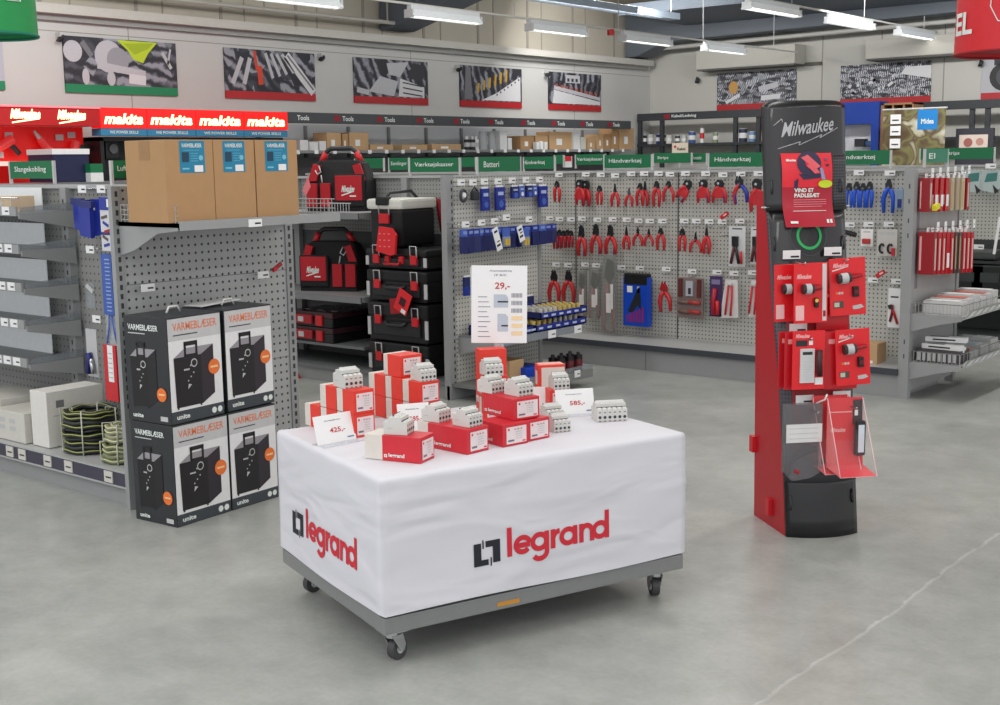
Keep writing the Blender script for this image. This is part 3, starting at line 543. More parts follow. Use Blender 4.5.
sign(921, 994, 10.95, 148.5, 159.7, 'Strips', 'long green sign reading Strips above the hanging grey packs', frac=(.36, .54))
sign(926, 948, 0, 149, 163, 'El', 'small translucent green sign reading El above the red packages', x=-3.2, frac=(.12, .4), m=mat((40, 124, 96), .5))
a = onY(564, 165, 9.3)
mb = MB(); mb.box((0, 0, 0), (.085, .01, .1), WHITE); mb.box((0, -.002, .055), (.085, .0, .1), RED); mb.build('offer_card', loc=(a.x, a.y, 1.585), label='red and white offer card standing between green signs', cat='card')
a = onY(672, 153, 12.0)
mb = MB(); mb.box((.09, .004, -.16), (.1, .009, 0), LGREY); mb.box((0, 0, 0), (.2, .01, .11), mat((226, 214, 196), .6)); mb.disc((0, -.002, 0), X_, Z_, .04, .07, .015, RED); mb.text('Kabel', (0, -.002, 0), X_, Z_, .07, .03, .1, .03, DARK); mb.build('header_card', loc=(a.x, a.y, 1.71), label='cream header card on a stem above the Strips sign', cat='card')
# ================================================================== hanging drum signs
for nm, c, zb, r_, hh, m, m2, lb in (('green', onZ(-11, 36, 2.17), 2.17, .185, .5, mat((10, 140, 70), .45), mat((10, 120, 96), .6), 'green drum-shaped hanging sign cut by the picture corner'), ('red', onZ(1026, 53, 2.13), 2.13, .33, .6, mat((208, 26, 38), .45), mat((150, 12, 24), .6), 'red drum-shaped hanging sign reading EL')):
    t = thing('drum_sign', lb, 'hanging sign', (c.x, c.y, zb))
    n = 40; mb = MB(); vs = []
    for k in range(n): a = 2*PI*k/n; vs += [(r_*math.cos(a), r_*math.sin(a), 0), (r_*.96*math.cos(a), r_*.96*math.sin(a), hh)]
    mb.add(vs, [(2*k, (2*k+2) % (2*n), (2*k+3) % (2*n), 2*k+1) for k in range(n)], m, True)
    if nm == 'red':
        # letters wrapped on the drum
        ax = math.atan2(CAM.y-c.y, CAM.x-c.x)
        def wrap(p, f): 
            th = ax+p[0]/r_; rr = (r_*(1-.04*p[1]/hh))+.004; return (rr*math.cos(th), rr*math.sin(th), p[1])
        vs_, fs_, a_, b_, c_, d_ = text_mesh('EL', .03)
        mb.add([wrap((-.425+(v.x-a_)/(b_-a_)*.155, .085+(v.y-c_)/(d_-c_)*.105), 0) for v in vs_], fs_, SIGNW)
        ol = [(-.16, .33), (-.17, .2), (-.13, .13), (-.05, .12), (-.02, .2), (-.05, .33)]
        pts = [wrap(p, 0) for p in ol]; mb.tube(pts, .003, SIGNW, 6, closed=True)
    else:
        ax = math.atan2(CAM.y-c.y, CAM.x-c.x)
        def wrap(p, f): th = ax+p[0]/r_; return ((r_+.004)*math.cos(th), (r_+.004)*math.sin(th), p[1])
        mb.tube([wrap(p, 0) for p in ((.075, .12), (.13, .12), (.135, .2), (.08, .2))], .003, SIGNW, 6, closed=True); mb.tube([wrap(p, 0) for p in ((.09, .14), (.11, .14), (.11, .17), (.09, .17))], .002, SIGNW, 6, closed=True)
    mb.build('shade', t)
    mb = MB(); mb.cyl((0, 0, .02), (0, 0, .03), r_*.97, m2, 40); mb.build('underside', t)
    mb = MB(); mb.tube([((r_)*math.cos(2*PI*k/n), r_*math.sin(2*PI*k/n), 0) for k in range(n)], .006, m2, 6, closed=True); mb.build('rim', t)
    mb = MB(); mb.cyl((0, 0, hh), (0, 0, 4.62-zb), .006, STEELL, 6); mb.build('suspension_cord', t)
# ================================================================== gondola shelving
def price_tag(mb, x, y, z, w_=.07, h=.036, ax='Y'):
    """white price slip with a dark line of print, facing -Y or +X"""
    if ax == 'Y': mb.box((x-w_/2, y-.003, z-h/2), (x+w_/2, y, z+h/2), PAPER); mb.box((x-.003, y-.0036, z-.006), (x+w_*.4, y-.003, z+.002), DARK)
    else: mb.box((x, y-w_/2, z-h/2), (x+.003, y+w_/2, z+h/2), PAPER); mb.box((x+.003, y-.003, z-.006), (x+.0036, y+w_*.4, z+.002), DARK)
SLOT = mat((52, 54, 56), .6)
def slots(mb, x, y, z0, z1, ax='X', wd=.012, pitch=.05):
    z = z0
    while z < z1:
        if ax == 'X': mb.box((x, y-wd/2, z), (x+.0015, y+wd/2, z+.025), SLOT)
        else: mb.box((x-wd/2, y-.0015, z), (x+wd/2, y, z+.025), SLOT)
        z += pitch
# ---- left gondola (shelves towards the camera, end cap towards the cart)
EX = -5.15
t = thing('gondola_shelving', 'grey steel gondola with nearly empty shelves at the left edge and a perforated end cap', 'shelving', (0, 0, 0))
mb = MB(); mb.box((-8.2, 3.44, .0), (EX-.01, 4.46, .10), STEEL); mb.build('kick_plinth', t)
mb = MB(); mb.box((-8.2, 3.42, .155), (EX-.01, 4.46, .175), STEELL); mb.box((-8.2, 3.405, .10), (EX-.01, 3.425, .172), mat((64, 62, 78), .5)); mb.box((-8.2, 3.40, .094), (EX-.01, 3.426, .102), STEELL); mb.box((-8.2, 3.40, .170), (EX-.01, 3.426, .178), STEELL)
for px in (10, 22, 47, 67.5, 107):
    p = onY(px, 455, 3.4); mb.box((p.x-.035, 3.398, .108), (p.x+.035, 3.404, .165), mat((206, 203, 196), .6)); mb.box((p.x-.02, 3.3975, .13), (p.x+.025, 3.398, .138), DARK)
mb.build('base_shelf', t)
mb = MB(); mb.box((-8.2, 3.95, .1), (EX-.02, 3.975, 1.54), peg_mat(.04, (140, 141, 139), (66, 66, 66), .15)); mb.build('back_panel', t)
mb = MB(); mb.box((-8.2, 3.92, 1.535), (EX-.01, 4.0, 1.555), STEELL); mb.build('top_rail', t)
for x in (-7.6, -6.4): mb = MB(); mb.box((x-.03, 3.9, 0), (x+.03, 3.98, 1.54), STEEL); slots(mb, x, 3.899, .2, 1.5, 'Y', .01); mb.build('upright', t)
SHB = mat((128, 131, 133), .42); 
for k, z in enumerate((1.40, 1.195, .985, .78, .565)):
    mb = MB(); x1 = -6.36; yf = 3.6
    mb.box((-7.57, yf, z), (x1, 3.94, z+.012), SHB); mb.box((-7.57, yf-.012, z-.006), (x1, yf, z+.045), STEEL)
    mb.box((-7.57, 3.90, z-.05), (x1, 3.94, z), STEELD)
    s = mb.build('shelf', t)
    for xx in (-7.575, x1):
        mb = MB(); mb.prism([(yf, z+.012), (yf, z-.02), (3.93, z-.085), (3.93, z+.012)], xx, xx+.012, STEEL, 'X'); mb.prism([(yf+.01, z+.012), (3.93, z+.012), (3.93, z+.06), (yf+.01, z+.04)], xx+.004, xx+.008, CLEARD, 'X'); mb.build('bracket', s)
    for q in range(5): mb = MB(); price_tag(mb, x1-.1-q*.1, yf-.013, z+.022, .075, .045); mb.build('price_tag', s)
    mb = MB(); mb.box((-7.5, 3.90, z+.013), (-6.62, 3.905, z+.14), mat((236, 240, 242), .3, alpha=.8, emit=.1)); mb.build('clear_divider', s)  # faint glow added so the sheet stays pale in the shelf's shade
mb = MB(); mb.tube([(-7.55, 3.62, 1.49), (-6.38, 3.62, 1.49)], .004, CHROME); mb.build('wire_rail', t)
# end cap: posts and board face +X
for ya, yb in ((3.39, 3.44), (4.44, 4.49)):
    mb = MB(); mb.box((EX-.03, ya, 0), (EX, yb, 1.56), STEEL); slots(mb, EX, (ya+yb)/2, .2 if ya > 4 else .5, 1.54, 'X', .014, .044); mb.build('end_post', t)
mb = MB(); mb.box((EX-.03, 3.44, .1), (EX-.008, 4.44, 1.545), PEG4); mb.box((EX-.03, 3.44, 1.545), (EX-.005, 4.44, 1.56), STEELL)
for z in (.62, 1.09): mb.box((EX-.008, 3.44, z), (EX-.007, 4.44, z+.004), STEELD)
mb.build('end_panel', t)
mb = MB(); mb.box((EX-.04, 3.44, 0), (EX-.004, 4.44, .14), STEEL); mb.build('end_plinth', t)
# end cap shelf with wire guard
sh = MB(); zf = 1.375; xf = EX+.47
sh.box((EX, 3.42, zf+.0), (xf, 4.38, zf+.02), STEELL); sh.box((xf-.01, 3.42, zf-.012), (xf+.012, 4.39, zf+.03), STEEL); sh.box((EX, 3.44, zf-.04), (EX+.03, 4.44, zf), STEEL)
s = sh.build('shelf', t)
for yy, dz in ((3.42, 1), (4.38, .25)): mb = MB(); mb.prism([(EX, zf+.02), (xf, zf+.02), (xf, zf-.012), (EX+.3, zf-.03*dz), (EX+.12, zf-.11*dz), (EX, zf-.14*dz)], yy, yy+.01, STEEL, 'Y'); mb.build('bracket', s)
for yy in (3.423, 4.375):
    mb = MB()
    for q in range(16): mb.cyl((EX+.02+q*.028, yy, zf+.02), (EX+.02+q*.028, yy, zf+.1), .0022, STEELL, 4)
    for q in range(4): mb.cyl((EX+.02, yy, zf+.03+q*.023), (xf-.01, yy, zf+.03+q*.023), .0022, STEELL, 4)
    mb.build('wire_guard', s)
p = onX(255, 222, xf+.013); mb = MB(); price_tag(mb, xf+.013, p.y, zf+.004, .08, .036, 'X'); mb.build('price_tag', s)
# lone hooks on the end cap board
for px, py, lb in ((151, 288, 'small hook with a white price tag on the left of the end cap board'), (266.5, 275, 'small hook with a white price tag on the right of the end cap board')):
    p = onX(px, py, EX+.08); h = thing('display_hook', lb, 'hook', (EX-.006, p.y, p.z), 0)
    mb = MB(); mb.tube([(0, 0, 0), (.06, 0, 0)], .003, CHROME, 6); mb.build('peg', h); mb = MB(); price_tag(mb, .06, 0, 0, .075, .036, 'X'); mb.build('price_tag', h)
p = onX(277, 267, EX+.07); mb = MB(); mb.obox((0, 0, 0), (.01, .07, .02), REDD, rx=.5); mb.cyl((0, -.02, -.01), (.012, -.02, -.01), .012, RED); mb.build('red_lock_tag', loc=p, label='small dark red hook lock beside the right end cap price tag', cat='hook lock')
# ---- goods on the left gondola
def carton(Pn, Pl, Pr, z, h, name, lb, cat, m, deco=None, group=None, bev=.003, rotfix=None):
    """box standing with its near corner at Pn, faces running to Pl (left face) and Pr (right face)"""
    Pn, Pl, Pr = Vector(Pn), Vector(Pl), Vector(Pr)
    dr = (Pr-Pn).xy; dl = (Pl-Pn).xy
    ang = math.atan2(dr.y, dr.x) if rotfix is None else rotfix
    if rotfix is None:
        a2 = math.atan2(dl.y, dl.x)-PI/2
        ang = math.atan2(math.sin(ang)+math.sin(a2), math.cos(ang)+math.cos(a2))
    b = max(.01, dr.dot(Vector((math.cos(ang), math.sin(ang))))); a = max(.01, dl.dot(Vector((-math.sin(ang), math.cos(ang)))))
    # local frame: +X runs along the right face, +Y along the left face; near corner at the origin
    mb = MB(); mb.box((0, 0, 0), (b, a, h), m, bev) if m else None
    if deco: deco(mb, b, a, h)
    return mb.build(name, loc=(Pn.x, Pn.y, z), rot=ang, label=lb, cat=cat, group=group), (Pn, ang, b, a)
P = onZ(49.5, 448.5, .178)
def dwhite(mb, b, a, h):
    o = (0, a, 0); u = -Y_; 
def d1(mb, b, a, h):
    # right face (normal -Y) print
    o = (0, 0, 0); mb.rect(o, X_, Z_, b*.16, h*.7, b*.3, h*.83, mat((120, 122, 124), .6)); mb.rect(o, X_, Z_, b*.35, h*.62, b*.62, h*.64, LGREY); mb.rect(o, X_, Z_, b*.1, h*.55, b*.5, h*.57, LGREY)
carton(P, P+Vector((-.16, 0, 0)), onZ(105, 437, .178), .178, .30, 'white_carton', 'large white carton on the base shelf behind the hose coils', 'box', mat((222, 220, 214), .55), d1, rotfix=R(90))
P = onZ(32, 443, .178)
def d2(mb, b, a, h):
    o = (0, 0, 0)
    for k in range(4): mb.rect(o, X_, Z_, b*(.15+.35*(k % 2)), h*(.35+.25*(k//2)), b*(.35+.35*(k % 2)), h*(.5+.25*(k//2)), LGREY)
carton((P.x-.31, 3.45, 0), (P.x-.31, 3.66, 0), (P.x, 3.45, 0), .178, .165, 'white_carton', 'low white carton with small grey marks, left of the large one', 'box', CREAM, d2)
carton((P.x-.75, 3.50, 0), (P.x-.75, 3.8, 0), (P.x-.33, 3.5, 0), .178, .2, 'white_carton', 'white carton on the base shelf cut off by the picture edge', 'box', CREAM)
def coil(c, r0, rt, n, m1, m2, nm, lb, flat=1.0):
    t = thing('hose_coil', lb, 'hose', c, 0, 'coiled hoses on the base shelf')
    mb = MB(); k = 0
    for lay in range(n):
        for q in range(2):
            r_ = r0-q*rt*1.9-(0.008 if lay % 2 else 0); z = rt+lay*rt*1.75
            wob = .006*math.sin(lay*2.1); mb.tube([((r_+wob)*math.cos(2*PI*i/28), (r_+wob)*math.sin(2*PI*i/28)*flat, z+.004*math.sin(i*1.3+lay)) for i in range(28)], rt, m1, 6, closed=True)
            if (q == 0 and lay % 2 == 0) or lay == n-1: mb.tube([((r_+wob+rt*(.8 if q == 0 else 0))*math.cos(2*PI*i/28), (r_+wob+rt*(.8 if q == 0 else 0))*math.sin(2*PI*i/28), z+rt*(.4 if q == 0 else .8)+.004*math.sin(i*1.3+lay)) for i in range(28)], .0032, m2, 5, closed=True)
    mb.build('hose', t)
    H = n*rt*1.75+rt
    for a in (0.4, 2.2, 4.1, 5.4):
        mb = MB(); ca, sa = math.cos(a), math.sin(a); ro = r0+rt*1.2; ri = r0-rt*3.4
        mb.tube([(ro*ca, ro*sa*flat, 0), (ro*ca, ro*sa*flat, H), (ri*ca, ri*sa*flat, H), (ri*ca, ri*sa*flat, 0)], .004, mat((190, 192, 180), .4), 6, closed=True); mb.build('binding_tie', t)
HB = mat((38, 42, 40), .4); HY = mat((170, 176, 92), .4)
p = onZ(93, 449, .178); coil((p.x, p.y, .178), .135, .0125, 10, HB, HY, 0, 'black and yellow garden hose in a tall tied coil on the base shelf')
p = onZ(127, 462, .178); coil((-5.43, 3.56, .178), .1, .013, 4, mat((120, 126, 92), .35), mat((206, 206, 160), .35), 0, 'clear yellowish hose coil, lower of two beside the end post')
coil((-5.43, 3.56, .28), .085, .012, 4, mat((150, 152, 120), .35), mat((216, 214, 178), .35), 0, 'pale hose coil stacked on another beside the end post')
# things hanging between the shelves and the end post
def hang(px, py, y, build, nm, lb, cat, grp=None):
    p = onY(px, py, y); t = thing(nm, lb, cat, p, 0, grp); build(t, p); return t
BAGB = mat((24, 44, 150), .35)
for i, px in enumerate((77.5, 82.5, 87.5)):
    def f(t, p, i=i):
        w_ = .065; h = (.17, .195, .19)[i]; mb = MB(); mb.prism([(-w_/2, 0), (w_/2, 0), (w_*.45, -h), (-w_*.4, -h*.96)], -.012, .012, BAGB, 'Y'); mb.build('bag', t)
        mb = MB(); mb.box((-.05, -.013, -.03), (.05, .013, .004), NAVY); mb.build('header_card', t)
    hang(px, 199+i*1.5, 3.84-i*.05, f, 'blue_bag', 'flat blue bag hanging by the empty shelves, %s of three counted from the shelves' % ORD[i], 'bag', 'blue bags by the empty shelves')
def f(t, p):
    mb = MB(); mb.prism([(-.045, 0), (.05, 0), (.04, -.19), (-.03, -.2)], -.01, .01, BAGB, 'Y'); mb.build('bag', t); mb = MB(); mb.box((-.02, -.012, -.06), (.0, -.01, -.02), PAPER); mb.build('sticker', t)
hang(96, 199, 3.84, f, 'blue_bag', 'narrow blue bag hanging between the three wide ones and the printed pack', 'bag')
def f(t, p):
    mb = MB(); mb.box((-.055, -.01, -.27), (.055, .01, 0), mat((206, 208, 214), .35)); mb.box((-.055, -.012, -.065), (.055, -.01, .0), BAGB); mb.box((.01, -.013, -.05), (.04, -.012, -.01), PAPER)
    for k in range(5): mb.obox((-.02+.01*(k % 3), -.0115, -.1-.035*k), (.05, .002, .014), (mat((90, 80, 70), .5), BAGB, REDD)[k % 3], ry=.6*(k % 2)-.2)
    mb.box((-.055, -.012, -.19), (.055, -.0105, -.175), NAVY); mb.build('printed_card', t)
hang(107, 197, 3.62, f, 'tool_pack', 'white and blue printed pack hanging above the long blue tube pack', 'pack')
def f(t, p):
    mb = MB(); BT = mat((52, 88, 170), .35)
    mb.box((-.045, -.012, -.31), (.045, .012, 0), BT)
    for k in range(14): mb.box((-.012, -.014, -.29+.02*k), (.03, -.012, -.284+.02*k), mat((150, 170, 215), .4))
    for sx in (-1, 1): mb.tube([(sx*.01, 0, -.31), (sx*.02, 0, -.38), (sx*.045, 0, -.46)], .008, BT)
    mb.build('tube', t); mb = MB(); mb.box((-.05, -.004, -.5), (.05, .006, -.3), mat((200, 205, 208), .2, alpha=.35)); mb.build('clear_sleeve', t)
hang(107.5, 254, 3.62, f, 'tube_pack', 'long blue ribbed tube in a clear sleeve beside the end post', 'pack')
def f(t, p):
    mb = MB(); mb.box((-.055, -.012, -.29), (.055, .012, 0), RED); mb.box((-.016, -.014, -.19), (.03, -.012, .0), PAPER); 
    for k in range(6): mb.box((-.01, -.015, -.17+.025*k), (.024, -.014, -.164+.025*k), LGREY)
    mb.build('red_card', t)
hang(111, 345, 3.62, f, 'red_pack', 'red pack with a white label under the blue tube pack', 'pack')
def f(t, p):
    mb = MB(); mb.box((-.05, -.003, -.26), (.05, .003, 0), mat((188, 190, 192), .35)); mb.build('card', t)
    mb = MB(); mb.tube([(-.02, -.02, -.24), (0, -.02, -.16), (-.01, -.02, -.13)], .018, NAVY); mb.tube([(.03, -.02, -.24), (.012, -.02, -.16)], .012, CHROME); mb.build('plier_handles', t)
hang(91, 329, 3.75, f, 'plier_pack', 'clear pack with blue and silver plier handles left of the red pack', 'pack')
def f(t, p):
    mb = MB(); mb.box((-.04, -.003, -.14), (.04, .003, 0), CLEARD); mb.obox((.01, -.01, -.03), (.07, .008, .02), LGREY, ry=.5); mb.build('clear_bag', t)
hang(90, 283, 3.8, f, 'clear_pack', 'crumpled clear pack below the four narrow price tags', 'pack')
for i, (px, py) in enumerate(((82.5, 189), (101.5, 189), (90.5, 249.5), (97, 319))):
    p = onY(px, py, 3.80); h = thing('display_hook', 'wire hook with white price tag, %s beside the empty shelves' % ('upper left', 'upper right', 'middle', 'lowest')[i], 'hook', (p.x, 3.948, p.z), 0, 'hooks beside the empty shelves')
    mb = MB(); mb.tube([(0, 0, 0), (0, -.15, 0)], .003, CHROME, 6); mb.build('peg', h); mb = MB(); price_tag(mb, 0, -.15, 0, .075, .04); mb.build('price_tag', h)
p = onY(10, 199, 3.7)
mb = MB(); mb.box((-.16, -.07, 0), (.1, .07, .085), mat((214, 190, 162), .6)); mb.box((-.1, -.072, .02), (.0, -.07, .06), CREAM); mb.build('beige_pack', loc=(p.x, 3.72, 1.413), label='beige pack lying on the top shelf at the picture edge', cat='pack')
# ---- cardboard boxes on the end cap shelf
TB = mat((24, 128, 164), .5); TBL = mat((120, 190, 214), .5)
spc = [(168, 216), (216.7, 257), (258.3, 299.5)]
zc = zf+.022
for i, (a, b) in enumerate(spc):
    ya, yb = onX(a, 220, xf-.03).y, onX(b, 218, xf-.03).y; h = .37
    mb = MB(); mb.box((-.30, ya, 0), (0, yb, h), KRAFT, .003); wd = yb-ya
    o = (.0, ya, 0); u, v = Y_, Z_
    lx0, lx1 = wd*(.22 if i else .3), wd*(.76 if i else .82)
    mb.rect(o, u, v, lx0, h*.6, lx1, h*.985, TB, .001); mb.text('VARMEBLÆSER', o, u, v, lx0+.012, h*.905, (lx1-lx0)*.8, .018, SIGNW, .002); mb.rect(o, u, v, lx0+.02, h*.87, lx1-.03, h*.875, TBL, .002)
    mb.rect(o, u, v, lx0+.012, h*.73, lx0+.05, h*.85, mat((18, 60, 84), .5), .002); mb.rect(o, u, v, lx1-.06, h*.61, lx1-.012, h*.69, PAPER, .002); mb.disc(o, u, v, lx1-.022, h*.78, .012, TBL, .002)
    for k in range(4): mb.rect(o, u, v, lx0+.06, h*(.74+.03*k), lx0+.06+.04, h*(.745+.03*k), TBL, .002)
    mb.rect(o, u, v, lx0+.012, h*.64, lx0+.05, h*.66, TBL, .002)
    if i == 0: mb.rect((-.30, ya, 0), X_, Z_, .11, h-.09, .19, h-.004, mat((158, 122, 84), .6), .001)
    mb.box((-.30, ya+wd*.48, h-.001), (0, ya+wd*.52, h+.0008), mat((160, 124, 86), .6))
    mb.build('cardboard_box', loc=(xf-.03, 0, zc), label=('cardboard box with a blue label, nearest of the row on the end cap shelf', 'cardboard box with a blue label in the middle of the end cap shelf row', 'cardboard box with a blue label, beside the upper tool bag')[i], cat='box', group='cardboard boxes on the end cap shelf')
# ---- heater boxes
HG = mat((38, 42, 46), .4, scale=6, var=.3); HGF = mat((228, 229, 230), .45); HGT = mat((196, 197, 198), .45); OT = mat((226, 128, 84), .5); HK = mat((26, 24, 28), .5); HLT = mat((60, 66, 72), .5)
def heater_art(mb, o, u, v, b, h, dark):
    """printed picture of a black box heater with a handle"""
    fx, fw = b*.09, b*.74
    if dark: fx, fw = b*.12, b*.6
    x0, x1, x2 = fx, fx+fw*.68, fx+fw
    z0, z1, z2 = h*.15, h*.62, h*.70
    mb.flat(o, u, v, [(x0, z1), (x1, z1), (x2, z2), (x0+fw*.28, z2)], mat((150, 146, 152), .5) , .002)
    mb.flat(o, u, v, [(x0+b*.02, z0), (x1, z0), (x1, z1), (x0, z1)], HK if not dark else mat((14, 14, 17), .5), .0022)
    mb.flat(o, u, v, [(x1, z0), (x2, z0+h*.08), (x2, z2), (x1, z1)], mat((44, 38, 46), .5) if not dark else mat((22, 21, 25), .5), .0022)
    for (cx, cz, rr, m) in ((x0+fw*.5, z1-h*.07, b*.06, LGREY), (x0+fw*.5, z1-h*.07, b*.045, HK)): mb.disc(o, u, v, cx, cz, rr, m, .0026 if m is LGREY else .003)
    mb.rect(o, u, v, x0+fw*.24, z1-h*.13, x0+fw*.38, z1-h*.115, LGREY, .0026)
    mb.flat(o, u, v, [(x0+fw*.32, z0+h*.16), (x0+fw*.42, z0+h*.2), (x0+fw*.34, z0+h*.21)], LGREY, .0026)
    for k in range(5): mb.disc(o, u, v, x0+fw*(.34+.07*(k % 3)), z0+h*(.24+.035*k), b*.012, LGREY, .0026, n=8)
    hx0, hx1 = x0+fw*.26, x0+fw*.6
    for (a, b_, c, d) in ((hx0, z1+.0, hx0+b*.04, z2+h*.05), (hx1-b*.04, z1, hx1, z2+h*.05), (hx0, z2+h*.02, hx1, z2+h*.06), (hx0, z1, hx1, z1+h*.02)): mb.rect(o, u, v, a, b_, c, d, HK, .003)
    mb.rect(o, u, v, x0+b*.03, z0-h*.015, x0+b*.06, z0, HK, .0026); mb.rect(o, u, v, x1-b*.05, z0-h*.015, x1-b*.02, z0, HK, .0026)
def heater_box(Pn, ang, b, a, h, z, lb, bottomless=False):
    t = thing('heater_box', lb, 'box', (Pn.x, Pn.y, z), ang, 'boxed fan heaters by the end cap')
    mb = MB(); mb.box((0, 0, 0), (b, a, h), HG, .003)
    # right (long) face is local -Y ; left face is local -X
    o = (0, 0, 0); u = X_
    mb.rect(o, u, Z_, .004, h*.02, b-.004, h*.985, HGF, .0008); mb.rect(o, u, Z_, .004, h*.78, b-.004, h*.985, HGT, .0012); mb.rect(o, u, Z_, .004, 0.004, b-.004, h*.12, HLT, .0012)
    mb.text('VARMEBLÆSER', o, u, Z_, b*.1, h*.87, b*.82, h*.075, OT, .002, bold=.01); mb.rect(o, u, Z_, b*.1, h*.825, b*.55, h*.835, HLT, .002)
    heater_art(mb, o, u, Z_, b, h, False)
    mb.disc(o, u, Z_, b*.83, h*.48, b*.11, ORANGE, .0035); mb.rect(o, u, Z_, b*.76, h*.47, b*.9, h*.49, mat((250, 200, 150), .5), .004)
    mb.text('unite', o, u, Z_, b*.1, h*.04, b*.24, h*.045, SIGNW, .002, bold=.03)
    for q in (.8, .91): mb.disc(o, u, Z_, b*q, h*.06, b*.045, SIGNW, .002)
    o = (0, a, 0); u = -Y_
    mb.text('VARMEBLÆSER', o, u, Z_, a*.1, h*.87, a*.7, h*.055, SIGNW, .002, bold=.02); mb.rect(o, u, Z_, a*.1, h*.835, a*.5, h*.845, LGREY, .002)
    heater_art(mb, o, u, Z_, a, h, True)
    mb.disc(o, u, Z_, a*.82, h*.28, a*.11, ORANGE, .0035); mb.rect(o, u, Z_, a*.75, h*.275, a*.89, h*.29, mat((250, 200, 150), .5), .004)
    mb.text('unite', o, u, Z_, a*.12, h*.04, a*.24, h*.04, SIGNW, .002, bold=.03); mb.rect(o, u, Z_, a*.76, h*.03, a*.93, h*.075, LGREY, .002)
    mb.build('printed_carton', t)
    mb = MB(); mb.tube([(b*.4, a*.5, h+.002), (b*.45, a*.5, h+.03), (b*.6, a*.5, h+.03), (b*.65, a*.5, h+.002)], .006, PLASTIC, 6) ; mb.build('carry_handle', t)
Pn, Pl, Pr = onZ(177.5, 528, 0), onZ(136.5, 517.5, 0), onZ(231.5, 511, 0)
dr = Pr-Pn; ang = math.atan2(dr.y, dr.x); b = dr.xy.length; a = .29; h1 = height_at(Pn, 426.5)
heater_box(Pn, ang, b, a, h1, 0, 'boxed black fan heater on the floor, bottom left of the stack of four')
Pu = Pn+Vector((-.0, -.0, 0)); heater_box(Pu, ang+.02, b*.98, a, h1*1.03, h1+.003, 'boxed black fan heater on top at the left, nearest the end post')
P2 = Pn+dr.normalized()*(b+.006)+Vector((-.0, .0, 0)); heater_box(P2, ang-.02, b*.92, a, h1*1.0, 0, 'boxed black fan heater on the floor, nearest the cart')
P3 = Pu+dr.normalized()*(b+.006)+Vector((-.01, .01, 0)); heater_box(P3, ang, b*.93, a, h1*1.03, h1+.003, 'boxed black fan heater on top at the right of the stack of four')
p = P3+Vector((-.2, .0, h1*2+.03)); mb = MB(); mb.prism([(0, 0), (.26, .012), (.25, .016), (0, .004)], -.04, .08, mat((214, 214, 212), .4), 'Y'); mb.build('leaflet', loc=p+Vector((.02, -.02, -.005)), rot=ang, label='white leaflet lying across the top of the upper heater boxes', cat='leaflet')
# small cardboard box between heaters and cart
p = onZ(306, 440, 0)
mb = MB(); mb.box((0, 0, 0), (.2, .3, .2), KRAFTL, .003); mb.box((.14, -.0015, .04), (.2, 0, .17), TB); mb.box((.2, .0, .04), (.2015, .16, .17), TB); mb.build('open_carton', loc=(-5.02, 4.66, 0), label='small cardboard box with a blue label on the floor behind the cart', cat='box')
# ---- middle gondola: toolboxes towards the camera, battery goods on its end cap
GX = -5.75; GY0, GY1 = 6.40, 7.46; GC = 6.93
t = thing('gondola_shelving', 'dark middle gondola holding the tool bags and toolboxes, blue packs on its end cap', 'shelving', (0, 0, 0))
mb = MB(); mb.box((-9.4, GY0+.03, 0), (GX-.01, GY1, .1), STEEL); mb.build('kick_plinth', t)
mb = MB(); mb.box((-9.4, GY0+.01, .1), (GX-.01, GY1, .125), STEELD); mb.build('base_shelf', t)
mb = MB(); mb.box((-9.4, GC, .1), (GX-.02, GC+.02, 1.12), mat((66, 68, 70), .5)); mb.box((-9.4, GC, 1.12), (GX-.02, GC+.02, 1.54), peg_mat(.0312, (150, 152, 150), (80, 80, 80), .18)); mb.build('back_panel', t)
mb = MB(); mb.box((-9.4, GC-.03, 1.535), (GX-.01, GC+.05, 1.553), STEELL); mb.build('top_rail', t)
for x in (-7.85,-6.62): mb = MB(); mb.box((x-.03, GC-.04, .1), (x+.03, GC, 1.54), STEEL); mb.build('upright', t)
for z in (1.275, .655):
    mb = MB(); x1 = -6.63
    mb.box((-8.2, GY0+.02, z), (x1, GC, z+.015), STEEL); mb.box((-8.2, GY0+.01, z-.03), (x1, GY0+.025, z+.015), mat((120, 122, 124), .3)); s = mb.build('shelf', t)
    mb = MB(); mb.prism([(GY0+.02, z), (GY0+.02, z-.02), (GC, z-.1), (GC, z)], x1-.006, x1, STEEL, 'X'); mb.build('bracket', s)
mb = MB(); mb.box((-8.2, GY0+.06, .27), (-6.66, GC, .29), STEELD); mb.build('shelf', t)
mb = MB()
for k in range(8): mb.cyl((-6.95+.03*k, GY0+.03, 1.29), (-6.95+.03*k, GY0+.03, 1.36), .003, LGREY, 4)
mb.cyl((-6.96, GY0+.03, 1.36), (-6.72, GY0+.03, 1.36), .003, LGREY, 4); mb.build('wire_guard', t)
for ya, yb in ((GY0, GY0+.075), (GY1-.04, GY1)): mb = MB(); mb.box((GX-.05, ya, 0), (GX, yb, 1.56), STEEL); slots(mb, GX, ya+.055, .1, 1.54, 'X', .012, .05) if ya == GY0 else None; mb.build('end_post', t)
mb = MB(); mb.box((GX-.03, GY0+.075, .1), (GX-.008, GY1-.04, 1.545), PEG3); mb.box((GX-.03, GY0+.075, 1.545), (GX, GY1-.04, 1.56), STEELL); mb.build('end_panel', t)
mb = MB(); mb.box((GX-.03, GY0, 0), (GX-.005, GY1, .1), STEEL); mb.build('end_plinth', t)
xs1 = GX+.38
z1 = .435
mb = MB(); mb.box((GX, GY0+.1, z1), (xs1, GY1-.02, z1+.012), mat((120, 124, 130), .4)); mb.box((xs1-.005, GY0+.1, z1-.035), (xs1+.01, GY1-.02, z1+.014), mat((132, 138, 146), .4)); s = mb.build('shelf', t)
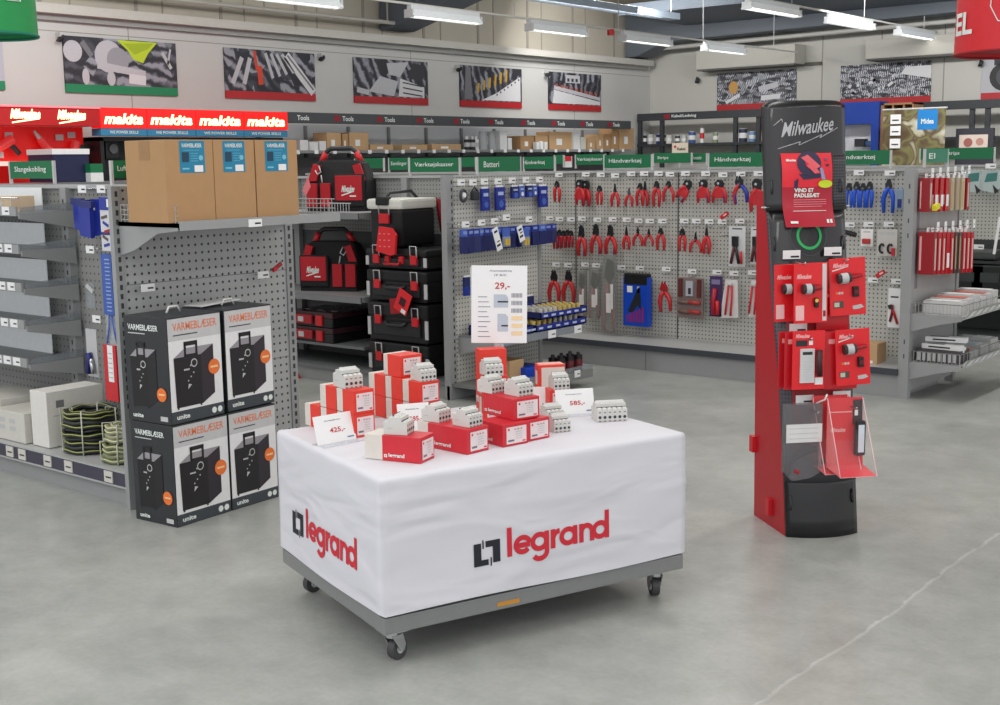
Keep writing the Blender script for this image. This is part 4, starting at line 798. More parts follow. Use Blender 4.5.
for yy in (GY0+.1, GY1-.03): mb = MB(); mb.prism([(GX, z1), (xs1, z1), (xs1, z1-.035), (GX, z1-.12)], yy, yy+.008, STEEL, 'Y'); mb.build('bracket', s)
for px in (551.8, 577.8): mb = MB(); p = onX(px, 326, xs1+.012); price_tag(mb, xs1+.012, p.y, z1-.012, .09, .055, 'X'); mb.build('price_tag', s)
zb_, xs2 = .115, GX+.46
mb = MB(); mb.box((GX, GY0+.02, zb_-.02), (xs2, GY1, zb_), mat((118, 120, 120), .4)); mb.box((xs2-.004, GY0+.02, zb_-.05), (xs2+.008, GY1, zb_+.01), mat((128, 130, 128), .4)); s = mb.build('base_shelf', t)
mb = MB(); mb.box((xs2, GY0+.02, zb_), (xs2+.004, GY1, zb_+.05), CLEARD); p = onX(577, 371, xs2+.01); price_tag(mb, xs2+.012, p.y, zb_+.0, .07, .05, 'X'); mb.build('price_strip', s)
# toolboxes
BK = mat((17, 18, 21), .42); BK2 = mat((34, 35, 39), .45)
def latch(mb, x, z, w_=.06, h=.1, y=0):
    mb.box((x-w_/2, y-.02, z-h*.55), (x+w_/2, y, z+h*.1), RED, .004)
    mb.tube([(x-w_/2, y-.012, z), (x-w_/2, y-.016, z+h*.75), (x+w_/2, y-.016, z+h*.75), (x+w_/2, y-.012, z)], .005, LGREY, 5)
tbx0, tbx1 = -6.56, -5.98; tby = 6.42
wt = tbx1-tbx0
def toolbox(z, h, lb, handle=False, tagp=False):
    t = thing('toolbox', lb, 'toolbox', (tbx0, tby, z), 0, 'stacked black toolboxes')
    mb = MB(); mb.box((0, .01, 0), (wt, .42, h*.62), BK, .015); mb.box((-.01, .0, h*.6), (wt+.01, .43, h*.97), BK, .018); mb.box((.06, -.006, h*.15), (wt-.06, .012, h*.5), BK2, .01); mb.build('case', t)
    for x in (.11, wt-.1): mb = MB(); latch(mb, x, h*.62, .06, .1); mb.build('latch', t)
    for x in (-.012, wt-.02): mb = MB(); mb.box((x, .0, h*.12), (x+.03, .01, h*.58), LGREY, .003); mb.build('side_strip', t)
    mb = MB(); 
    if handle:
        mb.box((.2, -.02, h*.25), (.245, .005, h*.62), RED, .005); mb.box((wt-.245, -.02, h*.25), (wt-.2, .005, h*.62), RED, .005); mb.tube([(.22, -.025, h*.3), (.22, -.045, h*.24), (wt-.22, -.045, h*.24), (wt-.22, -.025, h*.3)], .012, REDD)
    else: mb.tube([(.19, -.012, h*.5), (.22, -.03, h*.42), (wt-.22, -.03, h*.42), (wt-.19, -.012, h*.5)], .013, BK2)
    mb.build('carry_handle', t)
toolbox(.127, .24, 'black toolbox at the bottom of the stack, mostly behind the red boxes')
toolbox(.37, .29, 'black toolbox in the stack with plain grip, just under the tagged one')
toolbox(.665, .23, 'black toolbox in the middle of the stack with red card hanging on it')
toolbox(.90, .145, 'slim black toolbox with a red handle directly under the cooler', True)
# the cards hung on the middle toolbox
for i, (px, py, a, w_, h_, lb) in enumerate(((402.5, 302, .45, .13, .16, 'red card with a dark square hanging on the middle toolbox'), (396, 306, -.1, .12, .11, 'darker red card behind the tilted card on the middle toolbox'))):
    p = onY(px, py, tby-.05+i*.02); mb = MB(); mb.box((-w_/2, 0, -h_/2), (w_/2, .006, h_/2), MRED if i == 0 else REDD)
    if i == 0: mb.rect((0, 0, 0), X_, Z_, -.03, -.03, .03, .03, mat((60, 14, 24), .5)); mb.rect((0, 0, 0), X_, Z_, .01, -.075, .055, -.045, PAPER)
    mb.build('tag_card', loc=p, rot=(0, a, 0), label=lb, cat='card')
# cooler: white lid, long side towards the camera
P1, P2 = Vector((-6.5, 6.40, 0)), 0
cz = 1.05
t = thing('cooler_box', 'black cooler with a white lid and red latch on top of the toolbox stack', 'cooler', (-6.53, 6.42, cz), R(6))
cw, cl, chh = .30, .40, .27
mb = MB(); mb.box((.01, .01, 0), (cw-.0, cl, chh), BK, .02); mb.build('body', t)
mb = MB(); mb.box((-.01, -.01, chh), (cw+.015, cl+.015, chh+.075), mat((214, 213, 206), .45), .02); mb.build('lid', t)
mb = MB(); latch(mb, .15, chh-.04, .09, .11, .005); mb.box((.09, -.03, chh+.03), (.2, .02, chh+.09), BK, .01); mb.build('latch', t)
mb = MB(); mb.tube([(.16, .0, chh+.07), (.16, .05, chh+.115), (.16, .3, chh+.125), (.16, .38, chh+.07)], .012, BK2); mb.build('carry_handle', t)
mb = MB(); mb.tube([(cw, .5, .08), (cw+.0, .45, chh+.05), (cw-.05, .42, chh+.06)], .02, REDD); mb.build('side_grip', t)
p = onY(384, 240, 6.36)
mb = MB(); mb.prism([(-.085, -.08), (.06, -.11), (.10, -.1), (.115, .04), (.07, .085), (-.05, .095)], 0, .02, MRED, 'Y')
for k in range(9): mb.rect((0, 0, 0), X_, Z_, -.05+.045*(k % 3), -.05+.045*(k//3), -.03+.045*(k % 3), -.042+.045*(k//3), mat((240, 130, 130), .4), .0015)
mb.build('tag_card', loc=p, label='crumpled glossy red pack hanging on the front of the cooler', cat='pack')
# two tool bags
def bag(loc, rz, lb, mirror=1):
    t = thing('tool_bag', lb, 'tool bag', loc, rz, 'black and red tool bags'); t.scale = (.93, 1, 1.14)
    W_, D_, H_ = .52, .28, .29
    FB = mat((20, 20, 23), .8, bump=.3, scale=60); FR = mat((176, 22, 36), .75, bump=.3, scale=60)
    mb = MB()
    prof = [(-.26, .0), (.26, .0), (.265, .12), (.262, .2), (.215, .315), (.17, .335), (-.17, .335), (-.215, .315), (-.262, .2), (-.265, .12)]
    n = len(prof); vs = []
    for yy, sc_ in ((0, .97), (.03, 1), (D_-.03, 1), (D_, .97)):
        for (x, z) in prof:
            pinch = max(0, (z-.16)/.18); y2 = yy+(D_/2-yy)*pinch*.6
            vs.append((x*sc_, y2, z*(1 if sc_ == 1 else .985)))
    fs = []
    for j in range(3): fs += [(j*n+i, j*n+(i+1) % n, (j+1)*n+(i+1) % n, (j+1)*n+i) for i in range(n)]
    fs += [tuple(range(n-1, -1, -1)), tuple(3*n+i for i in range(n))]
    mb.add(vs, fs, FB); mb.build('body', t)
    mx = mirror
    mb = MB(); mb.box((mx*-.01, -.022, .03), (mx*.25, .01, .245), FB, .01); mb.box((mx*.005, -.03, .07), (mx*.235, -.015, .235), FR, .004)
    xa, xb = sorted((mx*.005, mx*.235)); xa += .025
    mb.text('Milwaukee', (xa, -.03, 0), X_, Z_, .03, .125, .11, .045, SIGNW, .002, bold=.03, shear=.2); mb.flat((xa, -.03, 0), X_, Z_, [(.03, .1), (.14, .128), (.14, .136), (.03, .108)], SIGNW, .002); mb.rect((xa, -.03, 0), X_, Z_, .1, .095, .155, .104, SIGNW, .002)
    mb.build('front_pocket', t)
    for x0_, x1_ in ((-.25, -.16), (-.13, -.045)):
        mb = MB(); a_, b_ = sorted((mx*x0_, mx*x1_)); mb.box((a_, -.018, .03), (b_, .01, .185), FR, .004); mb.build('side_pocket', t)
    for sx in (-1, 1): mb = MB(); mb.prism([(sx*.25, .2), (sx*.2, .315), (sx*.14, .3), (sx*.18, .2)], .02, .05, FR, 'Y'); mb.build('trim_panel', t)
    mb = MB(); mb.tube([(-.17, D_/2, .33), (-.155, D_/2, .375), (-.09, D_/2, .415), (.09, D_/2, .415), (.155, D_/2, .375), (.17, D_/2, .33)], .017, BK2, 10); hd = mb.build('carry_handle', t)
    for sx in (-1, 1): mb = MB(); mb.tube([(sx*.135, D_/2, .388), (sx*.172, D_/2, .325)], .025, RED, 10); mb.build('handle_end', hd)
    mb = MB(); mb.tube([(mx*-.14, -.0, .3), (mx*-.12, -.012, .26), (mx*-.15, -.015, .245), (mx*-.17, -.01, .27)], .005, LGREY, 6); mb.tube([(mx*-.12, -.01, .24), (mx*-.11, -.018, .19)], .005, LGREY, 6); mb.build('carabiner', t)
p = onY(334, 210, 6.5); bag((p.x-.10, 6.62, 1.292), R(26), 'black and red tool bag on the upper shelf beside the last cardboard box', 1)
p = onY(325, 287, 6.5); bag((p.x-.09, 6.62, .672), R(24), 'black and red tool bag on the lower shelf beside the cooler', -1)
p = onY(305, 184, 6.42); mb = MB(); mb.prism([(-.03, -.05), (.0, -.09), (.06, -.02), (.03, .05)], 0, .004, mat((224, 120, 126), .5), 'Y'); mb.build('pink_tag', loc=p, label='pink paper tag hanging at the side of the upper tool bag', cat='tag')
# two organiser cases
def organiser(z, lb, top):
    t = thing('organizer_case', lb, 'tool case', (-7.49, GY0+.06, z), 0, 'flat organiser cases')
    mb = MB(); mb.box((0, .0, 0), (.50, .40, .07), BK, .01); mb.build('tray', t)
    mb = MB(); mb.box((0, .0, .07), (.50, .40, .115), mat((62, 34, 40), .12), .008)
    if top:
        for k in range(6): mb.disc((0, 0, .115), X_, Y_, .1+.16*(k % 3), .1+.2*(k//3), .03, mat((222, 214, 214), .2), .002)
    mb.build('lid', t)
    for x in (.36,): mb = MB(); mb.box((x-.04, -.015, .01), (x+.03, .005, .09), RED, .004); mb.build('latch', t)
    mb = MB(); mb.box((.05, -.02, .02), (.28, .0, .09), REDD, .006); mb.box((.13, -.023, .035), (.19, -.02, .075), LGREY); mb.build('carry_handle', t)
organiser(.292, 'flat black organiser case with red latches, lower of the two', False)
organiser(.292+.118, 'flat organiser case with a shiny dark see-through lid on top of another', True)
p = onY(298, 385, GY0-.0); mb = MB(); mb.prism([(0, .1), (.06, .03), (.02, -.09), (-.05, -.03)], 0, .006, REDD, 'Y'); mb.build('tag_card', loc=p, label='dark red diamond tag hanging below the organiser cases', cat='tag')
# ---- battery end cap goods (face +X)
HOOKL = .0
def hookX(px, py, x, ln, lb, grp, th=.003):
    p = onX(px, py, x+ln); h = thing('display_hook', lb, 'hook', (x, p.y, p.z), 0, grp)
    mb = MB(); mb.tube([(0, -.012, 0), (ln, -.012, -.0)], th, CHROME, 5); mb.tube([(0, .012, -.03), (ln-.02, .012, -.03), (ln, .012, -.02)], th, CHROME, 5); mb.build('peg', h)
    mb = MB(); price_tag(mb, ln, 0, .0, .075, .04, 'X'); mb.build('price_tag', h); return p
row1 = [(461, 182.3), (472.8, 182.3), (484.2, 181.4), (497.9, 181.2), (512, 180.2), (525.8, 179.8), (539.2, 179.4)]
for i, (px, py) in enumerate(row1): hookX(px, py, GX, .06, 'wire hook with a price tag, %s in the upper row of the battery end cap' % ORD[i], 'hooks on the battery end cap, upper row')
row2 = [(465.5, 224.3), (481.3, 222.5), (494.5, 221), (506.2, 217.3), (528.9, 219.2)]
for i, (px, py) in enumerate(row2): hookX(px, py, GX, .16 if i != 3 else .2, 'wire hook with a price tag, %s in the lower row of the battery end cap' % ORD[i], 'hooks on the battery end cap, lower row')
BP = mat((22, 44, 140), .3); BPD = mat((22, 32, 92), .35); BPL = mat((70, 100, 186), .3)
def packX(p, w_, h, m, lb, nm='battery_pack', cat='pack', white=True, rx=0, grp=None, th=.02):
    t = thing(nm, lb, cat, p, (rx, 0, 0), grp)
    mb = MB(); mb.box((-th/2, -w_/2, -h*.55), (th/2, w_/2, 0), m, .003); mb.box((-th/2-.0, -w_/2, -h), (th/2+.004, w_/2, -h*.52), BP if m is BPD else m, .004)
    if white: mb.box((th/2, -w_*.3, -h*.35), (th/2+.002, w_*.3, -h*.2), mat((170, 186, 220), .4)); mb.disc((th/2+.004, 0, 0), Y_, Z_, 0, -h*.72, w_*.26, BPL if m is not BPL else WHITE, .001, n=10)
    mb.build('blister', t)
    mb = MB(); mb.box((-.002, -w_*.4, -.012), (.002, w_*.4, .012), PAPER); mb.build('header_card', t)
p = onX(463.2, 188.5, GX+.05); t = thing('key_ring_light', 'small grey clip light with a pale ring, first in the upper battery row', 'light', p)
mb = MB(); mb.tube([(0, 0.03*math.cos(k/12*2*PI), -.05+.04*math.sin(k/12*2*PI)) for k in range(12)], .01, mat((56, 58, 70), .4), 8, closed=True); mb.cyl((-.005, 0, -.045), (.012, 0, -.045), .018, PAPER); mb.build('clip_body', t)
p = onX(474.5, 188, GX+.05); t = thing('clip_light', 'small dark lamp head, second in the upper battery row', 'light', p)
mb = MB(); mb.box((-.015, -.035, -.085), (.02, .035, -.02), DARK, .01); mb.tube([(0, -.03, -.02), (0, 0, .005), (0, .03, -.02)], .006, DARK); mb.build('lamp_head', t)
for px, pt, w_, h, m, lb in ((484.6, 188.6, .085, .155, BP, 'blue blister pack, third in the upper battery row'), (499.5, 187, .1, .165, BP, 'wide blue blister pack, fourth in the upper battery row'),
   (514.5, 186.6, .08, .085, BPD, 'short navy pack, fifth in the upper battery row'), (521, 186, .06, .08, BPL, 'light blue short pack right of the navy one'), (529, 185.5, .075, .085, BPD, 'short navy pack, sixth in the upper battery row'), (534, 185.5, .05, .075, BPL, 'light short pack left of the long last one'), (542.5, 186, .1, .155, BP, 'long blue pack, last in the upper battery row')):
    packX(onX(px, pt, GX+.05), w_, h, m, lb, grp='packs in the upper battery row')
# lower row: thick files of packs on long hooks
nn = 0
GRP = 'navy blister packs filed on the lower battery row'
for i, px in enumerate((463.5, 469, 474.5, 480, 485.5, 491, 497, 503, 511, 518.5, 526, 533.5, 541, 548, 553.5)):
    for k in range(2 if i < 13 else 1):
        p = onX(px+k*1.2, 229.5-(px-462)*.062, GX+.11+.05*k); nn += 1
        lbl = '%s navy blister pack in the %s file of the lower battery row' % (('rear', 'front')[k], ORD[i])
        t = thing('battery_pack', lbl, 'pack', p, (random.uniform(-.07, .07), 0, random.uniform(-.15, .15)), GRP)
        h = .165-.0018*i
        mb = MB(); mb.box((-.009, -.036, -h), (.009, .036, -h*.3), BPD, .003); mb.box((-.004, -.036, -h*.3), (.004, .036, 0), BP if i % 3 else BPL); mb.box((.004, -.02, -h*.2), (.006, .02, -h*.08), mat((130, 150, 205), .4)); mb.build('blister', t)
for i, (px, pt, lb) in enumerate(((494.5, 228, 'long white instruction card hung slanted among the navy packs'), (519, 226, 'shorter white instruction card slanted among the navy packs'))):
    p = onX(px, pt, GX+.24); t = thing('hanging_card', lb, 'card', p, (.35, 0, 0)); hh = .165 if i == 0 else .115
    mb = MB(); mb.box((-.001, -.03, -hh), (.002, .03, 0), PAPER); mb.box((.002, -.018, -.035), (.0026, .018, -.02), BPD); mb.box((.002, -.022, -hh+.03), (.0026, .018, -hh+.045), DARK); mb.box((.002, -.01, -hh+.06), (.0026, .02, -hh+.068), DARK); mb.build('card', t)
for px, lb in ((506, 'clear pack of yellow cells left of the shorter instruction card'), (525.5, 'clear pack of yellow cells right of the shorter instruction card')):
    p = onX(px, 228, GX+.2); t = thing('battery_pack', lb, 'pack', p, 0)
    mb = MB(); mb.box((-.004, -.038, -.06), (.004, .038, 0), BPL); mb.box((-.006, -.038, -.13), (.008, .038, -.06), mat((140, 150, 170), .3)); 
    for q in (-.014, .014): mb.cyl((.012, q, -.12), (.012, q, -.075), .011, mat((206, 176, 70), .35), 8)
    mb.build('blister', t)
for px, pt, h, lb in ((467, 277, .13, 'navy pack hanging left of the price sign, below the files'), (530, 296, .1, 'navy pack leaning against the board right of the price sign')):
    p = onX(px, pt, GX+.06); packX(p, .075, h, BPD, lb, white=False)
# battery trays on the shelf
def tray(y0, y1, z, x0, x1, lb, wht):
    t = thing('battery_tray', lb, 'tray', (0, 0, 0), 0, 'trays of batteries on the end cap shelf')
    mb = MB(); mb.box((x0, y0, z), (x1, y1, z+.006), BP); mb.box((x1-.006, y0, z), (x1, y1, z+.045), BP); mb.box((x0, y0, z), (x0+.006, y1, z+.07), BPD); mb.box((x0, y0, z), (x1, y0+.006, z+.05), BPD); mb.box((x0, y1-.006, z), (x1, y1, z+.05), BPD)
    for q in range(6): mb.rect((x1, y0, z), Y_, Z_, .03+q*(y1-y0)/6, .015, .08+q*(y1-y0)/6, .03, mat((190, 200, 225), .4))
    mb.build('tray', t)
    n = 9
    for q in range(n):
        yy = y0+.02+(y1-y0-.04)*(q+.5)/n; mb = MB()
        mb.box((x0+.03, yy-.014, z+.006), (x0+.27, yy+.014, z+.012), BPD)
        for r_ in range(4): mb.cyl((x0+.05+r_*.065, yy, z+.008), (x0+.05+r_*.065, yy, z+.07), .016, CREAM if (q < 4) == wht else mat((214, 190, 110), .4), 8)
        mb.build('battery_strip', t)
ya, yb = onX(537, 310, xs1-.05).y, onX(583, 305, xs1-.05).y
tray(ya-.05, yb+.0, z1+.014, GX+.05, xs1-.02, 'lower tray of small batteries on the end cap shelf', False)
tray(ya+.02, yb+.02, z1+.095, GX+.06, xs1-.03, 'upper tray of white and yellow tipped batteries on the end cap shelf', True)
tray(GY0+.15, ya-.08, z1+.014, GX+.05, xs1-.02, 'low tray of batteries half hidden by the price sign', False)
# spray cans in the corner of the base shelf
for i in range(6):
    px = 557+(i % 3)*8.6; xx = xs2-.06-(i//3)*.075
    p = onX(px+4, 362, xs2-.06); t = thing('spray_can', 'dark spray can, %s in the %s row on the battery end cap base' % (ORD[i % 3], ('front', 'back')[i//3]), 'spray can', (xx, p.y, zb_), 0, 'spray cans on the end cap base shelf')
    mb = MB(); mb.cyl((0, 0, 0), (0, 0, .12), .031, BK, 12); mb.cyl((0, 0, .02), (0, 0, .09), .0318, mat((110, 40, 48), .4) if i % 3 else mat((120, 124, 122), .4), 12, cap=False); mb.build('can', t)
    mb = MB(); mb.cyl((0, 0, .115), (0, 0, .14), .014, DARK, 10); mb.build('cap', t)
p = onX(524, 372, GX+.25); mb = MB(); mb.box((-.1, -.1, 0), (.1, .08, .09), BLUE, .01); mb.box((-.06, -.07, .09), (.06, .05, .1), BPD); mb.build('blue_case', loc=(GX+.25, p.y, zb_), label='small blue case on the end cap base behind the red boxes', cat='case')
p = onX(506, 372, GX+.2); mb = MB(); mb.box((-.1, -.08, 0), (.1, .08, .15), KRAFTL, .004); mb.build('brown_carton', loc=(GX+.2, p.y, zb_), label='small brown carton on the end cap base beside the blue case', cat='box')
# ---- far pegboard wall of hand tools
BY = 8.60; WXL, WXR = -9.6, -3.276
t = thing('gondola_shelving', 'long grey pegboard gondola hung with red-handled pliers across the back', 'shelving', (0, 0, 0))
mb = MB(); mb.box((WXL, 8.245, 0), (WXR, 8.98, .16), STEEL)
for x in (-5.33, -4.31): mb.box((x, 8.243, 0), (x+.006, 8.246, .16), STEELD)
mb.build('kick_plinth', t)
mb = MB(); mb.prism([(8.225, .175), (8.59, .205), (8.59, .215), (8.225, .2)], WXL, WXR, STEELL, 'X'); mb.box((WXL, 8.215, .16), (WXR, 8.232, .203), mat((60, 64, 72), .5)); mb.build('base_shelf', t)
mb = MB(); mb.box((WXL, BY, .19), (WXR, BY+.02, 1.545), PEG3)
for z in (.77, 1.16): mb.box((WXL, BY-.001, z), (WXR, BY, z+.003), STEELD)
for x in (-5.256, -4.25, -6.26, -7.26): mb.box((x-.006, BY-.002, .19), (x+.006, BY, 1.545), mat((84, 86, 86), .5))
mb.build('back_panel', t)
mb = MB(); mb.box((WXL, BY-.03, 1.54), (WXR, BY+.05, 1.56), STEELL); mb.build('top_rail', t)
# its end cap (posts, bare board, two shelves), facing +X
EX3 = -3.21; EY0, EY1 = 8.235, 9.15
mb = MB(); mb.box((EX3-.06, EY1-.05, 0), (EX3, EY1, 1.56), STEEL); mb.build('end_post', t)
mb = MB(); mb.box((EX3-.07, EY0, 0), (EX3, EY0+.06, 1.56), STEEL)
for z in (.28, .38, 1.1, 1.2, 1.33, 1.43): mb.box((EX3-.035, EY0-.002, z), (EX3-.028, EY0, z+.03), SLOT)
mb.build('end_post', t)
mb = MB(); mb.box((EX3-.03, EY0+.06, 0.05), (EX3-.01, EY1-.05, 1.55), mat((160, 161, 160), .45)); mb.box((EX3-.03, EY0+.06, 1.53), (EX3+.0, EY1-.05, 1.56), STEELL)
for z in (.22, .62, .95): mb.box((EX3-.01, EY0+.06, z), (EX3-.008, EY1-.05, z+.006), STEELD)
mb.box((EX3-.012, EY0+.06, .75), (EX3-.006, EY0+.13, 1.5), mat((120, 118, 124), .5)); mb.build('end_panel', t)
xs = -2.85
for z in (.245, .575):
    mb = MB(); mb.box((EX3, EY0+.03, z), (xs, EY1, z+.012), STEELL)
    mb.add([(xs-.015, EY0+.03, z-.012), (xs+.03, EY0+.03, z+.05), (xs+.03, EY1+.3, z+.05), (xs-.015, EY1+.3, z-.012), (xs-.022, EY0+.03, z-.012), (xs+.022, EY0+.03, z+.052), (xs+.022, EY1+.3, z+.052), (xs-.022, EY1+.3, z-.012)], [(0, 1, 2, 3), (4, 7, 6, 5), (0, 4, 5, 1), (3, 2, 6, 7)], mat((186, 188, 184), .4))
    mb.box((EX3, EY1, z), (xs, EY1+.3, z+.012), STEELL); s = mb.build('shelf', t)
    mb = MB(); mb.prism([(EX3, z+.012), (xs-.02, z+.012), (xs-.02, z-.02), (EX3+.2, z-.05), (EX3, z-.11)], EY0+.025, EY0+.035, STEEL, 'Y'); mb.build('bracket', s)
    for q in range(8): mb = MB(); y = EY0+.09+q*.13; mb.add([(xs-.008, y, z-.006), (xs-.008, y+.09, z-.006), (xs+.03, y+.09, z+.044), (xs+.03, y, z+.044)], [(0, 1, 2, 3)], PAPER); mb.build('price_tag', s)
    mb = MB()
    for q in range(14): mb.cyl((EX3+.02+q*.024, EY0+.04, z+.012), (EX3+.02+q*.024, EY0+.04, z+.085), .002, STEELL, 4)
    for q in range(12): mb.cyl((xs-.03, EY0+.06+q*.07, z+.012), (xs-.03, EY0+.06+q*.07, z+.08), .002, STEELL, 4)
    mb.cyl((xs-.03, EY0+.04, z+.08), (xs-.03, EY1, z+.08), .003, CHROME, 5); mb.cyl((EX3, EY0+.04, z+.085), (xs-.03, EY0+.04, z+.085), .003, CHROME, 5); mb.build('wire_guard', s)
# goods on the end cap shelves
for i in range(6):
    y = EY0+.1+i*.125; mb = MB(); mb.box((EX3+.05, y, 0), (xs-.05, y+.11, .085+.012*(i % 3)), mat((214, 214, 214), .3, alpha=.85), .004); mb.box((EX3+.06, y+.01, .088+.012*(i % 3)), (xs-.08, y+.09, .09+.012*(i % 3)), (PAPER, mat((226, 110, 90), .4), PAPER)[i % 3])
    for k in range(5): mb.box((EX3+.07+k*.055, y-.001, .01), (EX3+.075+k*.055, y, .08), LGREY)
    mb.build('clear_bag_pack', loc=(0, 0, .588), label='%s clear bagged pack from the post on the upper end cap shelf at the right' % ORD[i], cat='pack', group='clear bagged packs on the end cap shelf')
for i in range(3):
    mb = MB(); mb.box((-.15, -.035, 0), (.12, .035, .035), WHITE, .004); mb.box((-.1, -.036, .012), (.05, -.035, .022), DARK); mb.box((-.12, -.02, .035), (.0, .01, .0355), DARK)
    mb.build('white_carton', loc=(EX3+.2, EY0+.13+.035*i, .345+.022*i-.04*(i == 1)), rot=R(6*i-4), label='narrow white carton with black print on the lower end cap shelf, %s' % ('bottom one', 'middle one', 'topmost one')[i], cat='box', group='narrow white cartons on the end cap shelf')
mb = MB(); mb.box((-.17, -.05, 0), (.12, .14, .085), mat((70, 66, 70), .6)); 
for q in range(8): mb.box((-.165+.035*q, -.052, .01), (-.145+.035*q, -.05, .07), LGREY)
mb.build('parts_rack', loc=(EX3+.2, EY0+.12, .258), label='low rack of small dark parts under the narrow white cartons', cat='rack')
for i, (y, m, lb) in enumerate(((.34, mat((222, 96, 50), .4), 'orange and clear bagged pack on the lower end cap shelf'), (.55, mat((178, 190, 205), .3), 'bluish clear pack behind the orange one'), (.75, mat((200, 204, 208), .3), 'pale clear pack at the far end of the lower shelf'))):
    mb = MB(); mb.box((EX3+.05, 0, 0), (xs-.06, .16, .05+.02*i), mat((200, 200, 200), .3, alpha=.8), .005); mb.box((EX3+.16, .02, .05+.02*i), (xs-.1, .14, .055+.02*i), m, .002); mb.build('clear_bag_pack', loc=(0, EY0+y, .258), label=lb, cat='pack', group='clear bagged packs on the end cap shelf')
# red packages hanging on the end cap
def hang_red(rowz, pts, hh, GR):
    for i, (px, m, kind) in enumerate(pts):
        x = EX3+(.045 if GR == 'upper' else .07); p = Vector((x, EY0+.09+(EY1-EY0-.2)*i/(len(pts)-1), 0)); p.z = height_at(p, rowz-(.03 if GR == 'upper' else .0)*i)
        t = thing('blade_pack', '%s pack, %s from the post, %s row, right end cap' % ({'r': 'red', 'w': 'red and white', 'k': 'brown and clear', 'd': 'dark red'}[kind], ORD[i], GR), 'pack', p, 0, 'hanging packs on the right end cap, %s row' % GR)
        mb = MB(); th = .035 if GR == 'upper' else .055
        mb.box((-th, -.028, -hh), (th, .028, 0), m, .003)
        if kind == 'w': mb.box((-th*.5, -.029, -hh*.8), (th*.7, -.028, -hh*.5), PAPER); mb.box((th, -.02, -hh*.85), (th+.002, .02, -hh*.5), PAPER)
        elif kind == 'k': mb.box((-th*.7, -.029, -hh*.95), (-th*.5, -.0285, -hh*.05), KRAFTL); mb.box((th, -.02, -hh*.9), (th+.002, -.005, -hh*.1), KRAFTL)
        else: mb.box((-th*.8, -.029, -hh*.9), (-th*.55, -.028, -hh*.1), mat((236, 170, 170), .35)); mb.box((th, -.012, -hh*.9), (th+.002, .008, -hh*.15), mat((216, 196, 190), .35))
        mb.build('blister', t)
        mb = MB(); mb.box((-.002, -.02, 0), (.003, .02, .03), PAPER); mb.build('header_card', t)
RC = mat((186, 28, 38), .25); RCD = mat((150, 16, 28), .3)
hang_red(178, [(920, RCD, 'd'), (925, RC, 'w'), (930, RC, 'w'), (935, RC, 'w'), (942, mat((186, 170, 140), .35), 'k'), (947, mat((170, 160, 140), .35), 'k'), (952, mat((196, 182, 150), .35), 'k'), (957, RCD, 'd')], .225, 'upper')
hang_red(232, [(919, RCD, 'd'), (925, RC, 'r'), (930.5, RC, 'r'), (936, RC, 'w'), (941, RC, 'r'), (946, mat((70, 54, 56), .3), 'k'), (951, mat((90, 64, 64), .3), 'k'), (956.5, RC, 'r'), (962, RC, 'r'), (967, RC, 'r')], .285, 'lower')
p = onX(936, 207, EX3+.11); mb = MB(); mb.obox((0, 0, 0), (.03, .07, .035), YELLOW, rx=.2); mb.build('yellow_tag', loc=p, label='yellow sticker tag under the upper red packs on the right end cap', cat='tag')
for r_, py, pxs in (('upper', 172.5, (919, 926, 934, 948, 954.5, 961)), ('lower', 226.5, (924.5, 930.5, 937.5, 945.5, 952, 961))):
    for i, px in enumerate(pxs):
        hl = .09 if r_ == 'upper' else .14; p = Vector((EX3+hl, EY0+.1+(EY1-EY0-.22)*i/5, 0)); p.z = height_at(p, py-i*.6); h = thing('display_hook', 'wire hook with narrow price card, %s in the %s row of the right end cap' % (ORD[i], r_), 'hook', (EX3-.008, p.y, p.z), 0, 'hooks on the right end cap, %s row' % r_)
        mb = MB(); mb.tube([(0, 0, -.02), (hl, 0, -.02)], .003, CHROME, 5); mb.build('peg', h)
        mb = MB(); mb.box((hl, -.02, -.03), (hl+.003, .02, .03), PAPER); mb.box((hl+.0031, -.012, -.01), (hl+.0036, .012, .0), LGREY); mb.build('price_tag', h)
# ---- gondola behind at the right edge
y5 = 11.0
t = thing('gondola_shelving', 'dark-backed gondola with grey pegboard behind the right end cap', 'shelving', (0, 0, 0))
mb = MB(); mb.box((-7.6, y5, .92), (-1.6, y5+.02, 1.55), PEG3); mb.box((-7.6, y5, .1), (-1.6, y5+.018, .92), mat((58, 62, 64), .6)); mb.build('back_panel', t)
mb = MB(); mb.box((-7.6, y5-.02, 1.54), (-1.6, y5+.05, 1.56), STEELL); mb.build('top_rail', t)
mb = MB(); mb.box((-7.6, y5-.45, 0), (-1.6, y5-.42, .1), STEEL); mb.build('kick_plinth', t)
for z in (.12, .5):
    mb = MB(); mb.box((-7.6, y5-.45, z), (-1.6, y5, z+.03), mat((66, 70, 72), .5)); mb.build('shelf', t)
mb = MB(); mb.box((-7.6, y5-.35, .74), (-1.6, y5, .76), mat((52, 56, 58), .5)); mb.build('shelf', t)
for x in (-3.9, -2.9): mb = MB(); mb.box((x-.03, y5-.03, 0), (x+.03, y5, 1.55), STEEL); mb.build('upright', t)
for i, (a_, b_, lb) in enumerate((((967, 222), (964, 240), 'short pale cable tie rod leaning at the right end cap'), ((1000, 217), (994, 254), 'long pale rod leaning by the picture edge'))):
    p, q = onY(a_[0], a_[1], y5-.42), onY(b_[0], b_[1], y5-.42); mb = MB(); mb.cyl(p, q, .012, PAPER, 6); mb.build('pale_rod', label=lb, cat='rod')
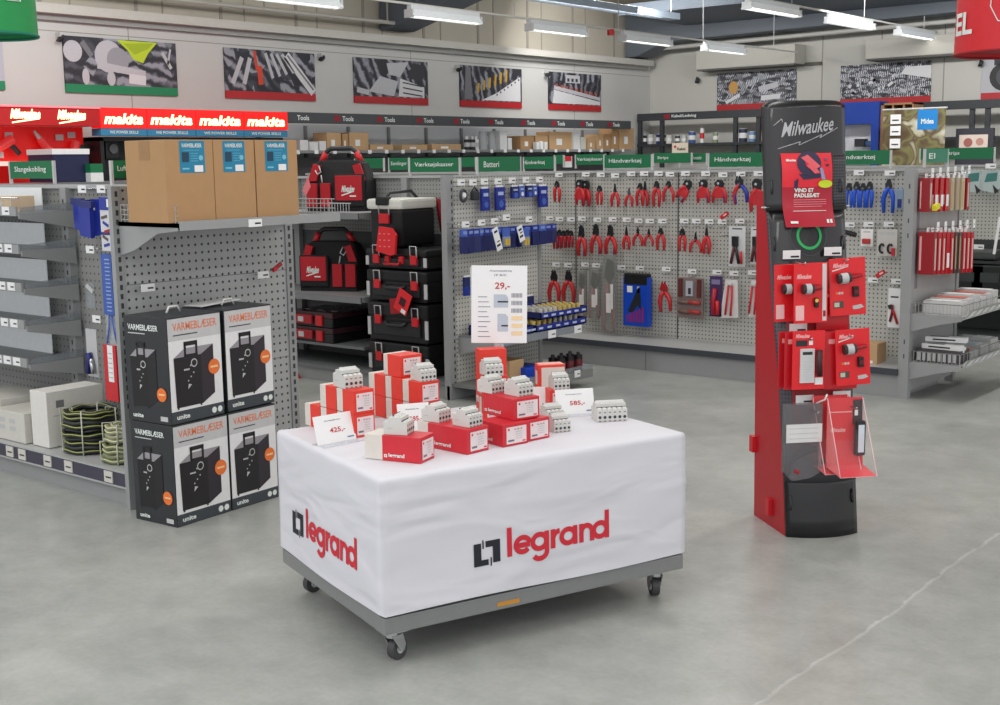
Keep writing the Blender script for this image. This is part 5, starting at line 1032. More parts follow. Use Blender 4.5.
for i, (px, lb) in enumerate(((975, 'teal and clear bag pack hanging on the gondola behind, left one'), (993, 'teal and clear bag pack hanging at the picture edge'))):
    p = onY(px, 170, y5-.18); t2 = thing('bag_pack', lb, 'pack', p, 0, 'teal bag packs behind')
    mb = MB(); mb.prism([(-.075, 0), (.06, 0), (.085, -.15), (.02, -.19), (-.095, -.16)], -.05, .05, mat((176, 190, 190), .3), 'Y'); mb.prism([(-.03, -.03), (.055, -.02), (.05, -.09), (-.05, -.1)], -.053, -.05, mat((60, 120, 116), .4), 'Y'); mb.build('bag', t2)
    mb = MB(); mb.prism([(.02, -.12), (.07, -.17), (.04, -.2)], -.055, -.045, DARK, 'Y'); mb.build('cable_end', t2)
for i, (px, py) in enumerate(((990, 166), (978, 247))):
    p = onY(px, py, y5-.3); h = thing('display_hook', 'hook with white price tag on the gondola behind, %s' % ('above the teal packs', 'below the teal packs')[i], 'hook', (p.x, y5, p.z)); mb = MB(); mb.tube([(0, 0, 0), (0, -.28, 0)], .003, CHROME, 5); mb.build('peg', h); mb = MB(); price_tag(mb, 0, -.28, 0, .085, .04); mb.build('price_tag', h)
for i, px in enumerate((968, 980, 992)):
    p = onY(px, 262, y5-.2); mb = MB(); mb.box((-.06, -.1, -.0), (.06, .1, .08), mat((74, 78, 78), .4), .02); mb.build('dark_pack', loc=(p.x, y5-.2, .77), label='dark wrapped pack on the upper dark shelf behind, %s from the end cap' % ORD[i], cat='pack', group='dark wrapped packs behind')
for i, px in enumerate((972, 990)):
    mb = MB(); p = onY(px, 330, y5-.25); mb.box((-.13, -.12, 0), (.13, .12, .2), mat((36, 42, 42), .4), .01); mb.box((-.1, -.125, .06), (.1, -.12, .14), mat((60, 66, 66), .4)); mb.build('dark_crate', loc=(p.x, y5-.28, .53), label='dark plastic crate on the middle shelf behind the right end cap, %s' % ('left one', 'right one')[i], cat='crate', group='dark crates behind')
# ---- hand tools on the pegboard
HR = mat((196, 42, 48), .35); HB_ = mat((58, 56, 128), .4); JB = mat((40, 42, 46), .4, .3); JS = mat((120, 122, 124), .3, .8)
def plier(px, pt, pb, wpx, style, lb, grp, y=8.52, tilt=0.0, jaw=JB, hm=HR, hm2=None):
    a, b = onY(px, pt, y), onY(px, pb, y); H = a.z-b.z; sc_ = 1250/((a-CAM).length)*.87; s_ = wpx/sc_
    t = thing('pliers', lb, 'pliers', ((a.x+b.x)/2, y, (a.z+b.z)/2), (0, tilt, 0), grp)
    hf = {'cut': .3, 'long': .42, 'round': .34, 'pump': .42, 'closed': .3, 'shear': .36}[style]
    zp = H/2-H*hf; z0 = -H/2; r_ = H*.05+.0035
    for sx in (-1, 1):
        mb = MB(); m2 = hm2 or (HB_ if sx > 0 and style in ('pump', 'round') else hm)
        pts = [(sx*.004, sx*.004, zp+.01), (sx*s_*.22, sx*.003, zp-H*.08), (sx*s_*.40, 0, zp-H*.3), (sx*(s_*.5-r_), 0, z0)]
        if style == 'closed': pts = [(sx*.008, 0, zp), (sx*s_*.3, 0, zp-H*.12), (sx*s_*.33, 0, zp-H*.35), (sx*s_*.26, 0, z0)]
        mb.tube(pts, r_, m2 if sx > 0 and hm2 else hm, 8, rs=[r_*.8, r_*1.25, r_*1.15, r_*.8])
        if m2 is not hm: mb.tube([(p_[0]*.82, p_[1]-.006, p_[2]) for p_ in pts[1:]], r_*.5, m2, 6)
        mb.build('handle', t)
    mb = MB(); zt = H/2
    if style in ('cut', 'closed'):
        mb.prism([(-.018, zp-.01), (.018, zp-.01), (.024, zp+H*.1), (.008, zt), (-.008, zt), (-.024, zp+H*.1)], -.008, .008, jaw); mb.cyl((0, -.012, zp+.012), (0, .012, zp+.012), .009, JS, 8)
    elif style == 'long': mb.prism([(-.014, zp-.01), (.014, zp-.01), (.012, zp+H*.12), (.003, zt), (-.003, zt), (-.012, zp+H*.12)], -.006, .006, jaw); mb.cyl((0, -.009, zp+.01), (0, .009, zp+.01), .007, JS, 8)
    elif style == 'round':
        mb.cyl((.0, -.012, zt-H*.17), (0, .012, zt-H*.17), H*.155, jaw, 14); mb.prism([(-.03, zp-.02), (.03, zp-.02), (.035, zt-H*.15), (-.04, zt-H*.12)], -.009, .009, jaw); mb.cyl((-.006, -.014, zt-H*.18), (-.006, .014, zt-H*.18), .01, LGREY, 8)
    elif style == 'pump': mb.prism([(-.02, zp-.02), (.014, zp-.02), (.026, zp+H*.1), (.02, zt-H*.1), (.0, zt), (-.028, zt-.02), (-.02, zt-H*.12), (-.03, zp+H*.1)], -.009, .009, jaw); mb.cyl((0, -.012, zp+.01), (0, .012, zp+.01), .011, JS, 8)
    else: mb.prism([(-.02, zp-.02), (.02, zp-.02), (.035, zp+H*.14), (.01, zt), (.0, zp+H*.2), (-.012, zt), (-.034, zp+H*.14)], -.008, .008, jaw); mb.cyl((0, -.012, zp+.012), (0, .012, zp+.012), .01, JS, 8)
    if style == 'round': mb.prism([(-.02, zp), (.02, zp), (s_*.34, -H*.18), (s_*.2, -H*.3), (-s_*.2, -H*.3), (-s_*.34, -H*.18)], -.01, .004, hm)
    mb.build('jaws', t); return t
G_1, G_2, G_3 = 'pliers in the top row of the pegboard', 'pliers in the middle row of the pegboard', 'pliers in the bottom row of the pegboard'
plier(557, 181, 202, 8.5, 'closed', 'stubby red pliers hanging alone at the inner corner, top row', G_1)
plier(580, 179, 205, 10, 'round', 'red crimping pliers with black head, front one of the top row bunch', G_1)
plier(586, 180, 206, 9, 'round', 'red crimping pliers half behind another in the top row bunch', G_1, y=8.55)
plier(599.5, 185.5, 205, 7, 'closed', 'small closed red pliers, third hook of the top row', G_1)
plier(615, 183.6, 206.6, 9, 'long', 'red pliers with thin dark nose, fourth hook of the top row', G_1)
plier(629, 188, 206.6, 8.5, 'long', 'red pliers with bright silver nose, fifth hook of the top row', G_1, jaw=JS)
plier(640, 183, 206, 8, 'cut', 'red side cutters, left one of the pair on the sixth hook', G_1); plier(645, 181, 206, 7, 'long', 'red long-nose pliers, right one of the pair on the sixth hook', G_1, y=8.55)
plier(656.5, 181, 206.6, 8, 'cut', 'upright red side cutters left of the board seam, top row', G_1)
plier(668.5, 181, 202, 12, 'cut', 'spread red pliers just left of the board seam, top row', G_1)
plier(684.6, 178.5, 202, 10, 'round', 'red crimping tool hung slanted across the board seam', G_1, tilt=.6)
plier(703.4, 179, 203, 13, 'round', 'red and blue crimper with round black head, left of two alike', G_1)
plier(719.5, 179, 203, 15, 'round', 'red and blue crimper with round black head, right of two alike', G_1)
plier(740, 175.5, 203.5, 15, 'shear', 'wire stripper with one red and one blue handle', G_1, tilt=-.15, hm2=mat((44, 60, 160), .4))
plier(757, 178, 212, 14, 'round', 'large red lever crimper half behind the red stand panel', G_1, y=8.5)
for i, px in enumerate((555.5, 559.5, 563.5, 567.5, 571)): plier(px, 230.5-(i % 2), 249-i*.4, 5.5, 'closed', 'small dark-red pliers in the middle row bunch by the corner, %s of five' % ORD[i], G_2, y=8.5+.012*(i % 2), hm=mat((170, 34, 46), .35))
plier(581.6, 225, 256, 10, 'pump', 'long black-jawed pliers, first of three large ones in the middle row', G_2)
plier(596, 223.6, 253.8, 12, 'pump', 'long black-jawed pliers, second of three large ones in the middle row', G_2)
plier(610.5, 224.5, 254.4, 13, 'pump', 'long black-jawed pliers, third of three large ones in the middle row', G_2)
plier(626.4, 227, 249.5, 7.5, 'long', 'slim red pliers right of the three large ones', G_2); plier(637.8, 227.2, 246, 11, 'long', 'small spread pliers, left of two alike in the middle row', G_2); plier(648.8, 228.7, 246, 10, 'long', 'small spread pliers, right of two alike in the middle row', G_2)
plier(660.7, 228, 250.3, 9, 'cut', 'red cutters with a silver-dotted dark head left of the seam', G_2)
plier(682.3, 228.5, 251.3, 8.5, 'closed', 'closed red pliers right of the seam in the middle row', G_2); plier(695.6, 232.4, 252.7, 13, 'long', 'small wide-open red pliers in the middle row', G_2); plier(706.5, 225.4, 253.8, 7.5, 'long', 'tall long-nose red pliers standing straight in the middle row', G_2, jaw=JB)
plier(554, 270, 303, 13, 'shear', 'big black-jawed red cutters, left of two above the battery trays', G_3, y=8.5); plier(568.5, 270, 303, 14, 'shear', 'big black-jawed red cutters, right of two above the battery trays', G_3, y=8.5)
plier(664.5, 281.6, 311.6, 13, 'shear', 'all-red spring clamp pliers right of the blue case', G_3, jaw=mat((170, 30, 34), .4), tilt=-.1)
HBL = mat((32, 84, 200), .35)
for i, px in enumerate((849, 856.5, 863, 869.5)): plier(px, 183-(i % 2)*1.5, 207.7, 6.5, 'closed', 'blue-handled cutters right of the stand, %s of four in a bunch' % ORD[i], 'blue cutters right of the stand', hm=HBL, y=8.5)
plier(888.5, 179, 213, 11, 'cut', 'larger blue-handled pliers hanging alone right of the stand', G_1, hm=HBL)
# hooks and price tags
tags = {'top': [(559, 174.8), (585.8, 174.3), (600.8, 174.6), (615.1, 175.4), (631, 173.6), (644.2, 173.4), (658.5, 173.4), (670, 174.2), (685.4, 173.4), (705.7, 173.5), (722.9, 174.7), (740.8, 174), (758.4, 173.5), (859, 172.6), (890, 173)],
 'middle': [(550, 218.3), (559.5, 219), (571, 219.3), (582, 218.5), (597.4, 219.7), (612.6, 219.3), (626.7, 219.7), (638.6, 220.7), (649.7, 221), (662.4, 221), (684.2, 220.9), (696.3, 221), (709.1, 221.4), (722.2, 221.5), (739.9, 221), (849.6, 224.7), (868.7, 224.3), (889, 224.3)],
 'bottom': [(556, 264.5), (568, 265), (585, 264.5), (596, 265.3), (621.4, 267.4), (639.8, 268.2), (666.2, 268.9), (692, 271.4), (717, 272.2), (734, 273.3), (752.5, 272.5), (873, 280), (896.4, 281.3)]}
for k, lst in tags.items():
    for i, (px, py) in enumerate(lst):
        p = onY(px, py, BY-.05); h = thing('display_hook', 'price-tagged wire hook, %s from the corner in the %s row of the plier pegboard' % (ORD[i], k), 'hook', (p.x, BY, p.z), 0, 'price-tagged hooks in the %s row' % k)
        mb = MB(); mb.tube([(0, 0, -.045), (0, -.09, -.045), (0, -.1, -.035)], .0028, CHROME, 5); mb.tube([(0, 0, 0), (0, -.05, 0)], .002, CHROME, 4); mb.build('peg', h)
        mb = MB(); price_tag(mb, 0, -.05, 0, .076, .036); mb.build('price_tag', h)
p = onY(736, 240, BY); 
# carded goods
def carded(px0, px1, pt, pb, lb, nm, build, y=8.5, grp=None, rx=0, cat='pack'):
    a, b = onY(px0, pt, y), onY(px1, pt, y); h = a.z-height_at(a, pb); t = thing(nm, lb, cat, ((a.x+b.x)/2, y, a.z), (0, rx, 0), grp); build(t, b.x-a.x, h); return t
def b_white(t, w_, h):
    mb = MB(); mb.box((-w_/2, 0, -h), (w_/2, .008, 0), mat((212, 214, 216), .4)); mb.rect((0, 0, 0), X_, Z_, -w_*.3, -h*.08, w_*.3, -h*.05, DARK); mb.build('card', t)
    mb = MB(); mb.prism([(-w_*.22, -h*.25), (w_*.1, -h*.25), (w_*.1, -h*.5), (-w_*.2, -h*.5)], -.03, 0, BLACK); mb.build('tool_head', t)
    mb = MB(); mb.tube([(-w_*.1, -.02, -h*.5), (-w_*.28, -.02, -h*.93)], .012, mat((90, 18, 26), .4)); mb.tube([(0, -.02, -h*.5), (w_*.2, -.02, -h*.93)], .012, BLACK); mb.tube([(w_*.32, -.02, -h*.62), (w_*.36, -.02, -h*.93)], .01, RED); mb.build('tool_handles', t)
carded(729, 745.5, 226, 266, 'white carded black-headed tool in the middle row near the stand', 'tool_card', b_white)
carded(751, 762, 227, 264, 'white carded tool mostly hidden by the red stand panel', 'tool_card', b_white)
def b_case(t, w_, h):
    mb = MB(); mb.box((-w_/2, -.03, -h), (w_/2, .03, -.03), mat((22, 72, 190), .3), .01); mb.build('case_body', t)
    mb = MB(); mb.box((-w_*.46, -.032, -h*.22), (w_*.46, .03, 0), BLACK, .01); mb.build('black_top', t)
    mb = MB(); mb.rect((0, -.031, 0), X_, Z_, -w_*.33, -h*.36, -w_*.12, -h*.24, PAPER); mb.rect((0, -.031, 0), X_, Z_, w_*.06, -h*.36, w_*.16, -h*.24, LGREY)
    mb.flat((0, -.031, 0), X_, Z_, [(-w_*.3, -h*.72), (-w_*.2, -h*.6), (.02, -h*.28), (w_*.16, -h*.25), (w_*.2, -h*.45), (w_*.22, -h*.68), (w_*.08, -h*.6), (-w_*.12, -h*.74)], mat((28, 34, 40), .5), .001)
    for k in range(6): mb.rect((0, -.031, 0), X_, Z_, -w_*.34+k*w_*.12, -h*.92, -w_*.27+k*w_*.12, -h*(.78-.03*k), mat((150, 40, 110), .4), .002)
    mb.build('printed_window', t)
carded(625, 650.5, 272.5, 325, 'blue plastic case with a black top and a screwdriver picture on the pegboard', 'tool_case', b_case, cat='tool case')
def b_kit(t, w_, h):
    mb = MB(); mb.box((-w_/2, 0, -h), (w_/2, .02, 0), mat((128, 112, 110), .35), .004); mb.build('clear_pouch', t)
    mb = MB(); BR = mat((92, 38, 38), .5)
    for x in (-.42, .3): mb.box((x*w_, -.015, -h*.48), ((x+.14)*w_, 0, -h*.03), BR)
    for z in (.55, .78): mb.tube([(-w_*.4, -.01, -h*(z+.06)), (0, -.01, -h*(z+.06))], .016, mat((110, 84, 76), .5)); mb.tube([(0, -.01, -h*(z+.06)), (w_*.42, -.01, -h*(z+.06))], .016, mat((170, 54, 50), .5))
    mb.box((-w_*.12, -.016, -h*.45), (w_*.14, -.001, -h*.08), mat((176, 180, 190), .4)); mb.box((-w_*.02, -.018, -h*.4), (w_*.08, -.016, -h*.25), DARK); mb.build('screwdriver_set', t)
carded(677, 703, 277, 317, 'clear pouch of brown and red screwdrivers right of the board seam', 'tool_pouch', b_kit)
def b_purple(t, w_, h):
    mb = MB(); mb.box((-w_/2, 0, -h), (w_/2, .012, 0), mat((70, 50, 96), .35)); mb.build('card', t); mb = MB(); mb.tube([(-.01, -.01, -h*.95), (-.015, -.012, -h*.6), (.0, -.01, -h*.3)], .02, mat((170, 24, 44), .4)); mb.tube([(.02, -.01, -h*.95), (.022, -.012, -h*.6)], .016, RED); mb.box((-w_*.35, -.004, -h*.2), (w_*.35, 0, -h*.08), mat((130, 120, 160), .4)); mb.build('tool_handles', t)
carded(710, 722, 276, 316, 'purple card with a red-handled tool in the bottom row', 'tool_card', b_purple)
def b_wred(t, w_, h):
    mb = MB(); mb.prism([(-w_*.2, 0), (w_*.45, 0), (w_*.5, -h*.96), (-w_*.5, -h)], 0, .008, mat((216, 212, 212), .4)); mb.build('card', t)
    mb = MB(); mb.tube([(.0, -.012, -h*.15), (-.01, -.012, -h*.5), (-.025, -.012, -h*.9)], .008, RED); mb.tube([(.03, -.012, -h*.15), (.03, -.012, -h*.5), (.02, -.012, -h*.92)], .008, RED); mb.cyl((.0, -.012, -h*.12), (.03, -.012, -h*.12), .014, LGREY); mb.build('pliers', t)
carded(720, 738.5, 279, 318, 'white tilted card holding long red tweezers in the bottom row', 'tool_card', b_wred)
carded(749, 757, 280, 317, 'white and red card peeking out left of the red stand panel', 'tool_card', b_wred)
CLG = mat((150, 152, 148), .2, alpha=.5)
def b_wrap(t, w_, h):
    mb = MB(); mb.prism([(-w_*.35, 0), (w_*.45, 0), (w_*.5, -h*.9), (w_*.3, -h), (-w_*.5, -h*.95)], -.02, .012, CLG); mb.build('plastic_wrap', t)
    mb = MB(); mb.prism([(-w_*.1, -h*.05), (w_*.3, -h*.08), (w_*.4, -h*.25), (w_*.1, -h*.4), (-w_*.3, -h*.28)], -.012, .0, mat((64, 68, 66), .4, .4)); mb.build('jaws', t)
    mb = MB(); mb.tube([(-w_*.05, -.008, -h*.38), (-w_*.25, -.008, -h*.7), (-w_*.35, -.008, -h*.97)], .011, mat((206, 96, 92), .4)); mb.tube([(w_*.15, -.008, -h*.38), (w_*.3, -.008, -h*.7), (w_*.3, -.008, -h*.97)], .011, mat((206, 96, 92), .4)); mb.build('handle', t)
    mb = MB(); mb.box((-w_*.1, -.026, -h*.75), (w_*.22, -.021, -h*.5), mat((226, 220, 218), .5)); mb.box((w_*.2, -.026, -h*.7), (w_*.35, -.021, -h*.38), mat((222, 222, 222), .5)); mb.build('label_strip', t)
for i, (a_, b_, c_, d_, lb) in enumerate(((577, 586.5, 270, 318, 'plastic-wrapped red-handled tool, left of three in the bottom row'), (588.5, 600.5, 269, 319, 'plastic-wrapped red-handled tool, middle of three in the bottom row'), (602, 616.5, 254, 331, 'longest plastic-wrapped tool hanging down to the base, bottom row'))): carded(a_, b_, c_, d_, lb, 'wrapped_tool', b_wrap, y=8.46, cat='tool', grp='plastic-wrapped tools in the bottom row')
def b_small(t, w_, h):
    mb = MB(); mb.box((-w_/2, 0, -h), (w_/2, .01, 0), PAPER); mb.rect((0, 0, 0), X_, Z_, -w_*.3, -h*.2, w_*.3, -h*.12, LGREY); mb.box((-w_*.3, -.025, -h*.85), (w_*.35, 0, -h*.55), mat((180, 50, 46), .4), .006); mb.build('card', t)
carded(861, 873, 229, 246, 'small white card with a red cutter right of the stand', 'tool_card', b_small)
def b_hooks(t, w_, h):
    mb = MB(); mb.box((-w_/2, 0, -h), (w_/2, .008, 0), mat((200, 198, 194), .4)); mb.rect((0, 0, 0), X_, Z_, -w_*.4, -h*.2, w_*.4, -h*.1, LGREY); mb.build('card', t)
    for x, m in ((-.03, BLACK), (.03, BLACK)): mb = MB(); mb.tube([(x+.018*math.cos(a), -.015, -h*.72+.03*math.sin(a)) for a in [R(40+32*k) for k in range(9)]], .008, m); mb.box((x+.01, -.02, -h*.98), (x+.03, 0, -h*.7), RED) if x > 0 else None; mb.build('curved_blade', t)
carded(877.5, 897.5, 229, 255.5, 'white card with two black curved blades right of the stand', 'tool_card', b_hooks)
def b_wp(t, w_, h):
    mb = MB(); mb.box((-w_/2, 0, -h), (w_/2, .008, 0), PAPER); mb.rect((0, 0, 0), X_, Z_, -w_*.3, -h*.24, w_*.3, -h*.2, DARK); mb.build('card', t)
    mb = MB(); mb.tube([(-.03, -.012, -h*.45), (0, -.012, -h*.6), (.03, -.012, -h*.9)], .009, RED); mb.tube([(-.01, -.012, -h*.42), (-.01, -.012, -h*.6), (-.025, -.012, -h*.85)], .009, mat((110, 20, 30), .4)); mb.cyl((-.03, -.015, -h*.42), (-.02, -.015, -h*.52), .014, DARK); mb.build('pliers', t)
carded(888.5, 901.5, 288, 327, 'white card with red pliers beside the grey end post', 'tool_card', b_wp)
for i, (px, py, lb) in enumerate(((724.4, 215.5, 'small red and pink cap on the empty hook above the middle row'), (880.5, 274, 'small red hook lock above the low white card right of the stand'), (899.5, 199, 'pale blue wrapped item next to the grey end post'), (850.5, 233.5, 'short black tool end showing right of the stand'))):
    p = onY(px, py, 8.5); mb = MB()
    if i < 2: mb.obox((0, 0, 0), (.07, .02, .03), RED, ry=-.6); mb.obox((.01, -.011, .006), (.03, .002, .012), mat((240, 190, 190), .4), ry=-.6); mb.build('hook_lock', loc=p, label=lb, cat='hook lock')
    elif i == 2: mb.box((-.03, -.01, -.07), (.03, .02, .07), mat((130, 150, 176), .3), .006); mb.box((-.01, -.012, -.06), (.02, -.01, .0), NAVY); mb.build('wrapped_item', loc=p, label=lb, cat='pack')
    else: mb.cyl((-.04, 0, .01), (.04, 0, -.01), .018, BLACK, 10); mb.build('black_tool', loc=p, label=lb, cat='tool')
mb = MB(); mb.tube([(0, 0, 0), (.0, -.12, 0), (.0, -.13, .01)], .004, CHROME, 6); p = onY(721, 236, BY-.1); mb.tube([(.03, 0, 0), (.03, -.12, 0), (.03, -.13, .01)], .004, CHROME, 6); mb.build('display_hook', loc=(p.x, BY, p.z), label='bare chrome double hook between the tall pliers and the white card', cat='hook')
p = onY(873, 366, 8.4); mb = MB(); mb.box((-.06, -.08, 0), (.06, .08, .17), KRAFTL, .003); mb.box((-.02, -.0815, .03), (.03, -.08, .05), PAPER); mb.build('small_carton', loc=(p.x, 8.4, .18), label='small brown carton on the base shelf right of the stand', cat='box')
# ================================================================== cart with cloth
c0 = Vector((-2.794, 2.762, 0)); ang = R(70.3)
LN, WD = 1.247, .913
t = thing('display_cart', 'grey flat cart on castors under a white branded cloth', 'cart', c0, ang)
# local: +X along the long side that faces the right, +Y to the far left
mb = MB(); mb.box((0, 0, .118), (LN, WD, .175), mat((128, 130, 130), .4), .004); mb.box((.43, -.001, .13), (.52, 0, .145), mat((200, 140, 50), .5)); mb.build('deck', t)
mb = MB(); mb.box((.03, .03, .175), (LN-.03, WD-.03, .625), LGREY); mb.build('riser', t)
for i, (x, y, a) in enumerate(((.055, .06, .4), (LN-.075, .07, 1.2), (.07, WD-.07, .2), (LN-.1, WD-.1, .7))):
    mb = MB(); mb.box((x-.045, y-.04, .108), (x+.045, y+.04, .119), CHROME); mb.cyl((x, y, .085), (x, y, .11), .022, CHROME)
    o = mb.M; mb.M = Matrix.Translation((x, y, 0)) @ Matrix.Rotation(a, 4, 'Z')
    for s_ in (-1, 1): mb.prism([(-.02, .092), (.03, .092), (.045, .05), (.035, .03), (.015, .035)], s_*.021-.002, s_*.021+.002, CHROME, 'Y')
    mb.M = o; cs = mb.build('castor', t)
    mb = MB(); mb.M = Matrix.Translation((x, y, 0)) @ Matrix.Rotation(a, 4, 'Z'); mb.cyl((.025, -.014, .037), (.025, .014, .037), .037, mat((66, 66, 68), .5), 20); mb.cyl((.025, -.017, .037), (.025, .017, .037), .016, LGREY, 12); mb.build('wheel', cs)
# cloth: draped grid with slight folds
CLOTH = bpy.data.materials.new('white_cloth'); CLOTH.use_nodes = True; nt = CLOTH.node_tree; N = nt.nodes; L = nt.links; b_ = N['Principled BSDF']
b_.inputs['Base Color'].default_value = (lin(214), lin(214), lin(221), 1); b_.inputs['Roughness'].default_value = .8; b_.inputs['Specular IOR Level'].default_value = .2
tc = N.new('ShaderNodeTexCoord'); mp = N.new('ShaderNodeMapping'); mp.inputs['Rotation'].default_value = (.3, .9, .3); mp.inputs['Scale'].default_value = (1, 1, 3.5); L.new(tc.outputs['Object'], mp.inputs[0])
nz = N.new('ShaderNodeTexNoise'); nz.inputs['Scale'].default_value = 2.4; nz.inputs['Detail'].default_value = 1.2; nz.inputs['Distortion'].default_value = .8; L.new(mp.outputs[0], nz.inputs['Vector'])
bp = N.new('ShaderNodeBump'); bp.inputs['Strength'].default_value = .6; bp.inputs['Distance'].default_value = .03; L.new(nz.outputs['Fac'], bp.inputs['Height']); L.new(bp.outputs[0], b_.inputs['Normal'])
ZT = .645
def cloth_xy(s_, k):
    pass
def fold(s_, z):
    d = ZT-z
    return .0012*math.sin(s_*9+z*4)+.0022*math.sin(s_*3.1+1.3-z*7)*min(1, d*5)+.003*math.exp(-((z-.485+.05*(s_-.6))/.012)**2)*0.9
mb = MB(); e = .004
per = []; nA, nB = 60, 42
for i in range(nA): per.append(((i/nA)*LN, -e, 0, -1, (i/nA)*LN))
for i in range(nB): per.append((LN+e, (i/nB)*WD, 1, 0, LN+(i/nB)*WD))
for i in range(nA): per.append((LN-(i/nA)*LN, WD+e, 0, 1, 5+(i/nA)*LN))
for i in range(nB): per.append((-e, WD-(i/nB)*WD, -1, 0, 8+(i/nB)*WD))
zs = [ZT, ZT-.003, ZT-.010, ZT-.02]+[ZT-.02-(ZT-.02-.183)*k/26 for k in range(1, 27)]
n = len(per); vs = []
for k, z in enumerate(zs):
    ins = (.014, .005, .001, 0)[k] if k < 4 else 0
    for (x, y, nx, ny, s_) in per:
        cx = min(max(x, .012), LN-.012); cy = min(max(y, .012), WD-.012)
        f_ = fold(s_, z)+.010*(ZT-z)
        px_, py_ = cx+(x-cx), cy+(y-cy)
        dx, dy = px_-LN/2, py_-WD/2
        px_ += nx*(f_-ins); py_ += ny*(f_-ins)
        if ins: px_ = LN/2+(px_-LN/2)*(1-ins*.6); py_ = WD/2+(py_-WD/2)*(1-ins*.6)
        hem = 0 if k < len(zs)-1 else .004*math.sin(s_*5)
        vs.append((px_, py_, z+hem))
fs = []
for k in range(len(zs)-1): fs += [(k*n+i, (k+1)*n+i, (k+1)*n+(i+1) % n, k*n+(i+1) % n) for i in range(n)]
mb.add(vs, fs, CLOTH, True); mb.add([vs[i] for i in range(n)], [tuple(range(n))], CLOTH)
cl = thing('branded_cloth', 'white cloth over the cart printed with a large red word on both sides', 'tablecloth', c0, ang)
mb.build('cloth', cl)
LR = mat((204, 34, 52), .6); LB = mat((24, 26, 40), .6)
def logo(o, u, x0, z0, w_, h_):
    """square emblem then the word; o a point on the face, u the reading direction"""
    mb = MB(); e_ = h_*.86; ew = w_*.185; s1 = ew/1.0; t_ = .26
    def P(q): return [(x0+a*ew, z0+h_*.2+b*e_*.86) for a, b in q]
    mb.flat(o, u, Z_, P([(0, 0), (.55, 0), (.55, .24), (.28, .24), (.28, .94), (0, .94)]), LB, 0)
    mb.flat(o, u, Z_, P([(.45, 1.0), (.45, .74), (.72, .74), (.72, .06), (1, .06), (1, 1.0)]), LB, 0)
    mb.flat(o, u, Z_, P([(.33, .70), (.38, .70), (.38, 1.06), (.33, 1.06)]), LB, 0); mb.flat(o, u, Z_, P([(.62, -.06), (.67, -.06), (.67, .3), (.62, .3)]), LB, 0)
    X0 = x0+ew+w_*.05; WW = w_-ew-w_*.05; kx = WW/6.05; kz = h_*1.22/2.03; T = .135
    def A(cx, cy, a0, a1, rx=.40, rz=.37, n=18): return [(cx+rx*math.cos(R(a0+(a1-a0)*i/n)), cy+rz*math.sin(R(a0+(a1-a0)*i/n))) for i in range(n+1)]
    def st(pts, dx):
        L_, R_ = [], []
        for i, p in enumerate(pts):
            a = Vector(pts[max(i-1, 0)]); b = Vector(pts[min(i+1, len(pts)-1)]); d = (b-a).normalized(); n_ = Vector((-d.y, d.x))*T
            L_.append((p[0]+n_.x, p[1]+n_.y)); R_.append((p[0]-n_.x, p[1]-n_.y))
        for i in range(len(pts)-1): mb.flat(o, u, Z_, [(X0+(dx+q[0])*kx, z0+(.53+q[1])*kz) for q in (R_[i], R_[i+1], L_[i+1], L_[i])], LR, 0)
    c_ = .5
    st([(.135, 0), (.135, 1.5)], 0)
    st([(.13, .5), (.9, .5)], .36) if False else st([(.2, .48), (.93, .48)], .36); st(A(.53, c_, 5, 318), .36)
    st(A(.53, c_, 0, 360), 1.32); st([(.95, 1.0), (.95, .0)]+A(.55, -.06, 0, -150, .40, .34, 10), 1.32)
    st([(.135, 0), (.135, 1.0)], 2.50); st(A(.52, .45, 165, 88, .38, .42, 8), 2.50)
    st(A(.50, c_, 0, 360), 3.04); st([(.92, 1.0), (.92, 0)], 3.04)
    st([(.135, 0), (.135, 1.0)], 4.20); st(A(.46, .5, 175, 0, .33, .37, 12)+[(.79, 0)], 4.20)
    st(A(.50, c_, 0, 360), 5.0); st([(.92, 1.5), (.92, 0)], 5.0)
    return mb
def press(mb, side):
    """lay the print on the cloth, following its folds"""
    for i, v in enumerate(mb.v):
        if side == 'long': f_ = fold(v.x, v.z)+.010*(ZT-v.z); mb.v[i] = Vector((v.x, -e-f_-.0022, v.z))
        else: f_ = fold(8+WD-v.y, v.z)+.010*(ZT-v.z); mb.v[i] = Vector((-e-f_-.0022, v.y, v.z))
    return mb
def on_face(x, px_a, px_b): pass
# long side: read along +X; positions from the picture projected on the face plane
Mi = (Matrix.Translation(c0) @ Matrix.Rotation(ang, 4, 'Z')).inverted()
def face_pt(px, py, which):
    d = Mi.to_3x3() @ ray(px, py); o = Mi @ CAM; k = (-.008-o.y)/d.y if which == 'long' else (-.008-o.x)/d.x
    return o+d*k
a, b = face_pt(474, 560, 'long'), face_pt(608.5, 535, 'long'); top = face_pt(606, 509.5, 'long'); bot = face_pt(545, 559.5, 'long')
press(logo(Vector((0, -.0125, 0)), X_, a.x, bot.z, b.x-a.x, (top.z-bot.z)/1.22), 'long').build('logo', cl)
a, b = face_pt(292.5, 527, 'short'), face_pt(357, 558, 'short'); top = face_pt(308, 511, 'short'); bot = face_pt(322, 557.5, 'short')
press(logo(Vector((-.0125, 0, 0)), -Y_, -a.y, bot.z, a.y-b.y, (top.z-bot.z)/1.18), 'short').build('logo', cl)
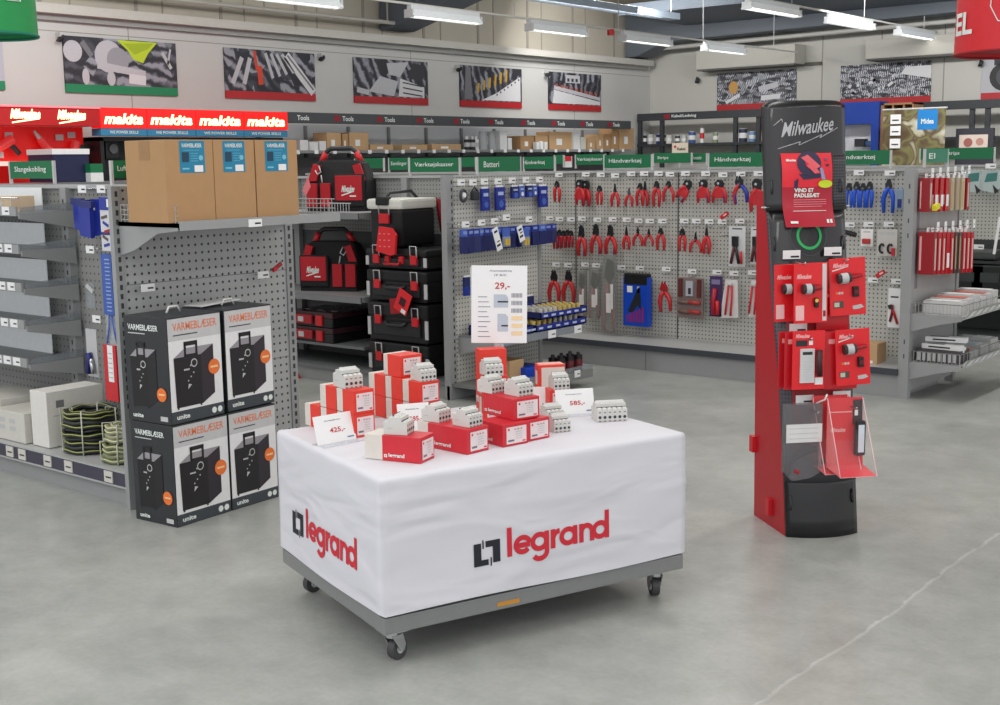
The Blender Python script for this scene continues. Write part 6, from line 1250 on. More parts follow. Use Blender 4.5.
# ------------------------------------------------------------------ goods on the cart
RB1 = mat((222, 56, 42), .45); RB2 = mat((202, 36, 50), .45); SLV = mat((214, 208, 200), .55); LBL = mat((228, 214, 216), .5)
def rbox(Pn, rot, b, a, h, z, lb, red=RB1, sleeve=.3, logoV=False, grp='red boxes on the cart', label_face=True, sleeve_y=None):
    """red carton: label on the right face (local -Y), word on the left face (local -X), pale sleeve at the far end"""
    mb = MB(); s_ = a*(1-sleeve)
    mb.box((0, 0, 0), (b, s_, h), red, .0015)
    if sleeve > 0: mb.box((.001, s_, .001), (b-.001, a, h-.001), SLV, .0015)
    if label_face:
        x0, x1 = b*.14, b*.93
        mb.rect((0, 0, 0), X_, Z_, x0, h*.1, x1, h*.86, LBL); o = (0, 0, 0)
        for k in range(5): mb.rect(o, X_, Z_, x0+b*(.35), h*(.3+.1*k), x0+b*.62, h*(.33+.1*k), LGREY, .0018)
        mb.rect(o, X_, Z_, x0+b*.05, h*.7, x0+b*.12, h*.8, MRED, .0018); mb.rect(o, X_, Z_, x0+b*.06, h*.2, x0+b*.3, h*.28, mat((110, 110, 120), .5), .0018); mb.rect(o, X_, Z_, x0+b*.62, h*.14, x0+b*.75, h*.2, MRED, .0018)
        for k in range(3): mb.rect(o, X_, Z_, x0+b*(.3+.13*k), h*.72, x0+b*(.36+.13*k), h*.77, mat((216, 90, 100), .5), .0018)
    o = (0, s_, 0); u = -Y_
    if logoV: mb.text('legrand', (0, s_*.35, h*.1), Z_, Y_, 0, 0, h*.55, s_*.3, SIGNW, .001, bold=.03) if False else mb.text('legrand', (0, s_*.62, h*.12), Z_, Vector((0, 1, 0)), 0, 0, h*.6, s_*.26, SIGNW, -.002, bold=.03)
    else: mb.text('legrand', o, u, Z_, s_*.17, h*.12, s_*.42, h*.2, SIGNW, .0015, bold=.03); mb.rect(o, u, Z_, s_*.05, h*.14, s_*.13, h*.26, SIGNW, .0015); mb.rect(o, u, Z_, s_*.075, h*.17, s_*.105, h*.23, red, .002)
    return mb.build('red_box', loc=(Pn.x, Pn.y, z), rot=rot, label=lb, cat='box', group=grp)
BRK = mat((205, 205, 201), .4, var=.02); BRT = mat((222, 222, 220), .35, var=.02); BRD = mat((52, 56, 62), .4)
def breaker(P, z, rot, poles, lb, s_=1.0, closed_side=False):
    """multi-pole circuit breaker lying on its rail side: toggles up, terminal holes on local -Y"""
    t = thing('circuit_breaker', lb, 'circuit breaker', (P.x, P.y, z), rot, 'white circuit breakers on the cart')
    w_ = .0177*poles*s_; D = .086*s_
    mb = MB()
    prof = [(-D/2, .0), (D/2, 0), (D/2, .044*s_), (D*.27, .044*s_), (D*.27, .060*s_), (-D*.27, .060*s_), (-D*.27, .044*s_), (-D/2, .044*s_)]
    for k in range(poles):
        x = -w_/2+k*w_/poles; mb.prism(prof, x+.0004, x+w_/poles-.0004, BRK, 'X')
        for s2 in (-1, 1): mb.prism([(s2*D*.32, .044*s_), (s2*D*.46, .044*s_), (s2*D*.44, .048*s_), (s2*D*.34, .048*s_)], x+.003, x+w_/poles-.003, BRT, 'X')
    mb.build('body', t)
    mb = MB()
    for k in range(poles):
        x = -w_/2+(k+.5)*w_/poles
        mb.cyl((x, -D/2-.0006, .016*s_), (x, -D/2+.001, .016*s_), .0056*s_, BRD, 10); mb.box((x-.004*s_, -D/2-.0006, .031*s_), (x+.004*s_, -D/2, .035*s_), mat((120, 122, 124), .5))
        mb.box((x-.0045*s_, -D/2-.001, .001), (x+.0045*s_, -D/2, .005*s_), mat((140, 120, 118), .4))
    mb.build('terminal_holes', t)
    mb = MB(); mb.box((-w_/2+.001, -D*.12, .060*s_), (w_/2-.001, D*.12, .063*s_), BRT); mb.box((-w_/2+.003, D*.05, .063*s_), (w_/2-.003, D*.11, .068*s_), BRD); mb.box((-w_/2+.002, -D*.272, .0445*s_), (w_/2-.002, -D*.268, .049*s_), BRD); mb.box((-w_/2+.004, -D*.06, .063*s_), (w_/2-.004, D*.04, .068*s_), BRT); mb.build('toggle_bar', t)
    mb = MB(); mb.box((-w_/2-.0006, D*.12, .02*s_), (-w_/2, D*.35, .024*s_), LGREY); mb.build('side_print', t)
    return t
def place(N_, L_, R_, z): return onZ(*N_, z), onZ(*L_, z), onZ(*R_, z)
zt = ZT+.001
# front box C
def boxpx(N_, L_, R_, z, topy, lb, red, sleeve, rotf=None, **kw):
    Pn, Pl, Pr = place(N_, L_, R_, z); dr = (Pr-Pn).xy; dl = (Pl-Pn).xy
    if rotf is None:
        a1 = math.atan2(dr.y, dr.x); a2 = math.atan2(dl.y, dl.x)-PI/2; rot = math.atan2(math.sin(a1)+math.sin(a2), math.cos(a1)+math.cos(a2))
    else: rot = rotf
    b = max(.02, dr.dot(Vector((math.cos(rot), math.sin(rot))))); a = max(.02, dl.dot(Vector((-math.sin(rot), math.cos(rot)))))
    h = height_at(Pn, topy)-z; rbox(Pn, rot, b, a, h, z, lb, red, sleeve, **kw); return Pn, rot, b, a, h
def loc_in(bx, u_, v_): Pn, rot, b, a, h = bx; return Vector((Pn.x+math.cos(rot)*b*u_-math.sin(rot)*a*v_, Pn.y+math.sin(rot)*b*u_+math.cos(rot)*a*v_, 0))
BC = boxpx((420.5, 464), (364, 459), (435.3, 457.5), zt, 438.5, 'red box lying nearest the cloth corner, pale sleeve at its left end', RB2, .32)

breaker(loc_in(BC, .5, .50), zt+BC[4]+.001, BC[1]+R(8), 4, 'white circuit breaker on the red box nearest the cloth corner')
BD = boxpx((467.5, 455), (423, 443.5), (486.3, 449), zt, 430, 'red box in the front row middle carrying two circuit breakers', RB2, .22)

P = loc_in(BD, .55, .22); breaker(P, zt+BD[4]+.001, BD[1], 4, 'front circuit breaker of the two on the middle front box', .95)
P = loc_in(BD, .45, .80); breaker(P, zt+BD[4]+.001, BD[1]+.08, 4, 'rear circuit breaker of the two on the middle front box', .95)
E1 = boxpx((503, 447.5), (482.5, 440), (525.5, 442), zt, 425.5, 'red box at the bottom left of the three-box pyramid', RB2, .0)

ax = Vector((math.cos(E1[1]), math.sin(E1[1]), 0)); ay = Vector((-math.sin(E1[1]), math.cos(E1[1]), 0))
E2P = E1[0]+ax*(E1[2]+.006)+ay*.012; rbox(E2P, E1[1]+.04, E1[2]*.95, E1[3]*.9, E1[4]*.98, zt, 'red box at the bottom right of the three-box pyramid', RB2, 0)
z2 = zt+E1[4]+.001
ET = boxpx((513.5, 421), (490, 412), (536.5, 416), z2, 399.5, 'red box on top of the three-box pyramid with two breakers on it', RB2, 0)

z3 = z2+ET[4]+.001
breaker(loc_in(ET, .62, .35), z3, ET[1]+.05, 4, 'right circuit breaker on top of the pyramid', .98); breaker(loc_in(ET, .25, .95), z3, ET[1]+.1, 4, 'left circuit breaker on top of the pyramid, half behind', .95)
# pair beside the pyramid
P = onZ(558, 430, zt); breaker(P, zt, R(62), 4, 'circuit breaker standing on the cloth right of the pyramid', .97); P = onZ(551, 420, zt); breaker(P, zt, R(62), 4, 'circuit breaker behind another one right of the pyramid', 1.0)
P = onZ(609, 421, zt)+Vector((-.02, .03, 0)); breaker(P, zt, R(50), 6, 'wide six-pole circuit breaker alone at the right of the cart', 1.12)
# stacks A and B
def stack(N_, rot, b, a, h, cols, grpname, n_up, names, extra=0):
    P0 = onZ(*N_, zt); ax = Vector((math.cos(rot), math.sin(rot), 0)); ay = Vector((-math.sin(rot), math.cos(rot), 0)); k = 0
    for lev in range(2):
        for c_ in range(cols if lev == 0 else n_up):
            Pn = P0+ay*(c_*(a+.003)); rbox(Pn, rot, b, a, h, zt+lev*(h+.001), names[k], RB1, .36, logoV=True); k += 1
    return P0, ax, ay, zt+2*(h+.001)
rotS = R(80)
P0, ax, ay, ztop = stack((354.5, 438.5), rotS, .093, .112, .088, 3, 'A', 2, ['lower red box behind the 425 price card, nearest the corner box', 'lower red box behind the 425 price card, second in its row', 'lower red box at the left end of the left stack', 'upper red box of the left stack with its label showing', 'upper red box of the left stack at its left end'])
breaker(P0+ax*.045+ay*.10, ztop, rotS-.1, 4, 'circuit breaker on top of the left stack of red boxes', 1.08)
P0, ax, ay, ztop = stack((420.5, 427), rotS, .095, .112, .086, 3, 'B', 3, ['lower red box of the middle stack behind the 385 price card, nearest its label end', 'lower red box in the middle of the middle stack', 'lower red box at the left end of the middle stack', 'upper red box of the middle stack with its label showing', 'upper red box in the centre of the middle stack', 'upper red box at the left end of the middle stack'])
rbox(P0+ay*.135+ax*.01, rotS, .105, .115, .085, ztop, 'single red box crowning the middle stack', RB1, .25, logoV=True)
breaker(P0+ax*.05+ay*.04, ztop, rotS-.15, 4, 'circuit breaker beside the crowning box of the middle stack', .97)
# tall box group E behind the pyramid
P = onZ(484, 420, zt); rot = R(58)
rbox(P, rot, .1, .06, .085, zt, 'bottom red box of the small column left of the pyramid', RB1, .5)
rbox(P+Vector((-.0, .002, 0)), rot, .1, .06, .085, zt+.087, 'middle red box of the small column left of the pyramid', RB1, 0)
P9 = P+Vector((-.085, .085, 0)); rbox(P9, rot, .11, .07, .26, zt, 'tall red box standing under the big price sign', RB1, 0, label_face=False)
breaker(P+Vector((.0, .05, 0)), zt+.174, rot, 4, 'circuit breaker standing on the small column under the big price sign', 1.0)
# F behind the 585 card
P = onZ(550, 411, zt); rbox(P, R(52), .085, .075, .085, zt, 'small red box behind the 585 price card', RB1, 0); breaker(P+Vector((.0, .062, 0)), zt+.086, R(54), 4, 'circuit breaker on the small box behind the 585 price card', .95)
P = onZ(539, 402, zt); mb = MB(); mb.box((0, 0, 0), (.115, .07, .155), RB1, .002); mb.box((.012, -.001, .06), (.112, 0, .145), SLV); mb.box((.005, .005, .155), (.11, .065, .157), mat((232, 150, 140), .4)); mb.rect((0, .07, 0), -Y_, Z_, .02, .07, .05, .13, SLV); mb.build('red_box', loc=(P.x-.0, P.y+.0, zt), rot=R(52), label='red box with a pale front panel at the back of the cart', cat='box', group='red boxes on the cart')
# price cards
def price_card(BL, BR, h, txt, lb, logo_=True):
    a, b = onZ(*BL, zt), onZ(*BR, zt); d = (b-a); w_ = d.length; rot = math.atan2(d.y, d.x)
    t = thing('price_card', lb, 'price card', a, rot, 'leaning price cards on the cart')
    lean = R(-16); mb = MB(); mb.M = Matrix.Rotation(lean, 4, 'X'); mb.box((0, 0, 0), (w_, .0015, h), PAPER); o = (0, 0, 0)
    mb.text(txt, o, X_, Z_, w_*.36, h*.33, w_*.4, h*.2, mat((196, 50, 60), .5), .001, bold=.02); mb.text('Kombiafbryder', o, X_, Z_, w_*.27, h*.76, w_*.42, h*.055, mat((110, 112, 120), .5), .001); mb.rect(o, X_, Z_, w_*.78, h*.1, w_*.95, h*.15, mat((120, 130, 160), .5), .001)
    mb.build('card', t)
    mb = MB(); mb.box((-.005, -.05, 0), (w_+.005, .03, .002), CLEAR); mb.build('clear_foot', t)
price_card((318, 446), (356.5, 438.5), .105, '425,-', 'white price card reading 425,- leaning against the left stack')
price_card((399, 432), (431, 429.5), .105, '385,-', 'white price card reading 385,- half hidden behind the front breaker')
price_card((557, 415.5), (595, 413), .102, '585,-', 'white price card reading 585,- beside the wide circuit breaker')
a = onZ(531, 406, zt); mb = MB(); mb.M = Matrix.Rotation(R(-12), 4, 'X'); mb.box((0, 0, 0), (.07, .0015, .08), PAPER); mb.build('price_card', loc=a, rot=R(30), label='blank back of a small white card right of the pyramid top', cat='price card')
P = onZ(426, 440, zt); mb = MB(); mb.box((0, 0, 0), (.055, .04, .05), SLV, .002); mb.build('white_carton', loc=P+Vector((-.02, .05, 0)), rot=R(60), label='small pale carton between the corner box and the middle front box', cat='box')
# big price sign on a clear stand
b0 = onZ(500, 408, zt); rot = R(40); hw = .113
t = thing('price_sign', 'large white price sign reading 29,- on a clear stand above the red boxes', 'sign', (b0.x, b0.y, zt), rot)
zb = height_at(b0, 343)-zt; ztp = height_at(b0, 265.5)-zt; hh = ztp-zb
mb = MB(); mb.M = Matrix.Translation((0, 0, zb)) @ Matrix.Rotation(R(1.2), 4, 'Y'); mb.box((-hw, 0, 0), (hw, .002, hh), PAPER); o = (-hw, 0, 0); W2 = 2*hw; TX = mat((130, 134, 146), .5)
mb.text('29,-', o, X_, Z_, W2*.42, hh*.685, W2*.27, hh*.1, mat((190, 60, 60), .5), .001, bold=.02)
mb.text('Automatsikring', o, X_, Z_, W2*.32, hh*.915, W2*.4, hh*.03, TX, .001); mb.text('1P B/C', o, X_, Z_, W2*.41, hh*.865, W2*.22, hh*.025, TX, .001)
for k in range(9): mb.rect(o, X_, Z_, W2*.12, hh*(.08+.064*k), W2*(.34-.03*(k % 3)), hh*(.09+.064*k), TX, .001)
for k, m in enumerate((mat((240, 214, 170), .5),)*3+(TX,)*3): mb.rect(o, X_, Z_, W2*.72, hh*(.1+.098*k), W2*.92, hh*(.155+.098*k), m, .001) if k < 3 else [mb.rect(o, X_, Z_, W2*(.72+.025*q), hh*(.1+.098*k), W2*(.735+.025*q), hh*(.155+.098*k), TX, .001) for q in range(8)]
GB_ = mat((186, 196, 208), .5)
for z0_, x0_, x1_, z1_ in ((.46, .4, .66, .63), (.15, .47, .66, .38)):
    mb.flat(o, X_, Z_, [(W2*x0_, hh*z0_), (W2*x1_, hh*z0_), (W2*(x1_+.0), hh*(z1_-.04)), (W2*(x1_-.05), hh*z1_), (W2*x0_, hh*z1_)], GB_, .001); mb.rect(o, X_, Z_, W2*(x0_+.07), hh*(z0_+.065), W2*x1_, hh*(z0_+.085), DARK, .0015)
mb.build('printed_sheet', t)
mb = MB(); mb.box((-.06, -.05, 0), (.06, .05, .004), CLEAR); mb.box((-.02, .002, 0), (.02, .006, zb), CLEAR); mb.box((-hw, .003, zb), (hw, .005, zb+hh*.99), CLEAR); mb.build('clear_stand', t)
# ================================================================== power tool stand
O = onZ(785.8, 536.7, 0); Rb = onZ(857, 532.5, 0); Bk = onZ(754, 515, 0)
O.z = Rb.z = Bk.z = 0
wv = Rb-O; W0 = wv.length; wn = wv.normalized(); dn = (Bk-O).normalized(); DP = (Bk-O).length
nn_ = Vector((wn.y, -wn.x, 0))   # outward normal of the front
t = thing('display_stand', 'tall black and red display stand with a curved front and a green ring', 'display stand', (0, 0, 0))
LT = [(0, 0), (.27, .035), (.7, .105), (1.0, .185), (1.43, .27), (1.9, .325)]; SCL = [(0, 1), (.27, 1.0), (.7, 1.03), (1.0, 1.07), (1.43, 1.10), (1.9, 1.11)]
def itp(tb, z):
    for (a, b), (c_, d) in zip(tb, tb[1:]):
        if z <= c_: return b+(d-b)*(z-a)/(c_-a)
    return tb[-1][1]
def SP(u_, z, off=0.0, wide=0.0):
    s_ = itp(SCL, z); bul = .045*4*u_*(1-u_)
    return O+dn*itp(LT, z)+wn*(W0*s_*u_+wide*(u_-.5)*2)+nn_*(bul+off)+Z_*z
def strip(u0, u1, zs, m, off=0, nu=16, wide=0, thick=.008, nm='panel', parent=None, round_top=False):
    mb = MB(); vs = []
    for z in zs:
        for i in range(nu+1):
            u_ = u0+(u1-u0)*i/nu; zz = z
            if round_top and z == zs[-1]: zz = z-.02*(abs(u_-.5)*2)**8
            vs.append(SP(u_, zz, off, wide))
    nz_ = len(zs); k = len(vs); vs += [v-nn_*thick for v in vs]
    fs = [(j*(nu+1)+i, j*(nu+1)+i+1, (j+1)*(nu+1)+i+1, (j+1)*(nu+1)+i) for j in range(nz_-1) for i in range(nu)]
    fs2 = [tuple(reversed([q+k for q in f])) for f in fs]
    ed = []
    for i in range(nu): ed += [(i, i+k, i+1+k, i+1), ((nz_-1)*(nu+1)+i+1, (nz_-1)*(nu+1)+i+1+k, (nz_-1)*(nu+1)+i+k, (nz_-1)*(nu+1)+i)]
    for j in range(nz_-1): ed += [(j*(nu+1), (j+1)*(nu+1), (j+1)*(nu+1)+k, j*(nu+1)+k), (j*(nu+1)+nu, j*(nu+1)+nu+k, (j+1)*(nu+1)+nu+k, (j+1)*(nu+1)+nu)]
    mb.add(vs, fs+fs2+ed, m, True); return mb.build(nm, parent or t)
def zr(a, b, n): return [a+(b-a)*i/n for i in range(n+1)]
SBK = mat((24, 25, 29), .3, coat=.25); SBK2 = mat((52, 53, 58), .38)
DP_ = peg_mat(.018, (74, 72, 80), (38, 38, 44), .26)
strip(0, 1, zr(0, .30, 4), SBK, .004, nm='base_panel'); strip(0.0, 1.0, zr(.24, .34, 3), SBK2, .008, nm='base_collar')
strip(0, 1, zr(.30, 1.43, 18), DP_, 0, nm='front_panel')
strip(.14, .86, zr(.34, .98, 10), mat((150, 20, 30), .5), .003, nm='red_insert', thick=.002)
strip(0.02, .98, zr(.98, 1.42, 8), SBK, .003, nm='upper_insert', thick=.002)
strip(0, 1, zr(1.415, 1.895, 14), SBK, .012, wide=.006, nm='header_panel', thick=.03, round_top=True)
strip(.80, .99, zr(1.43, 1.66, 5), peg_mat(.013, (40, 41, 46), (96, 96, 104), .22), .0135, wide=.006, nm='dotted_trim', thick=.001)
# red side panels
for sgn, off in ((0, 0), (1, 1)):
    mb = MB(); vs = []
    zz = zr(0, 1.50, 14)
    for z in zz:
        f_ = SP(off, z)-nn_*.01; bk = O+dn*DP+(wn*W0*off)+Z_*z+dn*(.03*z/1.5)
        if z == zz[-1]: pass
        vs += [f_, bk]
    k = len(vs); sh = wn*(.012 if off == 0 else -.012); vs += [v+sh for v in vs]
    fs = []
    for j in range(len(zz)-1): fs += [(2*j, 2*j+1, 2*j+3, 2*j+2), (2*j+k, 2*j+2+k, 2*j+3+k, 2*j+1+k), (2*j, 2*j+2, 2*j+2+k, 2*j+k), (2*j+1, 2*j+1+k, 2*j+3+k, 2*j+3)]
    e_ = 2*(len(zz)-1); fs += [(0, k, k+1, 1), (e_, e_+1, e_+1+k, e_+k)]
    mb.add(vs, fs, mat((176, 18, 34), .4, scale=3, var=.05)); mb.build('side_panel', t)
for fr, z in ((.48, .09), (1.02, .34)):
    mb = MB(); p = O+dn*DP*fr+Z_*z; mb.obox(p-nn_*0-wn*.008, (.04, .02, .075), RED, rz=math.atan2(dn.y, dn.x)); mb.build('joining_clip', t)
mb = MB(); mb.tube([SP(-.03+u_*.053, 1.43, .006, .012) for u_ in range(21)], .004, LGREY, 6); mb.build('steel_wire', t)
for u_, z in ((.04, 1.52), (.93, 1.52), (.05, 1.27), (.95, 1.27), (.06, .15), (.93, .17)):
    mb = MB(); mb.tube([SP(u_, z-.03, .024 if z > 1.43 else .008), SP(u_, z, .03 if z > 1.43 else .014), SP(u_, z+.03, .024 if z > 1.43 else .008)], .005, SBK2, 6); mb.build('slot_clip', t)
def lettering(txt, u0, u1, z0, z1, m, off, bold=.02, shear=0, slope=0, wide=.012):
    vs, fs, a, b, c_, d = text_mesh(txt, bold); mb = MB(); out = []
    for v in vs:
        fx = (v.x-a)/(b-a); fz = (v.y-c_)/(d-c_); u_ = u0+(u1-u0)*fx+shear*fz; out.append(SP(u_, z0+(z1-z0)*fz+slope*fx, off, wide))
    mb.add(out, fs, m); return mb
SIL = mat((178, 178, 182), .4)
mb = lettering('Milwaukee', .19, .80, 1.735, 1.80, SIL, .0145, bold=.012, shear=.04, slope=.028)
def sline(pts, w_, m, off=.0145):
    for (u0, z0), (u1, z1) in zip(pts, pts[1:]): mb.tube([SP(u0, z0, off, .012), SP(u1, z1, off, .012)], w_, m, 4)
sline([(.11, 1.785), (.2, 1.815), (.21, 1.80)], .002, SIL); sline([(.15, 1.685), (.40, 1.715), (.38, 1.70), (.66, 1.745), (.63, 1.73), (.87, 1.775)], .002, SIL)
mb.build('logo', t)
# green ring badge; the green itself is slightly emissive
cz, cu = 1.305, .47
mb = MB(); vs = []; n = 36
def dsk(r_, off, m, r_in=0):
    vs = []; fs = []
    for k in range(n):
        a = 2*PI*k/n
        for r2 in (r_, r_in): vs.append(SP(cu+r2*math.cos(a)/(W0*1.14), cz+r2*math.sin(a), off))
    mb.add(vs, [(2*k, 2*((k+1) % n), 2*((k+1) % n)+1, 2*k+1) for k in range(n)], m)
dsk(.088, .006, mat((66, 66, 70), .4)); dsk(.082, .008, mat((26, 28, 32), .4)); dsk(.06, .010, mat((24, 160, 84), .4, emit=.15), .048)
mb.build('green_ring', t)
# hooks and price cards on the stand
def stand_hook(u_, z, ln, lb):
    p = SP(u_, z, .004); h = thing('display_hook', lb, 'hook', p, math.atan2(nn_.y, nn_.x), 'price card hooks on the stand')
    mb = MB(); mb.tube([(0, 0, 0), (ln, 0, 0), (ln+.012, 0, .008)], .004, CHROME, 6); mb.build('peg', h)
    mb = MB(); mb.box((.02, -.04, .012), (.022, .04, .05), PAPER); mb.box((.0222, -.004, .018), (.0226, .034, .026), DARK); mb.build('price_card', h)
for u_, z, lb in ((.22, 1.195, 'chrome hook and white price card, upper left of the stand'), (.75, 1.205, 'chrome hook and white price card, upper right of the stand'), (.24, .88, 'chrome hook and price card, middle left of the stand'), (.76, .885, 'chrome hook and price card, middle right of the stand'), (.26, .575, 'chrome hook and price card, lower left of the stand'), (.77, .585, 'chrome hook and price card, lower right of the stand')): stand_hook(u_, z, .17, lb)
# red poster, wavy
PR = mat((172, 16, 44), .4); PR2 = mat((226, 36, 52), .4)
tp = thing('hanging_poster', 'wavy red poster reading VIND ET PADLESÆT on the front of the stand', 'poster', (0, 0, 0))
def PP(u_, z):
    f_ = (1.70-z)/.33; return SP(u_+.02*f_, z, .020+.014*math.sin(f_*6.0)+.02*f_, .012)
u0, u1, zb_, zt_ = .16, .75, 1.345, 1.665
mb = MB(); vs = []; nu, nv = 8, 24
for j in range(nv+1):
    for i in range(nu+1): vs.append(PP(u0+(u1-u0)*i/nu, zt_-(zt_-zb_)*j/nv))
f1 = [(j*(nu+1)+i, (j+1)*(nu+1)+i, (j+1)*(nu+1)+i+1, j*(nu+1)+i+1) for j in range(nv) for i in range(nu)]
mb.add(vs, f1[:nu*11], PR2, True); mb.add(vs, f1[nu*11:], PR, True); 
def pq(poly, m, off=.003):
    """outline on the poster in fractions: (across, down)"""
    global mb
    c_ = [sum(p[0] for p in poly)/len(poly), sum(p[1] for p in poly)/len(poly)]
    P = [PP(u0+(u1-u0)*p[0], zt_-(zt_-zb_)*p[1])+nn_*off for p in poly]; mb.add(P, [tuple(range(len(P)))], m)
def grid_q(x0, y0, x1, y1, m, off=.003, n=6):
    for k in range(n):
        for q in range(6): a, b = y0+(y1-y0)*k/n, y0+(y1-y0)*(k+1)/n; c_, d = x0+(x1-x0)*q/6, x0+(x1-x0)*(q+1)/6; pq([(c_, a), (d, a), (d, b), (c_, b)], m, off)
NV = mat((36, 30, 66), .4)
def orc(cx, cy, rx, ry, m, off):
    n_ = 7
    for k in range(n_*2):
        y0_ = -1+k/n_; y1_ = y0_+1/n_; xa = math.sqrt(max(0, 1-y0_*y0_)); xb = math.sqrt(max(0, 1-y1_*y1_)); pq([(cx-xa*rx, cy+y0_*ry), (cx+xa*rx, cy+y0_*ry), (cx+xb*rx, cy+y1_*ry), (cx-xb*rx, cy+y1_*ry)], m, off)
orc(.52, .14, .24, .17, NV, .003); pq([(.36, .06), (.5, .02), (.74, .18), (.62, .22)], mat((226, 90, 100), .4), .0045); pq([(.46, .17), (.56, .12), (.72, .26), (.62, .28)], mat((226, 90, 100), .4), .005)
pq([(.3, .28), (.75, .28), (.72, .34), (.4, .36)], NV, .003); pq([(.22, .38), (.3, .34), (.28, .5), (.22, .5)], NV, .003); pq([(.72, .2), (.78, .2), (.84, .36), (.76, .36)], mat((150, 150, 190), .4), .0045)
orc(.84, .42, .15, .055, mat((206, 224, 40), .4), .005)
def ptext(s_, x0, y0, x1, y1, m, off=.004, bold=.04):
    vs, fs, a, b, c_, d = text_mesh(s_, bold); mb.add([PP(u0+(u1-u0)*(x0+(x1-x0)*(v.x-a)/(b-a)), zt_-(zt_-zb_)*(y1-(y1-y0)*(v.y-c_)/(d-c_)))+nn_*off for v in vs], fs, m)
ptext('VIND ET', .22, .475, .6, .53, SIGNW); ptext('PADLESÆT', .22, .545, .72, .6, SIGNW); ptext('Milwaukee', .08, .075, .26, .11, SIGNW)
for k in range(4): grid_q(.2, .63+.03*k, .86-.1*(k == 3), .636+.03*k, mat((236, 150, 160), .4), .004, 1)
grid_q(.18, .78, .84, .787, SIGNW, .004, 1); grid_q(.1, .92, .24, .95, SIGNW, .004, 1); grid_q(.82, .9, .87, .95, SIGNW, .004, 1); grid_q(.89, .9, .94, .95, SIGNW, .004, 1); grid_q(.84, .07, .9, .1, mat((120, 80, 110), .4), .004, 1); grid_q(.86, .15, .92, .18, NV, .004, 1)
mb.build('sheet', tp)
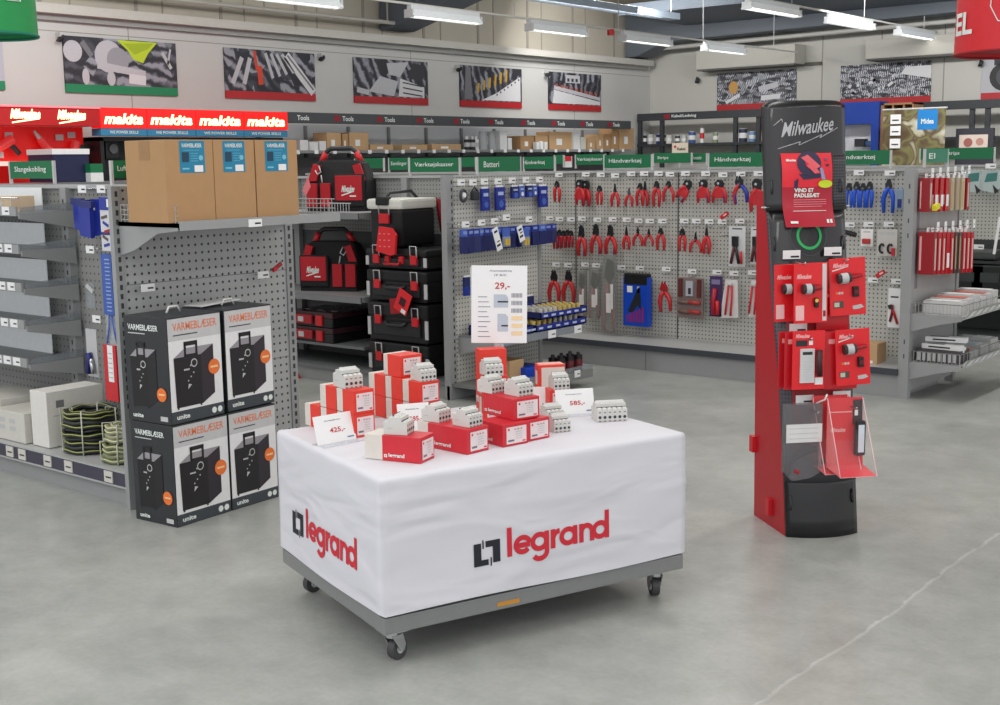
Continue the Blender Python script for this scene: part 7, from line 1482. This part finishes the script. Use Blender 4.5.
# carded tools on the stand
RCP = mat((226, 32, 40), .28)
def tcard(u_, z, off, w_, h, lb, art, m=RCP, tilt=0.0, grp='red carded tools on the stand', depth=.0, yaw=0.0):
    p = SP(u_, z, off); rot = math.atan2(nn_.y, nn_.x)+PI/2+yaw
    tt = thing('tool_card', lb, 'tool pack', p, (0, tilt, rot), grp); tt.rotation_mode = 'XYZ'
    mb = MB(); mb.box((-w_/2, 0, -h), (w_/2, .006, 0), m, .002)
    o = (0, 0, 0)
    if art in ('driver', 'driver2'):
        mb.text('Milwaukee', o, X_, Z_, -w_*.4, -h*.16, w_*.42, h*.08, mat((250, 190, 190), .4), .001, bold=.03, shear=.25); mb.flat(o, X_, Z_, [(-w_*.42, -h*.22), (w_*.02, -h*.15), (w_*.02, -h*.14), (-w_*.42, -h*.2)], SIGNW, .001)
        mb.rect(o, X_, Z_, -w_*.4, -h*.86, -w_*.12, -h*.74, mat((84, 70, 66), .5), .001); mb.rect(o, X_, Z_, -w_*.38, -h*.84, -w_*.24, -h*.76, mat((196, 190, 170), .5), .0015)
        for k in range(3): mb.disc(o, X_, Z_, -w_*.3+.012*k, -h*.6, .006, (ORANGE, LGREY, mat((240, 170, 160), .4))[k], .001, n=10)
        mb.flat(o, X_, Z_, [(w_*.12, -h*.84), (w_*.36, -h*.82), (w_*.44, -h*.87), (w_*.3, -h*.9), (w_*.14, -h*.9)], LGREY, .001)
        mb.build('card', tt)
        mb = MB(); mb.cyl((-w_*.32, -.02, -h*.34), (w_*.02, -.02, -h*.33), .022, mat((52, 44, 46), .4), 12); mb.cyl((-w_*.24, -.022, -h*.34), (-w_*.06, -.022, -h*.335), .0235, LGREY, 12); mb.cyl((w_*.02, -.018, -h*.33), (w_*.36, -.016, -h*.31), .011, REDD, 8, .008); mb.build('tool_body', tt)
        mb = MB(); mb.box((w_*.12, -.016, -h*.68), (w_*.28, 0, -h*.5), BLACK, .004); mb.box((w_*.15, -.018, -h*.62), (w_*.25, -.016, -h*.56), mat((110, 20, 28), .4)); mb.build('battery', tt)
    elif art == 'meter':
        mb.text('Milwaukee', o, X_, Z_, -w_*.42, -h*.12, w_*.42, h*.07, mat((250, 190, 190), .4), .001, bold=.03, shear=.25); mb.rect(o, X_, Z_, -w_*.4, -h*.26, -w_*.05, -h*.16, DARK, .001); mb.rect(o, X_, Z_, w_*.0, -h*.24, w_*.12, -h*.17, PAPER, .001); mb.rect(o, X_, Z_, w_*.2, -h*.92, w_*.45, -h*.8, PAPER, .001); mb.build('card', tt)
        mb = MB(); mb.box((-w_*.28, -.012, -h*.88), (w_*.16, -.001, -h*.3), mat((206, 206, 208), .4), .002)
        mb.rect((0, -.012, 0), X_, Z_, -w_*.22, -h*.4, w_*.08, -h*.35, DARK); 
        for k in range(8): mb.rect((0, -.012, 0), X_, Z_, -w_*.2, -h*(.83-.045*k), w_*.1, -h*(.825-.045*k), LGREY)
        mb.build('leaflet', tt)
        mb = MB(); mb.tube([(w_*.28, -.02, -h*.32), (w_*.27, -.022, -h*.55), (w_*.3, -.02, -h*.76)], .014, mat((60, 16, 22), .4)); mb.build('tool_body', tt)
    elif art == 'torch':
        mb.text('Milwaukee', o, X_, Z_, -w_*.42, -h*.26, w_*.42, h*.08, mat((250, 190, 190), .4), .001, bold=.03, shear=.25)
        mb.rect(o, X_, Z_, -w_*.45, -h*.95, -w_*.2, -h*.7, mat((240, 190, 190), .4), .001); mb.rect(o, X_, Z_, w_*.34, -h*.97, w_*.46, -h*.02, mat((214, 206, 206), .4), .001); mb.rect(o, X_, Z_, w_*.36, -h*.9, w_*.44, -h*.8, REDD, .0015); mb.build('card', tt)
        mb = MB(); mb.cyl((-w_*.3, -.02, -h*.42), (w_*.02, -.02, -h*.42), .021, mat((50, 40, 44), .4), 12); mb.cyl((-w_*.22, -.022, -h*.42), (-w_*.06, -.022, -h*.42), .0225, LGREY, 12); mb.cyl((w_*.02, -.018, -h*.42), (w_*.26, -.018, -h*.4), .012, REDD, 8); mb.build('tool_body', tt)
        mb = MB(); mb.box((w_*.08, -.018, -h*.74), (w_*.2, 0, -h*.58), BLACK, .005); mb.disc((0, -.018, 0), X_, Z_, w_*.13, -h*.62, .008, mat((236, 196, 90), .4), .001); mb.build('battery', tt)
    elif art == 'plain':
        mb.rect(o, X_, Z_, -w_*.4, -h*.2, w_*.2, -h*.12, mat((240, 160, 160), .4), .001); mb.build('card', tt)
    return tt
tcard(.14, 1.19, .10, .15, .25, 'rear red card peeking out at the far left of the upper row on the stand', 'torch', tilt=-.02)
tcard(.31, 1.20, .16, .152, .26, 'front red card with a dark tool and white edge strip, upper left on the stand', 'torch', tilt=-.02)
tcard(.66, 1.08, .09, .15, .18, 'rear red card low behind the upper right card on the stand', 'plain', m=mat((190, 24, 34), .3))
tcard(.79, 1.215, .15, .165, .25, 'front red card with a cordless screwdriver, upper right on the stand', 'driver', tilt=-.05)
for i, (o_, lb) in enumerate(((.10, 'rear red card of the middle left stack on the stand'), (.13, 'middle red card of the middle left stack on the stand'))): tcard(.13+.04*i, .905, o_, .14, .25, lb, 'plain', m=mat((196, 24, 36), .3))
tcard(.24, .915, .16, .145, .255, 'front red pack with a white leaflet, middle left on the stand', 'meter')
for i, (o_, lb) in enumerate(((.09, 'rear red card of the middle right stack on the stand'), (.12, 'middle red card of the middle right stack on the stand'))): tcard(.68+.02*i, .90, o_, .15, .25, lb, 'plain', m=mat((204, 26, 38), .3))
tcard(.80, .915, .16, .155, .245, 'front red card with a cordless screwdriver, middle right on the stand', 'driver2', tilt=-.05)
# clear bag, lower left
p = SP(.17, .60, .10); rot = math.atan2(nn_.y, nn_.x)+PI/2
tt = thing('bagged_tool', 'clear bag with a white label strip and a dark tool, lower left on the stand', 'tool pack', p, rot)
mb = MB(); mb.prism([(-.085, 0), (.08, .0), (.078, -.30), (.03, -.325), (-.05, -.335), (-.085, -.30)], -.02, .02, mat((120, 118, 122), .18, alpha=.6)); mb.build('bag', tt)
mb = MB(); mb.box((-.082, -.024, -.165), (.078, -.0205, -.085), mat((222, 222, 222), .5)); 
for k in range(3): mb.box((-.07, -.0246, -.105-.022*k), (.06, -.024, -.102-.022*k), LGREY)
mb.build('label_strip', tt)
mb = MB(); mb.tube([(.06, 0, -.20), (-.02, 0, -.225), (-.065, 0, -.26), (-.07, 0, -.31)], .016, BLACK); mb.cyl((-.04, -.01, -.29), (-.02, -.012, -.30), .012, REDD); mb.build('tool_body', tt)
mb = MB(); mb.tube([(.06, 0, .0), (.085, -.03, .02), (.085, -.05, .045)], .004, PAPER, 6); mb.build('hook_clip', tt)
# red clamshell with a lamp, lower right
def clam(off, u_, lb, full):
    p = SP(u_, .625, off); tt = thing('clamshell_pack', lb, 'tool pack', p, rot, 'red clamshell packs on the stand')
    w_ = .165
    mb = MB(); mb.prism([(-w_*.5, 0), (w_*.46, 0), (w_*.52, -.30), (-w_*.5, -.30)], 0, .005, MRED); mb.quad((-w_*.5, .003, -.30), (w_*.54, .003, -.30), (w_*.62, -.11, -.325), (-w_*.38, -.11, -.325), mat((226, 60, 70), .4))
    if full: mb.rect((0, 0, 0), X_, Z_, w_*.2, -.12, w_*.46, -.01, BLACK, .002); mb.rect((0, 0, 0), X_, Z_, w_*.25, -.08, w_*.34, -.055, PAPER, .003); mb.text('Milwaukee', (0, 0, 0), X_, Z_, -w_*.4, -.15, w_*.4, .02, mat((250, 190, 190), .4), .002, shear=.25); mb.rect((0, 0, 0), X_, Z_, -w_*.48, -.065, w_*.18, -.06, mat((240, 170, 170), .4), .002)
    mb.build('card', tt)
    mb = MB(); mb.quad((-w_*.5, -.001, 0), (w_*.46, -.001, 0), (w_*.62, -.11, -.325), (-w_*.38, -.11, -.325), mat((236, 200, 205), .08, alpha=.07)); mb.add([(-w_*.5, 0, 0), (-w_*.5, 0, -.30), (-w_*.38, -.11, -.325)], [(0, 1, 2)], mat((240, 200, 200), .1, alpha=.3)); mb.tube([(-w_*.5, -.001, 0), (-w_*.38, -.11, -.325), (w_*.62, -.11, -.325), (w_*.46, -.001, 0)], .0022, mat((240, 200, 205), .2), 5); mb.build('clear_shell', tt)
    if full:
        mb = MB(); mb.box((w_*.18, -.05, -.25), (w_*.46, -.015, -.095), BLACK, .012); mb.box((w_*.24, -.052, -.232), (w_*.40, -.05, -.112), mat((214, 222, 232), .3), .0005); mb.build('work_lamp', tt)
clam(.05, .58, 'rear red clamshell pack, lower right on the stand', False)
clam(.12, .70, 'front red clamshell pack with a flat black work lamp, lower right on the stand', True)
